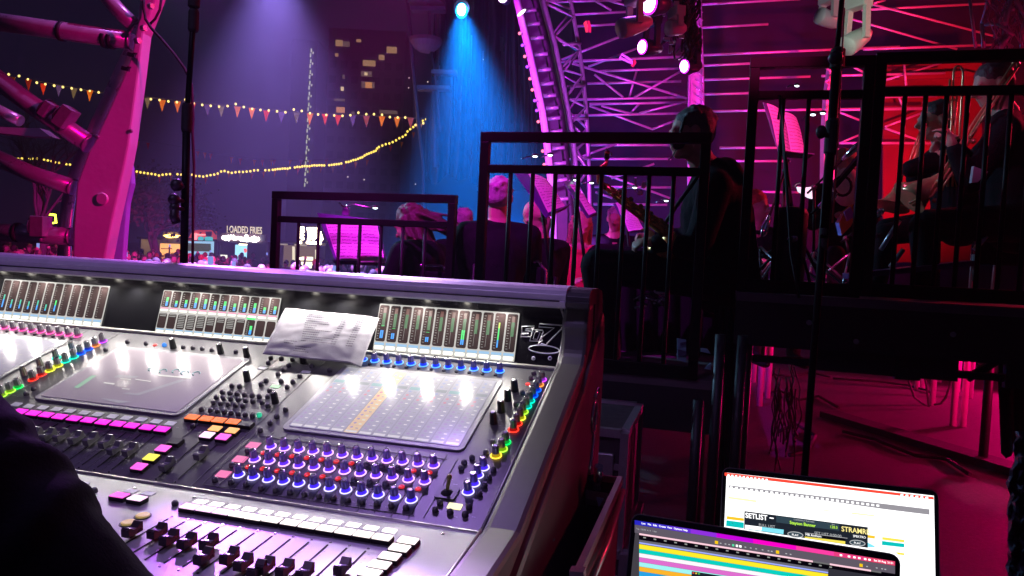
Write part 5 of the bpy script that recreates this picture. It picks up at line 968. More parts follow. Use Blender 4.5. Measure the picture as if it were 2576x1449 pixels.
# ================================================================ FLIGHT CASES
CASEB = mat('case_laminate', (.03, .025, .028), .45, nz=.3, ns=30, bump=.05, bs=200); CASEA = mat('case_aluminium', (.38, .36, .38), .35, .7, nz=.15)
def flightcase(label, c, hx, hy, hz, catches=True):
    t = thing('flight_case', label, 'flight case', c - Zc * hz, 'black flight cases'); MB().obox(c, Xc * hx, Yc * hy, Zc * hz).build('body', t, CASEB, bevel=.006); e = .014
    for sx in (-1, 1):
        for sy in (-1, 1): MB().obox(c + Xc * sx * hx + Yc * sy * hy, Xc * e, Yc * e, Zc * (hz + .004)).build('edge', t, CASEA)
    for sz in (-1, 1):
        for sy in (-1, 1): MB().obox(c + Zc * sz * hz + Yc * sy * hy, Xc * (hx - .015), Yc * e, Zc * e).build('edge', t, CASEA)
        for sx in (-1, 1): MB().obox(c + Zc * sz * hz + Xc * sx * hx, Xc * e, Yc * (hy - .015), Zc * e).build('edge', t, CASEA)
    MB().obox(c - Yc * (hy + .002) + Zc * hz * .42, Xc * (hx - .015), Yc * .006, Zc * .010).build('lid_strip', t, CASEA)
    if catches:
        for s in (-.55, .55): MB().obox(c - Yc * (hy + .006) + Xc * hx * s + Zc * hz * .42, Xc * .035, Yc * .008, Zc * .045).build('catch', t, CASEA, bevel=.004)
        MB().use(CASEA).obox(c - Yc * (hy + .004) + Zc * -.02, Xc * .085, Yc * .005, Zc * .065).use(RUB).obox(c - Yc * (hy + .010) + Zc * -.02, Xc * .055, Yc * .012, Zc * .02).build('handle_plate', t, bevel=.003)
    return t
ct = P(1560, 1150, 2.55); flightcase('upper black flight case standing right of the console', V3((ct.x - .07, ct.y + .25, .50)), .15, .26, .20)
flightcase('lower black flight case under the other one beside the console', V3((ct.x - .07, ct.y + .25, .148)), .17, .28, .146)
# open case with purple-lit rim
oc = thing('open_flight_case', 'open flight case tray with bright rim, left of the laptops', 'flight case', P(1500, 1449, 1.25) - Zc * .3)
A1 = P(1560, 1208, 1.42); A2 = P(1452, 1449, 1.02); A3 = P(1380, 1560, .92); Bk = P(1462, 1198, 1.47)
MB().bar(A1, A2, .010, .016).build('rim', oc, CASEA); MB().bar(A1, Bk, .006, .012).build('rim', oc, CASEA)
g = MB(); g.prism([A1, A2, A3, A3 - Zc * .30, A2 - Zc * .30, A1 - Zc * .30], -Xc * .008); g.build('side_wall', oc, mat('case_red_laminate', (.22, .12, .14), .5, nz=.3)); MB().prism([A1, Bk, Bk - Zc * .3, A1 - Zc * .3], Yc * .01).build('rear_wall', oc, CASEB)
MB().prism([A1 - Zc * .16, Bk - Zc * .16, Bk - Zc * .16 - Yc * .55, A2 - Zc * .16 - Xc * .05], -Zc * .01).build('tray', oc, CASEB); MB().prism([P(1472, 1232, 1.43), P(1530, 1240, 1.40), P(1526, 1262, 1.38), P(1474, 1255, 1.40)], -Zc * .01).build('foam', oc, mat('foam_grey', (.25, .22, .25), .9)); MB().prism([P(1500, 1252, 1.36), P(1518, 1256, 1.36), P(1506, 1276, 1.34)], Yc * .006).build('tag', oc, mat('tag_blue', (.2, .35, .55), .7))
MB().path([A1 + Xc * .006 - Zc * .02, A1.lerp(A2, .5) + Xc * .01 - Zc * .04, A2 + Xc * .01 - Zc * .03], .006, 6).build('edge', oc, CASEA); MB().bar(A2 + Zc * .01, A2 - Zc * .12 + Xc * .01, .02, .02, Yc).build('catch', oc, CASEA)
MB().tube(P(1503, 1228, 1.40), P(1506, 1172, 1.38), .0085, n=12).build('stub_pole', oc, CHROME)
for x, y, r in ((1385, 1357, .0035), (1309, 1413, .0025)):
    o = MB().use(glow('cyan_led', (.0, .35, .5), .9), True).ball(P(x, y, 1.15), r * 1.6, n=8, m=6).build('indicator_light', None, None, P(x, y, 1.15)); tag(o, 'cyan pilot light in the dark %s' % ('below the console side, upper' if y < 1400 else 'near the bottom edge, lower'), 'indicator light')
o = MB().path([P(1432 + 20 * math.cos(t) + 14, 1230 + 58 * math.sin(t), 1.75) for t in [k * math.pi / 10 for k in range(20)]], .022, 8, closed=True).build('cable_coil', None, RUB, P(1446, 1230, 1.75)); tag(o, 'coiled black cable hanging beside the console side panel', 'cable')
# ================================================================ PEOPLE
def fuse(mb, name, voxel, m, parent=None, loc=None, smooth=3):
    """joins overlapping closed shapes into one continuous skin"""
    src = mb.build('tmp', None, m, V3((0, 0, 0)) if loc is None else loc)
    r = src.modifiers.new('r', 'REMESH'); r.mode = 'VOXEL'; r.voxel_size = voxel; r.use_smooth_shade = True
    s = src.modifiers.new('s', 'SMOOTH'); s.factor = .5; s.iterations = smooth
    bpy.context.view_layer.update()
    me = bpy.data.meshes.new_from_object(src.evaluated_get(bpy.context.evaluated_depsgraph_get()))
    bpy.data.objects.remove(src); me.materials.clear(); me.materials.append(m); me.name = name
    o = bpy.data.objects.new(name, me); COL.objects.link(o)
    if parent: o.parent = parent
    elif loc is not None: o.location = loc
    return o
def cap(mb, a, b, ra, rb=None):
    rb = ra if rb is None else rb; mb.path([a, b], [ra, rb], 12); mb.ball(a, ra, n=12, m=8); mb.ball(b, rb, n=12, m=8)
def head_prims(mb, H, f, up, k=1.):
    f = V3(f).normalized(); s = V3(up).normalized().cross(f).normalized(); u = f.cross(s).normalized() * -1
    if u.dot(V3(up)) < 0: u = -u
    def q(a, b, c): return H + (f * a + s * b + u * c) * k
    def B(a, b, c, ra, rb, rc_): mb.ball(q(a, b, c), ra * k, rb * k, rc_ * k, n=16, m=12, X=f, Y=s, Z=u)
    B(-.012, 0, .025, .095, .074, .088); B(.022, 0, -.035, .066, .060, .075); B(.052, 0, -.082, .034, .034, .026); B(.04, 0, -.06, .042, .048, .035)
    for y in (-.028, .028): B(.078, y, .022, .014, .020, .010); B(.062, y, -.02, .022, .022, .022); B(.072, y, .004, .010, .012, .008)
    cap(mb, q(.088, 0, .012), q(.112, 0, -.024), .008 * k, .014 * k); B(.098, -.011, -.028, .010, .008, .008); B(.098, .011, -.028, .010, .008, .008)
    B(.084, 0, -.050, .012, .022, .0065); B(.081, 0, -.061, .012, .019, .007)
    for y in (-.076, .076): B(-.008, y, .0, .018, .009, .031)
    return f, s, u
def hand(mb, w, d, n, curl=.6, side=1, k=1.):
    d = V3(d).normalized(); n = V3(n); n = (n - d * n.dot(d)).normalized(); s = d.cross(n)
    mb.ball(w + d * .045 * k, .050 * k, .040 * k, .017 * k, n=12, m=8, X=d, Y=s, Z=n); cap(mb, w, w + d * .03, .024 * k, .026 * k)
    for i, (o_, L) in enumerate(((-.030, .068), (-.010, .078), (.010, .074), (.029, .058))):
        a = w + (d * .078 + s * o_) * k; c1 = curl * .6; m_ = a + (d * math.cos(c1) + n * math.sin(c1)) * L * .5 * k; c2 = curl * 1.6; e = m_ + (d * math.cos(c2) + n * math.sin(c2)) * L * .5 * k
        cap(mb, a, m_, .0095 * k, .0088 * k); cap(mb, m_, e, .0086 * k, .0072 * k)
    t0 = w + (d * .02 + s * .032 * side) * k; t1 = t0 + (d * .035 + s * .026 * side + n * .012) * k; t2 = t1 + (d * .03 + n * .02) * k; cap(mb, t0, t1, .013 * k, .011 * k); cap(mb, t1, t2, .010 * k, .008 * k)
def person(name, label, H, ang, pose=None, hair=('short', (.05, .03, .03)), cloth=SUIT, skin=SKIN, vox=.010, k=1., hf=None, up=(0, 0, 1), hands=True, build=1., deck=None, cat='person'):
    """ang : compass direction the trunk faces, 0 = away from camera, 90 = to the right"""
    f = V3((math.sin(R(ang)), math.cos(R(ang)), 0)); s = V3((0, 0, 1)).cross(f); hf = f if hf is None else V3(hf).normalized(); p = pose or {}
    nk = p.get('neck', H - Zc * .155 - f * .02); chest = p.get('chest', H - Zc * .38 - f * .05); pel = p.get('pelvis', H - Zc * .74 - f * .06)
    sh = p.get('sh', [nk - Zc * .055 + s * .185 * i - f * .02 for i in (-1, 1)]); el = p.get('el', [sh[j] - Zc * .27 + f * .08 + s * .05 * i for j, i in ((0, -1), (1, 1))]); wr = p.get('wr', [el[j] + f * .23 + Zc * .06 - s * .10 * i for j, i in ((0, -1), (1, 1))])
    hip = [pel + s * .10 * i for i in (-1, 1)]; kn = p.get('kn', [hip[j] + f * .43 + s * .05 * i + Zc * .03 for j, i in ((0, -1), (1, 1))]); an = p.get('an', [kn[j] - Zc * (.44 if deck is None else max(.2, kn[j].z - deck - .08)) + f * .02 for j in (0, 1)])
    loc = V3((pel.x, pel.y, an[0].z - .08)); skb = MB(); ff, ss, uu = head_prims(skb, H, hf, up, k); cap(skb, H - uu * .06 * k - ff * .02, nk - Zc * .02, .056 * k, .062 * k); cap(skb, nk, pel, .07, .08)
    cb = MB(); b_ = build
    for j, i in ((0, -1), (1, 1)):
        cap(skb, sh[j], el[j], .035, .03); cap(skb, el[j], wr[j], .03, .024); cap(skb, hip[j], kn[j], .06, .04); cap(skb, kn[j], an[j], .04, .03); cap(skb, nk, sh[j], .05, .04)
        if hands: hd = p.get('hd', [None, None])[j]; hand(skb, wr[j], hd[0] if hd else (wr[j] - el[j]), hd[1] if hd else -Zc, hd[2] if hd else .8, -i)
        cap(cb, nk - Zc * .03 - f * .01, sh[j], .062 * b_, .066 * b_); cap(cb, sh[j], el[j], .066 * b_, .052 * b_); cap(cb, el[j], wr[j].lerp(el[j], .06), .052 * b_, .036 * b_); cap(cb, hip[j], kn[j], .098 * b_, .066 * b_); cap(cb, kn[j], an[j], .066 * b_, .05 * b_); cap(cb, an[j] - Zc * .03, an[j] + f * .16 - Zc * .045, .042, .036)
        cap(cb, sh[j].lerp(chest, .3), chest + s * i * .06, .09 * b_, .11 * b_)
    cap(cb, chest, pel, .145 * b_, .150 * b_); cb.ball(chest + Zc * .03, .135 * b_, .175 * b_, .17 * b_, n=16, m=10, X=f, Y=s, Z=Zc); cb.ball(pel, .15 * b_, .175 * b_, .13 * b_, n=16, m=10, X=f, Y=s, Z=Zc); cb.path([nk - Zc * .03 + (f * math.cos(t) + s * math.sin(t)) * .062 + Zc * (.012 - .02 * math.cos(t)) for t in [q_ * math.pi / 8 for q_ in range(16)]], .018, 8, closed=True)
    for c_, x_, y_, z_ in p.get('extra', []): cb.ball(c_, x_, y_, z_, n=16, m=10)
    body = fuse(skb, name, vox * .72, skin, None, loc, 2); tag(body, label, cat)
    fuse(cb, 'suit' if cloth is SUIT else 'clothing', vox, cloth, body, loc, 4)
    st_, hc = hair; hb_ = MB(); hm_ = mat('hair_%02d%02d%02d' % tuple(int(c * 99) for c in hc), hc, .55, nz=.5, ns=60, bump=.5, bs=160)
    def q(a, b, c): return H + (ff * a + ss * b + uu * c) * k
    def HB(a, b, c, ra, rb, rc_): hb_.ball(q(a, b, c), ra * k, rb * k, rc_ * k, n=16, m=12, X=ff, Y=ss, Z=uu)
    if st_ != 'bald':
        HB(-.022, 0, .040, .097, .080, .086); HB(-.045, 0, .005, .068, .076, .07)
        if st_ in ('short', 'long', 'tail'):
            for q_ in range(26): a_ = rnd.uniform(0, 6.28); e_ = rnd.uniform(.1, 1.3); HB(-.022 + .09 * math.cos(a_) * math.cos(e_) * (.9 if math.cos(a_) > 0 else 1), .074 * math.sin(a_) * math.cos(e_), .040 + .080 * math.sin(e_), .018, .018, .014)
        if st_ in ('long', 'tail'):
            for y in (-.07, .07): cap(hb_, q(-.02, y, .02), q(-.04, y * 1.2, -.20), .03 * k, .022 * k)
            for y in (-.04, 0, .04): cap(hb_, q(-.07, y, .02), q(-.09, y * 1.3, -.26), .04 * k, .025 * k)
        if st_ == 'tail':
            for q_ in range(34): a_ = q(-.08 + rnd.uniform(-.03, .02), rnd.uniform(-.05, .05), .03 + rnd.uniform(-.03, .03)); m_ = a_ + p['tail'] * .5 + V3((rnd.uniform(-.03, .03), rnd.uniform(-.03, .03), rnd.uniform(-.02, .05))); e_ = a_ + p['tail'] + V3((rnd.uniform(-.04, .04), rnd.uniform(-.04, .04), rnd.uniform(-.05, .05))); hb_.path([a_, m_, e_], [.013, .009, .003], 6)
            HB(-.10, 0, .06, .03, .03, .03)
        fuse(hb_, 'hair', vox * .6, hm_, body, loc, 1)
    return body
def W(o): return o
GHAIR = (.45, .45, .45)
# saxophonist
H = P(1737, 338, 3.80)
sax_p = person('person', 'large seated saxophonist in black with headphones, facing left behind the middle railing', H, 272, hair=('short', (.10, .09, .09)), vox=.011, build=1.30, k=1.14, hf=(-1, .02, -.10), deck=.77,
 pose=dict(extra=[(P(1818, 500, 3.88), .13, .17, .22), (P(1800, 440, 3.85), .08, .15, .09), (P(1812, 610, 3.88), .15, .19, .22)], neck=P(1778, 420, 3.83), chest=P(1802, 530, 3.86), pelvis=P(1815, 700, 3.86), sh=[P(1808, 462, 4.05), P(1800, 470, 3.64)], el=[P(1735, 600, 4.05), P(1755, 625, 3.60)], wr=[P(1650, 600, 3.85), P(1650, 610, 3.66)], kn=[P(1512, 652, 3.98), P(1502, 668, 3.68)], an=[P(1535, 870, 4.0), P(1530, 890, 3.7)], hd=[(V3((-1, 0, -.1)), V3((0, -1, -.3)), 1.0), (V3((-1, .05, -.05)), V3((0, .6, -1)), 1.0)]))
def child(mb, name, par, m=None): return mb.build(name, par, m)
g = MB().use(STRAP, True); c = P(1706, 358, 3.71); g.lathe(c, V3((-.1, -1, 0)), [(.034, -.02), (.038, 0), (.034, .018), (.02, .024)], 16); g.path([P(1706, 352, 3.70), P(1722, 300, 3.72), P(1745, 270, 3.80), P(1752, 290, 3.9)], .008, 6); g.path([P(1704, 372, 3.71), P(1690, 395, 3.70), P(1682, 402, 3.72)], .003, 5); child(g, 'headphones', sax_p)
g = MB().use(STRAP); g.path([P(1755, 445, 3.66), P(1700, 520, 3.62), P(1665, 575, 3.64)], .010, 6); child(g, 'strap', sax_p)
# saxophone
sx_ = thing('saxophone', 'brass saxophone held low by the large seated player', 'saxophone', P(1600, 520, 3.62)); DS_ = 3.62
def cpath(pts, d): return [P(x, y, d) for x, y in pts]
MB().use(BRASS).path(cpath([(1527, 398), (1524, 412), (1514, 420), (1507, 436), (1508, 455), (1516, 466), (1528, 472)], DS_), [.008, .010, .012, .014, .015, .016, .017], 14).build('neck', sx_)
MB().use(STRAP).path(cpath([(1527, 374), (1527, 385), (1526, 400)], DS_), [.006, .011, .013], 12).build('mouthpiece', sx_); MB().use(mat('ligature_red_brass', (.7, .15, .08), .2, 1.)).path(cpath([(1528, 381), (1527, 391)], DS_), .0135, 12).lathe(P(1535, 388, DS_), V3((1, 0, 0)), [(.008, 0), (.010, .004), (.004, .010)], 10).build('ligature', sx_)
MB().use(BRASS).path(cpath([(1524, 468), (1545, 487), (1580, 515), (1625, 545), (1665, 572), (1680, 590)], DS_), [.017, .019, .024, .030, .034, .036], 16).build('body_tube', sx_)
MB().use(BRASS).path([P(1680, 590, DS_), P(1692, 612, DS_), P(1686, 634, DS_ + .03), P(1668, 640, DS_ + .06), P(1650, 625, DS_ + .10)], [.036, .040, .044, .050, .066], 20).build('bell', sx_)
for i in range(15): x = 1548 + i * 8.4; y = 484 + i * 5.9; dx = (-4, 5, 0)[i % 3]; MB().use(BRASS, True).lathe(P(x + dx, y - dx * 1.2, DS_ - .03), V3((rnd.uniform(-.4, .4), -1, .3)), [(.013, 0), (.013, .004), (.006, .006)], 12).build('key_cup', sx_)
for dx, dy in ((-6, 6), (6, -7), (10, -4)): MB().use(BRASS).path(cpath([(1535 + dx, 478 + dy), (1590 + dx, 518 + dy), (1668 + dx, 574 + dy)], DS_ - .03), .0028, 5).build('key_rod', sx_)
# women and men in front rows
person('person', 'woman with long ponytail bent over, seen from behind the left railing', P(1030, 566, 4.55), 300, hair=('tail', (.05, .03, .018)), vox=.012, hf=(-.75, .45, -.42), deck=.47, pose=dict(tail=V3((.30, -.05, -.13)), pelvis=P(1060, 790, 4.5), chest=P(1060, 680, 4.5), neck=P(1052, 612, 4.5)))
person('person', 'man with short grey hair seen from behind through the middle railing', P(1256, 500, 4.3), 350, hair=('short', (.42, .40, .42)), vox=.012, hf=(.25, 1, -.05), deck=.47, build=1.08)
person('person', 'balding man looking down behind the tilted purple music stand', P(1350, 545, 4.95), 330, hair=('bald', (.1, .1, .1)), vox=.014, hf=(-.6, -.2, -.5), deck=.5)
person('person', 'small distant man with pink-lit ears between the two left railings', P(1167, 560, 6.2), 15, hair=('short', (.30, .26, .28)), vox=.016, hf=(.2, 1, 0), deck=.3)
person('person', 'fair haired woman in a red top seated below the tilted music sheets', P(1462, 572, 5.9), 200, hair=('long', (.50, .33, .2)), cloth=mat('red_top', (.55, .03, .06), .8, nz=.2), vox=.015, hf=(.1, -1, -.25), deck=.4)
v_ = person('person', 'grey haired violinist beyond the saxophone', P(1548, 552, 6.9), 190, hair=('short', (.5, .45, .45)), vox=.017, hf=(-.3, -1, -.2), deck=.4)
person('person', 'woman with long red hair behind the saxophonist back', P(1902, 520, 5.6), 170, hair=('long', (.50, .06, .04)), vox=.015, hf=(.7, -.6, -.15), deck=.6)
gt_ = person('person', 'guitarist in a white shirt lit bright behind the black stand', P(2128, 415, 5.8), 185, hair=('short', (.6, .40, .15)), vox=.015, hf=(.3, -1, -.3), deck=.9)
g = MB().use(mat('white_shirt', (.78, .76, .66), .75, nz=.1), True); g.ball(P(2130, 470, 5.66), .11, .07, .15, n=14, m=10); g.build('shirt_front', gt_)
t1_ = person('person', 'trombonist in profile facing left against the red cloth', P(2352, 305, 4.45), 268, hair=('short', (.07, .06, .06)), vox=.013, hf=(-1, .05, -.12), deck=1.17, pose=dict(neck=P(2378, 372, 4.47), chest=P(2400, 450, 4.5), pelvis=P(2415, 560, 4.5), sh=[P(2390, 400, 4.65), P(2385, 400, 4.32)], el=[P(2300, 450, 4.6), P(2290, 425, 4.3)], wr=[P(2345, 385, 4.45), P(2348, 395, 4.30)], kn=[P(2230, 575, 4.6), P(2225, 590, 4.3)]))
t2_ = person('person', 'dark trombonist at the right edge with a bowed head', P(2496, 215, 3.95), 262, hair=('short', (.10, .03, .04)), vox=.013, hf=(-1, .1, -.35), build=1.15, deck=1.17, pose=dict(neck=P(2528, 285, 3.97), chest=P(2545, 400, 4.0), pelvis=P(2560, 560, 4.0), sh=[P(2540, 320, 4.15), P(2530, 325, 3.82)], el=[P(2440, 420, 4.1), P(2440, 460, 3.8)], wr=[P(2392, 355, 3.95), P(2400, 372, 3.8)], kn=[P(2330, 560, 4.1), P(2325, 570, 3.8)], an=[P(2335, 735, 4.1), P(2330, 742, 3.8)]))
g = MB().use(mat('shirt_blue_grey', (.35, .40, .44), .8)); g.prism([P(x, y, 3.72) for x, y in [(2450, 418), (2486, 432), (2460, 458), (2444, 460)]], V3((0, .02, 0))); child(g, 'cuff', t2_)
# trombones
BR2 = mat('brass_trombone', (.75, .45, .22), .24, .5)  # less metallic brass for the trombones
def ubend(x, y, w_, d): return [(x - w_ + w_ * (1 - math.cos(t)), y - w_ * 1.6 * math.sin(t)) for t in [k * math.pi / 8 for k in range(9)]]
tr1 = thing('trombone', 'trombone held upright with its slide bend showing above the rail', 'trombone', P(2400, 350, 4.2)); D_ = 4.2
MB().use(BR2).path(cpath([(2384, 470), (2392, 350), (2399, 190)] + ubend(2412 - 1, 185, 12, D_) + [(2423, 190), (2416, 300), (2408, 470)], D_), .0065, 8).build('tuning_slide', tr1)
MB().use(BR2).path(cpath([(2372, 480), (2380, 330), (2390, 200)], D_), .006, 8).path(cpath([(2396, 470), (2402, 330), (2408, 220)], D_), .006, 8).build('slide_tube', tr1)
for y in (252, 300, 340): MB().use(BR2).tube(P(2378 + (340 - y) * .08, y, D_), P(2402 + (340 - y) * .08, y, D_), .005, n=6).build('brace', tr1)
MB().use(BR2, True).path(cpath([(2408, 470), (2400, 440), (2340, 452), (2290, 470), (2262, 480)], D_), [.007, .008, .014, .028, .05], 16).build('bell', tr1)
tr2 = thing('trombone', 'trombone slanting from the upper right down to its flared bell', 'trombone', P(2450, 350, 3.9)); D_ = 3.85
for dx, dy in ((0, 0), (13, 6)): MB().use(BR2).path(cpath([(2548 + dx, 162 + dy), (2440 + dx, 322 + dy), (2335 + dx * .7, 490 + dy * .6), (2286 + dx * .6, 512 + dy)], D_), .007, 8).build('slide_tube', tr2)
MB().use(BR2, True).path(cpath([(2548, 162), (2556, 150), (2562, 160), (2561, 168)], D_), .009, 8).build('slide_bend', tr2)
MB().use(BR2, True).path(cpath([(2545, 205), (2535, 195), (2525, 205), (2490, 262), (2420, 380), (2372, 440), (2350, 462), (2318, 480), (2290, 505)], D_ + .05), [.008, .009, .009, .010, .013, .022, .040, .060, .085], 22).build('bell', tr2)
for a, c in (((2467, 305), (2500, 262)), ((2440, 345), (2455, 325)), ((2372, 470), (2398, 430))): MB().use(BR2).path(cpath([a, c], D_ - .02), .006, 8).build('valve_tube', tr2)
for x, y in ((2352, 505), (2362, 455), (2448, 355)): MB().use(BR2, True).ball(P(x, y, D_ - .03), .014, n=10, m=7).build('water_key', tr2)
tr3 = thing('trombone', 'second brass bell pointing down left of the slanting trombone', 'trombone', P(2260, 490, 4.4)); D_ = 4.4
MB().use(BR2, True).lathe(P(2268, 440, D_), P(2240, 524, D_ - .02) - P(2268, 440, D_), [(.012, 0), (.016, .06), (.028, .12), (.055, .17), (.10, .205), (.104, .208), (.05, .17)], 24).build('bell', tr3); MB().use(BR2).path(cpath([(2268, 442), (2290, 400), (2322, 310), (2328, 300), (2334, 306), (2300, 420)], D_), .006, 8).build('slide_tube', tr3); MB().use(BR2).path(cpath([(2322, 322), (2300, 400), (2290, 440)], D_ - .03), .005, 8).build('slide_tube', tr3)
# ================================================================ MUSIC STANDS
DESK = mat('desk_violet', (.10, .07, .22), .4, nz=.2); SHEET = mat('sheet_music', (.80, .74, .80), .75, nz=.04, ns=20); INK = mat('music_ink', (.20, .08, .22), .8)
def lerp4(c, s, t): return c[0].lerp(c[1], s).lerp(c[3].lerp(c[2], s), t)
def mstand(label, desk, sheets, base, deck, lamp=None, tripod=True, lines=12):
    """desk / sheets : four corner points TL TR BR BL"""
    t = thing('music_stand', label, 'music stand', V3((base.x, base.y, deck)), 'music stands of the band')
    n = (desk[1] - desk[0]).cross(desk[3] - desk[0]).normalized(); n = n if n.dot(CAM - desk[0]) > 0 else -n
    MB().prism(desk, -n * .006).build('desk', t, DESK, bevel=.002); m_ = (desk[2] + desk[3]) / 2; MB().bar(desk[3] + n * .02, desk[2] + n * .02, .05, .006, n.cross(desk[2] - desk[3])).build('ledge', t, DESK)
    for q in sheets:
        g = MB().use(SHEET); NS = 8; vs = []; fs = []
        for j in range(NS + 1):
            for i in range(NS + 1): vs.append(lerp4(q, i / NS, j / NS) + n * (.008 + .010 * math.sin(i / NS * 3.1) + .004 * math.sin(j / NS * 5)))
        for j in range(NS):
            for i in range(NS): a = j * (NS + 1) + i; fs.append([a, a + 1, a + NS + 2, a + NS + 1])
        g.add(vs, fs, True); sh_ = g.build('sheet', t); g = MB().use(INK)
        for k in range(lines):
            tt = .07 + .88 * k / lines
            for s0 in [j * .09 + .06 for j in range(10)]:
                if rnd.random() < .12: continue
                r_ = rnd.uniform(-.006, .006); qq = [lerp4(q, s_, t_) + n * (.0105 + .010 * math.sin(s_ * 3.1) + .004 * math.sin(t_ * 5)) for s_, t_ in ((s0, tt + r_), (s0 + .075, tt + r_), (s0 + .075, tt + r_ + .012), (s0, tt + r_ + .012))]; g.quad(*qq)
        g.build('notation', sh_)
    c = (desk[0] + desk[1] + desk[2] + desk[3]) / 4; MB().tube(c - n * .03, V3((base.x, base.y, deck + .25)), .011, n=8).tube(V3((base.x, base.y, deck + .4)), V3((base.x, base.y, deck + .1)), .015, n=8).build('pole', t, BLACKM)
    for k in range(3): a_ = k * 2.1 + .5; MB().path([V3((base.x, base.y, deck + .32)), V3((base.x + .26 * math.cos(a_), base.y + .26 * math.sin(a_), deck + .01))], .008, 6).build('leg', t, BLACKM)
    if lamp: clip_lamp(t, *lamp)
    return t
def clip_lamp(t, pts, d, r=.012):
    MB().path(cpath(pts, d), .0045, 6).build('lamp_arm', t, CHROME); e = P(*pts[-1], d); MB().use(BLACKP).ball(e + Zc * .006, r * 1.8, r * 1.2, r * .8, n=10, m=6).use(glow('stand_lamp_white', (.75, .95, 1), 5)).ball(e - Zc * .004, r * 1.3, r, r * .5, n=8, m=5).build('lamp_head', t)
DK = (.47, .77, 1.17)
dsk = [P(797, 535, 4.95), P(950, 552, 4.8), P(974, 668, 4.62), P(845, 663, 4.75)]
mstand('wide purple music stand with three lit pages, left of the ponytail woman', dsk, [[P(817, 551, 4.86), P(878, 552, 4.80), P(908, 660, 4.66), P(850, 660, 4.72)], [P(868, 552, 4.80), P(948, 554, 4.74), P(970, 662, 4.58), P(902, 661, 4.64)]], P(893, 700, 4.75), .3, ([(866, 540), (868, 518), (890, 513), (925, 521), (944, 522)], 4.75))
MB().use(mat('clamp_violet', (.10, .02, .18), .4)).prism([P(x, y, 4.72) for x, y in [(863, 521), (878, 522), (876, 542), (860, 541)]], V3((0, .04, 0))).build('clip', bpy.data.objects['music_stand']); MB().path(cpath([(853, 510), (862, 519), (878, 525)], 4.7), .006, 6).build('lamp_arm', bpy.data.objects['music_stand'], CHROME)
mstand('tilted music stand with a pink page behind the first bars of the middle railing', [P(1289, 426, 4.5), P(1376, 450, 4.7), P(1424, 524, 4.65), P(1374, 548, 4.4)], [[P(1325, 437, 4.52), P(1372, 452, 4.66), P(1421, 520, 4.6), P(1378, 536, 4.4)]], P(1400, 640, 4.6), DK[1], ([(1310, 400), (1330, 394), (1346, 392)], 4.5))
mstand('narrow tilted music stand with a pink page next to the saxophone neck', [P(1416, 456, 5.0), P(1440, 456, 5.2), P(1502, 540, 5.1), P(1478, 548, 4.9)], [[P(1430, 466, 5.0), P(1446, 470, 5.1), P(1500, 536, 5.0), P(1480, 542, 4.9)]], P(1490, 640, 5.0), DK[1], ([(1356, 396), (1372, 392), (1384, 389)], 4.6), lines=9)
mstand('lower music stand with two bright pink pages under the saxophone', [P(1543, 512, 5.4), P(1578, 508, 5.5), P(1622, 582, 5.4), P(1584, 584, 5.3)], [[P(1546, 512, 5.4), P(1574, 510, 5.45), P(1592, 540, 5.4), P(1562, 545, 5.35)], [P(1562, 541, 5.35), P(1590, 533, 5.38), P(1620, 580, 5.3), P(1580, 583, 5.25)]], P(1600, 660, 5.4), DK[1], ([(1552, 478), (1575, 471), (1597, 471)], 5.3), lines=10)
mstand('music stand with a red-pink page inside the tall railing', [P(1920, 256, 3.9), P(2002, 294, 4.0), P(2032, 398, 3.9), P(1962, 392, 3.8)], [[P(1926, 262, 3.86), P(1962, 282, 3.9), P(1990, 392, 3.84), P(1958, 384, 3.78)], [P(1966, 283, 3.9), P(2000, 298, 3.96), P(2027, 396, 3.86), P(1990, 392, 3.82)]], P(2010, 500, 3.9), DK[2], ([(2020, 300), (2030, 288), (2045, 287)], 4.2), lines=11)
for lab, x, y, d in [('small white stand lamp above the page in the tall railing, upper', 2005, 215, 5.2), ('small white stand lamp above the page in the tall railing, lower', 2010, 237, 5.0), ('small white stand lamp right of the red-pink page', 2070, 284, 4.6), ('white stand lamp beside the narrow music stand', 1448, 452, 5.2), ('white stand lamp left of the saxophone neck', 1488, 459, 5.3), ('white stand lamp in front of the saxophonist chest', 1676, 504, 5.2)]:
    t = thing('stand_lamp', lab, 'lamp', P(x, y, d), 'clip lamps on music stands'); clip_lamp(t, [(x - 26, y + 5), (x - 12, y - 1), (x, y)], d)
# bright pages pinned at the back, cards on the roof tubes
for lab, pts, d in [('pink page hanging behind the saxophone, upper', [(1616, 455), (1629, 460), (1622, 475), (1612, 472)], 7.5), ('pink page hanging behind the saxophone, lower', [(1606, 477), (1620, 482), (1615, 492), (1603, 489)], 7.5), ('pink pole tip between two balusters', [(1596, 446), (1601, 446), (1602, 482), (1597, 482)], 7.6)]:
    o = MB().prism([P(x, y, d) for x, y in pts], V3((0, .01, 0))).build('page', None, mat('page_pink', (.85, .6, .8), .7, nz=.1), P(*pts[0], d)); tag(o, lab, 'page')
o = MB().use(mat('guitar_orange', (.75, .20, .04), .25, coat=.6)).prism([P(x, y, 5.4) for x, y in [(2110, 560), (2128, 530), (2150, 512), (2158, 530), (2140, 570), (2118, 592)]], V3((0, .06, 0))).use(mat('guitar_purple', (.35, .08, .45), .3)).prism([P(x, y, 5.37) for x, y in [(2124, 532), (2140, 520), (2150, 545), (2132, 556)]], V3((0, .02, 0))).build('guitar', None, None, P(2130, 550, 5.4)); tag(o, 'orange guitar body held by the white shirted guitarist', 'guitar')
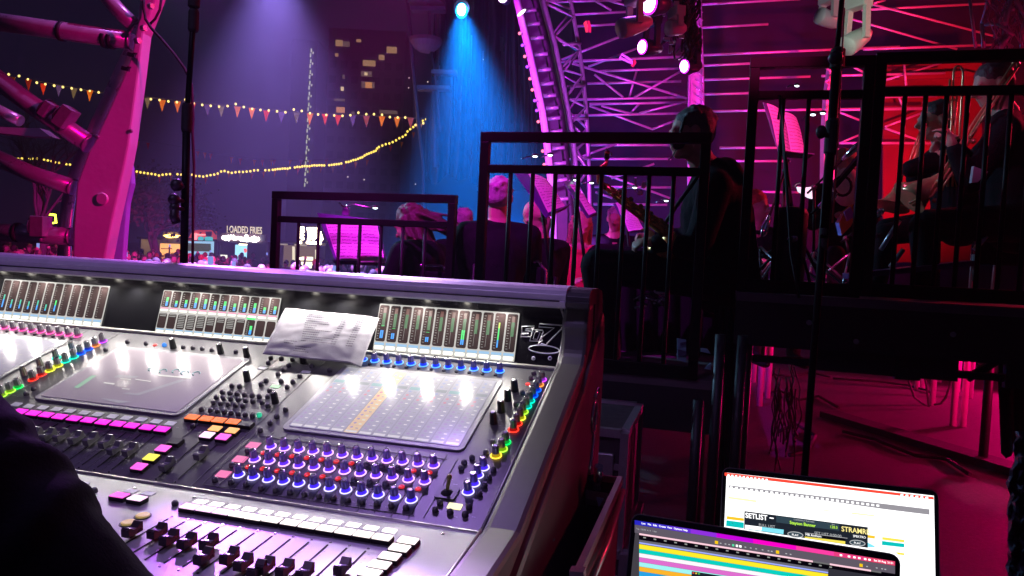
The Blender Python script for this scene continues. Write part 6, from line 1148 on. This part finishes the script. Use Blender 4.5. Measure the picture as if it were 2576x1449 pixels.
o = MB().use(BLACKM).bar(P(2165, 392, 5.2), P(2098, 470, 5.2), .05, .03).path([P(2120 + 22 * math.cos(t), 468 + 24 * math.sin(t), 5.2) for t in [k * math.pi / 8 for k in range(16)]], .010, 6, closed=True).build('microphone_boom', None, None, P(2130, 430, 5.2)); tag(o, 'black boom arm crossing the white shirted guitarist', 'microphone stand')
o = MB().use(mat('clip_white', (.8, .85, .9), .4, emit=(.8, .95, 1), es=.9)).prism([P(x, y, 4.6) for x, y in [(2006, 470), (2024, 472), (2042, 470), (2044, 500), (2034, 497), (2010, 482)]], V3((0, .02, 0))).use(CHROME).path(cpath([(1995, 472), (2002, 462), (2018, 458)], 4.6), .006, 6).build('lit_tablet', None, None, P(2020, 480, 4.6)); tag(o, 'small bright tablet beside the black stand in the tall railing', 'tablet')
# ================================================================ CHAIRS, STOOLS, BINS
def chair(label, x, y, d, deck, wd=.42, m=SUIT):
    c = P(x, y, d); t = thing('chair', label, 'chair', V3((c.x, c.y + .2, deck)), 'black band chairs'); a = V3((c.x - wd / 2, c.y, deck)); b_ = V3((c.x + wd / 2, c.y, deck)); h = c.z - deck
    MB().path([a, a + Zc * (h - .05), a + V3((.05, 0, h)), b_ + V3((-.05, 0, h)), b_ + Zc * (h - .05), b_], .011, 8).build('back_frame', t, mat('chair_tube', (.45, .45, .5), .25, .9)); MB().obox(V3((c.x, c.y + .01, c.z - .14)), Xc * wd * .44, Yc * .015, Zc * .11).build('backrest', t, m, bevel=.01); MB().obox(V3((c.x, c.y + .24, deck + .45)), Xc * wd * .48, Yc * .21, Zc * .025).build('seat', t, m, bevel=.01)
    for s in (-1, 1): MB().tube(V3((c.x + s * wd / 2, c.y + .42, deck)), V3((c.x + s * wd / 2, c.y + .40, deck + .44)), .011, n=6).build('leg', t, mat('chair_tube'))
chair('black chair with a shiny tube back left of the grey haired man', 1182, 645, 4.25, .3, .22); chair('black chair behind the grey haired man', 1240, 647, 4.15, .3, .20); chair('black chair behind the balding man', 1318, 657, 4.3, .3, .26); chair('black chair under the ponytail woman', 1060, 668, 4.35, .3, .34); chair('stool of the large saxophonist', 1850, 690, 4.1, .77, .36); chair('chair of the trombonist at the right edge', 2540, 560, 4.3, 1.17, .4)
o = MB().use(DECKF, True).lathe(P(1978, 752, 3.85), Zc, [(.075, 0), (.08, .05), (.082, .44), (.07, .47), (.02, .48)], 20).build('floor_tom', None, None, P(1978, 752, 3.85)); tag(o, 'dark cylindrical drum on the highest riser behind the tall railing', 'drum')
o = MB().use(mat('sheet_pale', (.62, .66, .75), .7, nz=.2)).prism([P(1900, 742, 3.9), P(1985, 738, 4.1), P(2010, 744, 3.75), P(1905, 752, 3.55)], -Zc * .004).build('loose_sheets', None, None, P(1950, 745, 3.8)); tag(o, 'pale loose sheets lying on the highest riser edge', 'paper')
for lab, pts, d in [('tube leg slanting under the trombonists, long one', [(2216, 628), (2262, 555)], 3.9), ('tube leg slanting under the trombonists, short one', [(2240, 672), (2272, 628)], 3.9), ('blue-lit upright tube at the right behind the railing', [(2452, 640), (2452, 706)], 3.8), ('thin diagonal tube in the lower right of the tall railing', [(2452, 628), (2480, 594)], 3.8)]:
    o = MB().tube(P(*pts[0], d), P(*pts[1], d), .013, n=8).build('steel_rod', None, mat('stand_leg_grey', (.4, .42, .45), .35, .7), P(*pts[0], d)); tag(o, lab, 'steel rod')
o = MB().use(mat('keyboard_violet', (.06, .03, .10), .35)).prism([P(x, y, 3.7) for x, y in [(2140, 688), (2460, 655), (2462, 668), (2140, 702)]], Yc * .25).build('instrument_case', None, None, P(2300, 680, 3.8)); tag(o, 'flat dark violet case lying across the highest riser', 'instrument case')
# glinting things under the middle riser
gl = thing('cable_tangle', 'tangle of cables and shiny plugs at the saxophonist feet', 'cables', P(1640, 750, 3.6))
for k in range(26):
    x, y = rnd.uniform(1610, 1670), rnd.uniform(738, 770); MB().path([P(x, y, 3.62), P(x + rnd.uniform(-12, 12), y + rnd.uniform(-8, 8), 3.58), P(x + rnd.uniform(-20, 20), y + rnd.uniform(-6, 14), 3.6)], rnd.uniform(.003, .007), 5).build('cable', gl, [CHROME, STRAP, mat('plug_pale', (.6, .62, .65), .3, .5)][k % 3])
o = MB().use(mat('paint_blue_pale', (.22, .42, .50), .6)).prism([P(x, y, 3.2) for x, y in [(1704, 851), (1726, 855), (1726, 912), (1704, 905)]], V3((0, .01, 0))).use(mat('paint_dark', (.08, .08, .16), .6)).prism([P(x, y, 3.19) for x, y in [(1712, 862), (1726, 860), (1726, 866), (1710, 870)]], V3((0, .005, 0))).prism([P(x, y, 3.19) for x, y in [(1704, 878), (1726, 884), (1726, 896), (1706, 894)]], V3((0, .005, 0))).build('printed_card', None, None, P(1715, 880, 3.2)); tag(o, 'pale blue printed card on the lower end of the middle riser', 'card')
o = MB().use(mat('paint_blue_pale')).prism([P(x, y, 3.2) for x, y in [(1764, 876), (1780, 878), (1788, 890), (1764, 885)]], V3((0, .01, 0))).prism([P(x, y, 3.2) for x, y in [(1772, 928), (1788, 912), (1788, 930)]], V3((0, .01, 0))).build('printed_card', None, None, P(1776, 900, 3.2)); tag(o, 'torn pale blue card beside the right post of the middle railing', 'card')
for lab, bx, by, tx, ty, ex, ey, d in [('slim boom stand at the left of the red-pink page', 1958, 748, 1975, 430, 1935, 545, 4.3), ('boom stand whose arm rises to the guitarist face', 2040, 748, 2048, 470, 2120, 402, 4.5), ('short boom stand beside the drum', 2010, 750, 2014, 560, 2062, 520, 4.2), ('boom stand leaning toward the trombonist knees', 2130, 750, 2128, 600, 2180, 560, 4.4), ('low tripod stand near the loose sheets', 1905, 748, 1925, 640, 1965, 618, 4.0)]:
    b_ = P(bx, by, d); b_.z = 1.18; tp = P(tx, ty, d); en = P(ex, ey, d - .15); t = thing('microphone_stand', lab, 'microphone stand', b_, 'boom stands on the highest riser')
    MB().tube(b_ + Zc * .2, tp, .009, n=8).build('pole', t, BLACKM); MB().tube(tp + (tp - en) * .25, en, .007, n=8).build('boom', t, BLACKM); MB().use(BLACKP, True).ball(tp, .018, n=10, m=7).build('clutch', t); MB().use(CHROME, True).lathe(en, (en - tp).normalized(), [(.012, 0), (.018, .05), (.022, .10), (.016, .13), (.004, .14)], 12).build('microphone', t)
    for k in range(3): a_ = k * 2.09 + bx; MB().tube(b_ + Zc * .22, b_ + V3((.26 * math.cos(a_), .26 * math.sin(a_), .01)), .007, n=6).build('leg', t, mat('leg_glint', (.25, .25, .28), .3, .7))
for k in range(12):
    x = rnd.uniform(1905, 2150); y = rnd.uniform(725, 745); pts = []
    for j in range(6): pts.append(P(x + j * rnd.uniform(6, 22), y + rnd.uniform(-6, 8), 4.0 + rnd.uniform(-.2, .3)))
    o = MB().path(smooth_pts(pts), .006, 5).build('cable', None, [STRAP, mat('cable_pale', (.3, .32, .36), .4)][k % 2], pts[0]); tag(o, 'short %s cable lying on the highest riser' % ('pale' if k % 2 else 'black'), 'cable', 'pale cables on the highest riser' if k % 2 else 'black cables on the highest riser')
# ================================================================ MICROPHONE STANDS IN FRONT
def pole(label, pts, d, r, grips, tw):
    t = thing('microphone_stand', label, 'microphone stand', V3((P(*pts[-1], d).x, P(*pts[-1], d).y, 0))); a = P(*pts[0], d); b_ = P(*pts[-1], d); foot = V3((b_.x, b_.y, .15)) if b_.z > .2 else b_
    MB().tube(a, P(*tw, d), r * .72, n=12).build('upper_tube', t, BLACKM); MB().tube(P(*tw, d), b_, r, n=12).tube(b_, V3((b_.x, b_.y, .02)), r, n=12).build('lower_tube', t, BLACKM)
    for (x, y, dy, k) in grips: MB().lathe(P(x, y, d), Zc, [(r * 1.1, -dy), (r * k, -dy * .8), (r * k, dy * .8), (r * 1.1, dy)], 14).build('clutch', t, RUB)
    for k in range(3): a_ = k * 2.09 + .4; MB().tube(V3((b_.x, b_.y, .20)), V3((b_.x + .30 * math.cos(a_), b_.y + .30 * math.sin(a_), .02)), .009, n=8).build('leg', t, BLACKM)
    return t
m1 = pole('tall black microphone stand with a hanging cable at the left', [(492, -30), (476, 350), (462, 675)], 2.05, .0105, [(487, 52, .03, 1.35), (488, 2, .02, 1.5), (470, 297, .04, 1.35)], (470, 290))
for x, y, r in ((445, 466, .017), (438, 502, .016), (439, 522, .014)): MB().use(BLACKP, True).ball(P(x, y, 2.0), r, n=12, m=8).tube(P(x, y, 2.0), P(460, y + 4, 2.04), .006, n=6).build('knob', m1)
MB().use(BLACKP).path(cpath([(440, 522), (438, 545), (444, 560)], 2.0), .012, 8).build('clip', m1)
m2 = pole('tall black microphone stand in front of the right railing', [(2121, -30), (2075, 600), (2022, 1215)], 1.95, .0092, [(2107, 148, .03, 2.0), (2092, 345, .05, 1.9), (2072, 600, .03, 1.3)], (2103, 150))
MB().tube(P(2105, 160, 1.95), P(2072, 600, 1.95), .0125, n=12).build('middle_tube', m2, BLACKM)
MB().use(BLACKP, True).ball(P(2066, 332, 1.93), .014, .012, .018, n=12, m=8).tube(P(2066, 334, 1.93), P(2090, 345, 1.95), .007, n=8).build('knob', m2); MB().use(BLACKP, True).ball(P(2102, 145, 1.93), .019, n=12, m=8).build('knob', m2)
o = MB().path(cpath([(2124, 20), (2117, 160), (2110, 300), (2103, 430), (2094, 560)], 1.93), .0022, 6).build('cable', None, mat('cable_red_thin', (.3, .05, .05), .5), P(2110, 300, 1.93)); tag(o, 'thin red cable running down the right microphone stand', 'cable')
o = MB().path(cpath([(1958, 300), (1962, 240), (1985, 560), (1990, 640), (2005, 720), (2010, 750)], 3.2), .006, 6).build('cable', None, STRAP, P(1990, 640, 3.2)); tag(o, 'black cable dangling inside the tall railing', 'cable')
# ================================================================ LAPTOPS
def laptop(label, TL, TR, Wf, Hs, tilt, kb_):
    X_ = TR - TL; X_.z *= 1; W_ = X_.length; X_.normalize(); nh = V3((X_.y, -X_.x, 0)).normalized(); nh = nh if nh.dot(CAM - TL) > 0 else -nh
    D = (-Zc * math.cos(R(tilt)) + nh * math.sin(R(tilt))); D = (D - X_ * D.dot(X_)).normalized(); N = D.cross(X_).normalized(); N = N if N.dot(CAM - TL) > 0 else -N
    t = thing('laptop', label, 'laptop', TL + X_ * W_ / 2 + D * Hs); m_ = .007
    def pt(s, v, h=0.): return TL + X_ * s + D * v + N * h
    def rr(s0, s1, v0, v1, r, h): return rrect(lambda u, v, h_=0.: pt(u, v, h), s0, s1, v0, v1, r, h)
    MB().prism(rr(-m_, W_ + m_, -m_ * 1.3, Hs, .012, 0), -N * .005).build('lid', t, mat('laptop_lid', (.25, .25, .26), .35, .8)); MB().prism(rr(-m_ + .0012, W_ + m_ - .0012, -m_ * 1.3 + .0012, Hs, .011, .0006), -N * .0008).build('bezel', t, mat('laptop_bezel', (.006, .006, .008), .25))
    bo = pt(0, Hs) ; MB().obox(pt(W_ / 2, Hs) + nh * .12 - Zc * .008, X_ * (W_ / 2 + m_), nh * .12, Zc * .007).build('keyboard_base', t, mat('laptop_lid'))
    g = MB().use(BLACKP)
    for r_ in range(5):
        for c_ in range(13): g.obox(pt(W_ * (.08 + .07 * c_), Hs) + nh * (.03 + .019 * r_), X_ * .0085, nh * .008, Zc * .001)
    kk = g.build('keys', t)
    def hit(x, y, h=.0008):
        d = ray(x, y); O_ = TL + N * h; return CAM + d * ((O_ - CAM).dot(N) / d.dot(N))
    return t, hit, pt, X_, D, N, W_
def sem(n, c, s=1.): return glow('lcd_' + n, c, s)
LW = sem('white', (1, 1, 1), 1.6); 
def lq(t, hit, m, pts, h=.0009, name='pixels', acc=None): (acc or MB()).use(m).add([hit(x, y, h) for x, y in pts], [list(range(len(pts)))])
def zl(x, y): return (1811.25 + x * .20833, 1100.2 + y * .20833)
lt, hit, pt, X_, D, N, W_ = laptop('laptop at the back with a glowing white timeline and a red menu bar', P(1828, 1189, 1.25), P(2349, 1247, 1.18), 0, .225, 16, 0)
# content corners come from the lit panel
g = MB()
def L(m, pts, h=.0010): g.use(m).add([hit(*zl(x, y), h) for x, y in pts], [list(range(len(pts)))])
g.use(LW).add([pt(.0, .0, .0007), pt(W_, .0, .0007), pt(W_, .225, .0007), pt(0, .225, .0007)], [[0, 1, 2, 3]])
L(sem('red', (1, .06, .03), 1.2), [(56, 425), (2578, 720), (2582, 752), (56, 462)])
for k in range(11): x = 90 + k * 46; L(LW, [(x, 436 + x * .117), (x + 26, 438 + x * .117), (x + 26, 460 + x * .117), (x, 458 + x * .117)], .0014)
for k in range(6): x = 2180 + k * 60; L(LW, [(x, 428 + x * .117), (x + 34, 430 + x * .117), (x + 34, 452 + x * .117), (x, 450 + x * .117)], .0014)
L(sem('grey_line', (.5, .5, .52), .8), [(105, 552), (2480, 842), (2480, 848), (105, 558)]); L(sem('grey_mid', (.42, .40, .44), .8), [(105, 578), (2530, 868), (2530, 935), (1990, 868), (1300, 768), (105, 608)])
for k in range(30): x = 120 + k * 61; y = 604 + (x - 105) * .1235; L(LW, [(x, y - 14), (x + 34, y - 10), (x + 34, y + 14), (x, y + 10)], .0014)
for q in ([(100, 715), (440, 760), (440, 785), (100, 738)], [(735, 810), (850, 822), (850, 830), (735, 818)], [(1215, 868), (1340, 885), (1340, 896), (1215, 880)], [(1590, 905), (1870, 940), (1865, 956), (1590, 925)], [(550, 785), (620, 794), (620, 802), (550, 793)]): L(sem('pale_yellow', (1, .95, .45), 1.3), q)
L(sem('pale_cyan', (.7, .9, 1), 1.2), [(100, 768), (370, 800), (370, 810), (100, 780)])
L(sem('orange', (1, .62, .02), 1.), [(82, 950), (290, 978), (288, 1012), (80, 988)]); L(sem('teal', (.0, .58, .55), 1.), [(78, 1000), (288, 1028), (286, 1100), (72, 1070)])
L(sem('orange', ()), [(1785, 1178), (1872, 1190), (1870, 1225), (1785, 1213)]); L(sem('yellow', (1, .85, .1), 1.), [(1960, 1203), (2228, 1238), (2226, 1270), (1958, 1236)]); L(sem('teal', ()), [(1956, 1250), (2226, 1284), (2226, 1330), (1954, 1300)]); L(sem('cyan', (.25, .85, 1), 1.), [(1785, 1270), (1868, 1312), (1868, 1330), (1785, 1325)]); L(sem('yellow', ()), [(2120, 1385), (2226, 1398), (2226, 1425), (2150, 1415)])
L(sem('panel', (.010, .016, .024), 1.), [(295, 890), (1785, 1085), (1785, 1335), (290, 1105)], .0014)
L(sem('panel_slate', (.03, .06, .08), 1.), [(680, 948), (1440, 1048), (1440, 1128), (678, 1026)], .0017); L(sem('cyan', ()), [(302, 1056), (770, 1115), (765, 1170), (300, 1102)], .0017); L(LW, [(302, 1056), (505, 1082), (500, 1126), (300, 1100)], .0019)
L(sem('grey_line', ()), [(1026, 1148), (1540, 1215), (1538, 1222), (1026, 1155)], .0018); L(sem('yellow', ()), [(1024, 1198), (1512, 1255), (1512, 1290), (1024, 1215)], .0018); L(sem('black', (0, 0, 0), 0), [(1240, 1190), (1510, 1225), (1510, 1252), (1240, 1218)], .0019)
for x0, y0 in ((815, 1135), (1565, 1236)):
    pts = [(x0 + 95 + 92 * math.cos(t), y0 + 40 + 32 * math.sin(t) + 10 * math.cos(t)) for t in [k * math.pi / 10 for k in range(20)]]; L(sem('panel_slate', ()), pts, .0018); g.use(sem('grey_light', (.6, .62, .64), .9)).path([hit(*zl(x, y), .0022) for x, y in pts], .0006, 4, closed=True)
def T(txt, x, y, hgt, m, ang=.13, wf=1., h=.0024, bold=0.):
    a = hit(*zl(x, y), h); b_ = hit(*zl(x + 100, y + 100 * ang), h); c = hit(*zl(x - 2, y - hgt), h); g.use(m); text_mesh(txt, 1.38, a, (b_ - a).normalized() * (c - a).length * wf, (c - a), g, 0, bold=bold)
T('SETLIST', 306, 968, 62, LW, wf=.92, bold=.03); T('FULL LIST', 468, 1072, 34, sem('grey_light', ())); T('CURRENTLY PLAYING', 890, 1000, 18, sem('grey_light', ())); T('Stayton Banner', 842, 1044, 38, sem('lime', (.55, 1, .05), 1.2), wf=.95, bold=.02); T('128.0', 1325, 1094, 34, sem('lime', ()), wf=.9); T('BPM', 1350, 1056, 14, sem('grey_light', ()))
T('STRAMRR', 1466, 1132, 62, sem('gold', (1, .85, .3), 1.2), wf=.92, bold=.02); T('SPEKTRO', 1606, 1203, 28, LW, wf=.95); T('SET LIST 0:00:00', 1140, 1168, 34, sem('grey_light', ())); T('PLAY', 868, 1186, 26, LW); T('PLAY', 1618, 1284, 26, LW); T('MB Anthem', 1032, 1186, 30, LW, wf=.95); L(LW, [(598, 965), (648, 972), (648, 985), (598, 978)], .002)
g.build('screen_content', lt)
def zf2(x, y): return (1596.6 + x * .27085, 1247.8 + y * .27085)
lt, hit, pt, X_, D, N, W_ = laptop('laptop in front with a coloured track timeline and a blue to pink menu bar', P(1601, 1309, 1.0), P(2250, 1413, .925), 0, .22, 14, 0)
g = MB()
def L2(m, pts, h=.0010): g.use(m).add([hit(*zf2(x, y), h) for x, y in pts], [list(range(len(pts)))])
g.use(sem('dark_grey', (.055, .05, .06), 1.)).add([pt(.0, .0, .0007), pt(W_, .0, .0007), pt(W_, .22, .0007), pt(0, .22, .0007)], [[0, 1, 2, 3]])
xs = [0, 150, 330, 520, 760, 1100, 1500, 1850, 2150, 2418]; cs = [(.02, .02, .55), (.05, .03, .6), (.12, .03, .65), (.28, .03, .75), (.6, .0, .75), (1, .0, .6), (1, .05, .38), (.85, .05, .22), (.8, .05, .15)]
sl = .1585
def yb(x, y0): return y0 + x * sl
def band(m, x0, x1, ya, yb_, h=.0010): L2(m, [(x0, yb(x0, ya)), (x1, yb(x1, ya)), (x1, yb(x1, yb_)), (x0, yb(x0, yb_))], h)
for i in range(9): band(sem('bar_%d' % i, cs[i], 1.), xs[i], xs[i + 1], 224, 264)
band(sem('toolbar', (.12, .10, .13), 1.), 0, 2418, 266, 340); band(sem('black', ()), 40, 2418, 340, 400); band(sem('pink_bar', (1, .62, .72), 1.1), 42, 1655, 338, 354, .0014); band(sem('pink_bar', ()), 1812, 2195, 338, 354, .0014); band(sem('grey_dim', (.2, .2, .2), .8), 1655, 1812, 340, 354, .0014); band(sem('grey_dim', ()), 2195, 2290, 340, 354, .0014)
for k in range(19): band(sem('tick_grey', (.35, .37, .34), .9), 80 + 96 * k, 104 + 96 * k, 366, 378, .0014)
band(sem('slate', (.16, .16, .20), .9), 42, 2418, 398, 424); band(sem('blue_line', (.35, .42, 1), 1.1), 42, 2418, 421, 434, .0014)
for i, (c, a, b_) in enumerate([(((1, .82, .02)), 440, 482), ((.0, .62, .52), 484, 522), ((1, .93, .98), 524, 560), ((.72, .15, .60), 562, 604), ((.35, .9, .88), 606, 646), ((.95, .45, .02), 648, 690), ((.02, .35, .75), 692, 728), ((.02, .6, .85), 730, 760), ((.6, .3, .7), 762, 800)]): band(sem('track_%d' % i, c, 1.05), 42, 2330 if i else 2400, a, b_)
L2(sem('panel', ()), [(530, 698), (1000, 772), (1000, 860), (525, 790)], .0016)
for k, c in enumerate([(.8, .08, .06), (.9, .6, .05), (.1, .6, .1)]): L2(sem('dot_%d' % k, c, 1.), [(538 + 26 * k, 706 + 4 * k), (554 + 26 * k, 708 + 4 * k), (552 + 26 * k, 722 + 4 * k), (536 + 26 * k, 720 + 4 * k)], .002)
L2(sem('dark_side', (.03, .03, .04), 1.), [(1800, 672), (2418, 770), (2418, 900), (1790, 800)], .0016)
for x, c in ((745, 'amber'), (1312, 'amber'), (2088, 'amber')): L2(sem('amber', (1, .62, .0), 1.), [(x, yb(x, 296)), (x + 30, yb(x + 30, 296)), (x + 30, yb(x + 30, 325)), (x, yb(x, 325))], .0014)
for x in (905, 940, 972): L2(sem('green_play', (.1, .8, .4), 1.) if x == 905 else LW, [(x, yb(x, 302)), (x + 20, yb(x + 20, 302)), (x + 20, yb(x + 20, 322)), (x, yb(x, 322))], .0014)
for x in (790, 835, 870, 1020, 1070, 1120, 1180, 1235, 1265, 1400, 1440, 2150, 2240, 2290, 2320): L2(sem('grey_light', ()), [(x, yb(x, 308)), (x + 16, yb(x + 16, 308)), (x + 16, yb(x + 16, 316)), (x, yb(x, 316))], .0014)
def T2(txt, x, y, hgt, m, wf=1., h=.0020, bold=0.):
    a = hit(*zf2(x, y), h); b_ = hit(*zf2(x + 100, y + 100 * sl), h); c = hit(*zf2(x - 2, y - hgt), h); g.use(m); text_mesh(txt, 1.38, a, (b_ - a).normalized() * (c - a).length * wf, (c - a), g, 0, bold=bold)
for txt, x in (('Live', 64), ('File', 122), ('Edit', 172), ('Create', 226), ('View', 302), ('Options', 364), ('Help', 448)): T2(txt, x, yb(x, 250), 17, LW, bold=.02)
T2('Tap  120.00  4 / 4   1 Bar', 15, yb(15, 306), 14, sem('grey_light', ())); T2('Sat 20 Aug  21:21', 2222, yb(2222, 252), 18, LW, bold=.02)
for x in (1905, 1980, 2030, 2075, 2130, 2170): L2(LW, [(x, yb(x, 238)), (x + 22, yb(x + 22, 238)), (x + 22, yb(x + 22, 254)), (x, yb(x, 254))], .0014)
g.build('screen_content', lt)
# table that carries both laptops
tb_ = thing('table', 'black table carrying the two laptops', 'table', V3((.42, .95, 0))); MB().obox(V3((.42, .98, .66)), Xc * .42, Yc * .32, Zc * .015).build('tabletop', tb_, BLACKP)
for sx in (-.38, .38):
    for sy in (-.28, .28): MB().tube(V3((.42, .98, 0)) + Xc * sx + Yc * sy, V3((.42, .98, .65)) + Xc * sx + Yc * sy, .02, n=8).build('leg', tb_, BLACKM)
# ================================================================ RIGHT EDGE: crumpled film and a hanging drape
g = MB().use(mat('bin_film', (.10, .11, .15), .16, nz=.3, ns=20, spec=.9), True); NS = 26; vs = []; fs = []
for j in range(NS + 1):
    for i in range(11):
        y = 1085 + 420 * j / NS; x = 2546 + 9 * i + 14 * noise.noise(V3((j * .55, 0, 3))) - (10 if y > 1180 else -6); d = 1.55 + .09 * noise.noise(V3((i * .8, j * .6, 1))) + .05 * noise.noise(V3((i * 2.1, j * 1.7, 5))); vs.append(P(x, y, d))
for j in range(NS):
    for i in range(10): a = j * 11 + i; fs.append([a, a + 1, a + 12, a + 11])
g.add(vs, fs, False); o = g.build('plastic_bag', None, None, P(2570, 1400, 1.55)); tag(o, 'crumpled glossy black plastic at the right edge', 'plastic bag'); sm = o.modifiers.new('thick', 'SOLIDIFY'); sm.thickness = .002
g = MB().use(RUB, True); vs = []; fs = []
for j in range(13):
    for i in range(15): y = 770 + 370 * j / 12; x = 2516 + 8 * i + (j - 6) * (1.2 if j > 6 else 0); vs.append(P(x, y + (14 * math.sin(i * 1.3) if j == 12 else 0), 4.0 + .05 * math.sin(i * 1.5)))
for j in range(12):
    for i in range(14): a = j * 15 + i; fs.append([a, a + 1, a + 16, a + 15])
g.add(vs, fs, True); o = g.build('drape', None, None, P(2550, 1000, 4)); tag(o, 'black drape hanging under the highest riser at the right edge', 'drape'); sm = o.modifiers.new('thick', 'SOLIDIFY'); sm.thickness = .01
# ================================================================ OPERATOR'S ARM
SLV = mat('fleece_dark', (.0025, .0022, .004), .95, spec=.04, nz=.3, ns=50, bump=.10, bs=300)
S0 = P(-470, 760, .80); E0 = P(-150, 1125, .70); W0 = P(372, 1710, .64); Hd = P(-520, 520, .85)
skb = MB(); ff, ss, uu = head_prims(skb, Hd, V3((.75, .6, -.3)), (0, 0, 1)); nk = Hd - Zc * .17; pel = V3((nk.x - .05, nk.y - .1, .52)); cap(skb, Hd - Zc * .07, nk, .056, .062); cap(skb, nk, pel, .09, .1); cap(skb, nk, S0, .06, .05); cap(skb, S0, E0, .045, .04); cap(skb, E0, W0, .04, .028); hand(skb, W0, W0 - E0, -Zc, .7, 1)
S1 = nk + V3((-.25, -.05, -.08)); E1 = S1 + V3((0, .12, -.28)); W1 = E1 + V3((.10, .25, -.05)); cap(skb, nk, S1, .05, .05); cap(skb, S1, E1, .04, .035); cap(skb, E1, W1, .035, .026); hand(skb, W1, W1 - E1, -Zc, .7, -1)
op = fuse(skb, 'person', .008, SKIN, None, V3((pel.x, pel.y, .45)), 2); tag(op, 'console operator whose dark sleeve crosses the lower left corner', 'person')
cb = MB(); cap(cb, nk - Zc * .06, pel, .17, .18); cap(cb, nk - Zc * .03, S0, .08, .088); cap(cb, S0, E0, .080, .066); cap(cb, E0, W0.lerp(E0, .05), .066, .054); cap(cb, nk - Zc * .03, S1, .07, .07); cap(cb, S1, E1, .07, .06); cap(cb, E1, W1, .06, .05); cb.ball(pel, .2, .2, .15, n=14, m=10)
for s_, r_, k_ in ((.08, .056, .8), (.27, .055, .9), (.33, .052, .7), (.46, .052, .9), (.50, .047, .6), (.80, .046, .6)):
    c = E0.lerp(W0, s_); ax = (W0 - E0).normalized(); n1 = ax.orthogonal().normalized(); n2 = ax.cross(n1); cb.path([c + (n1 * math.cos(t) + n2 * math.sin(t)) * r_ + ax * .014 * math.sin(t * 2 + s_ * 9) for t in [q * math.pi / 8 for q in range(16)]], .020 * k_, 8, closed=True)
fuse(cb, 'sleeve', .008, SLV, op, V3((pel.x, pel.y, .45)), 3)
# ================================================================ HAZE
HZ = MB(); HZ.obox(V3((0, 78, 20.5)), V3((75, 0, 0)), V3((0, 92, 0)), V3((0, 0, 22.6)))
hz = HZ.build('haze', None, None, V3((0, 0, 0))); hz['kind'] = 'stuff'; hz['label'] = 'thin stage smoke filling the air'
hm_ = bpy.data.materials.new('haze_volume'); hm_.use_nodes = True; t = hm_.node_tree; t.nodes.clear(); out = t.nodes.new('ShaderNodeOutputMaterial'); pv = t.nodes.new('ShaderNodeVolumePrincipled'); pv.inputs['Density'].default_value = .0022; pv.inputs['Color'].default_value = (.85, .82, .9, 1); pv.inputs['Anisotropy'].default_value = .25; t.links.new(pv.outputs[0], out.inputs['Volume'])
hz.data.materials.clear(); hz.data.materials.append(hm_)
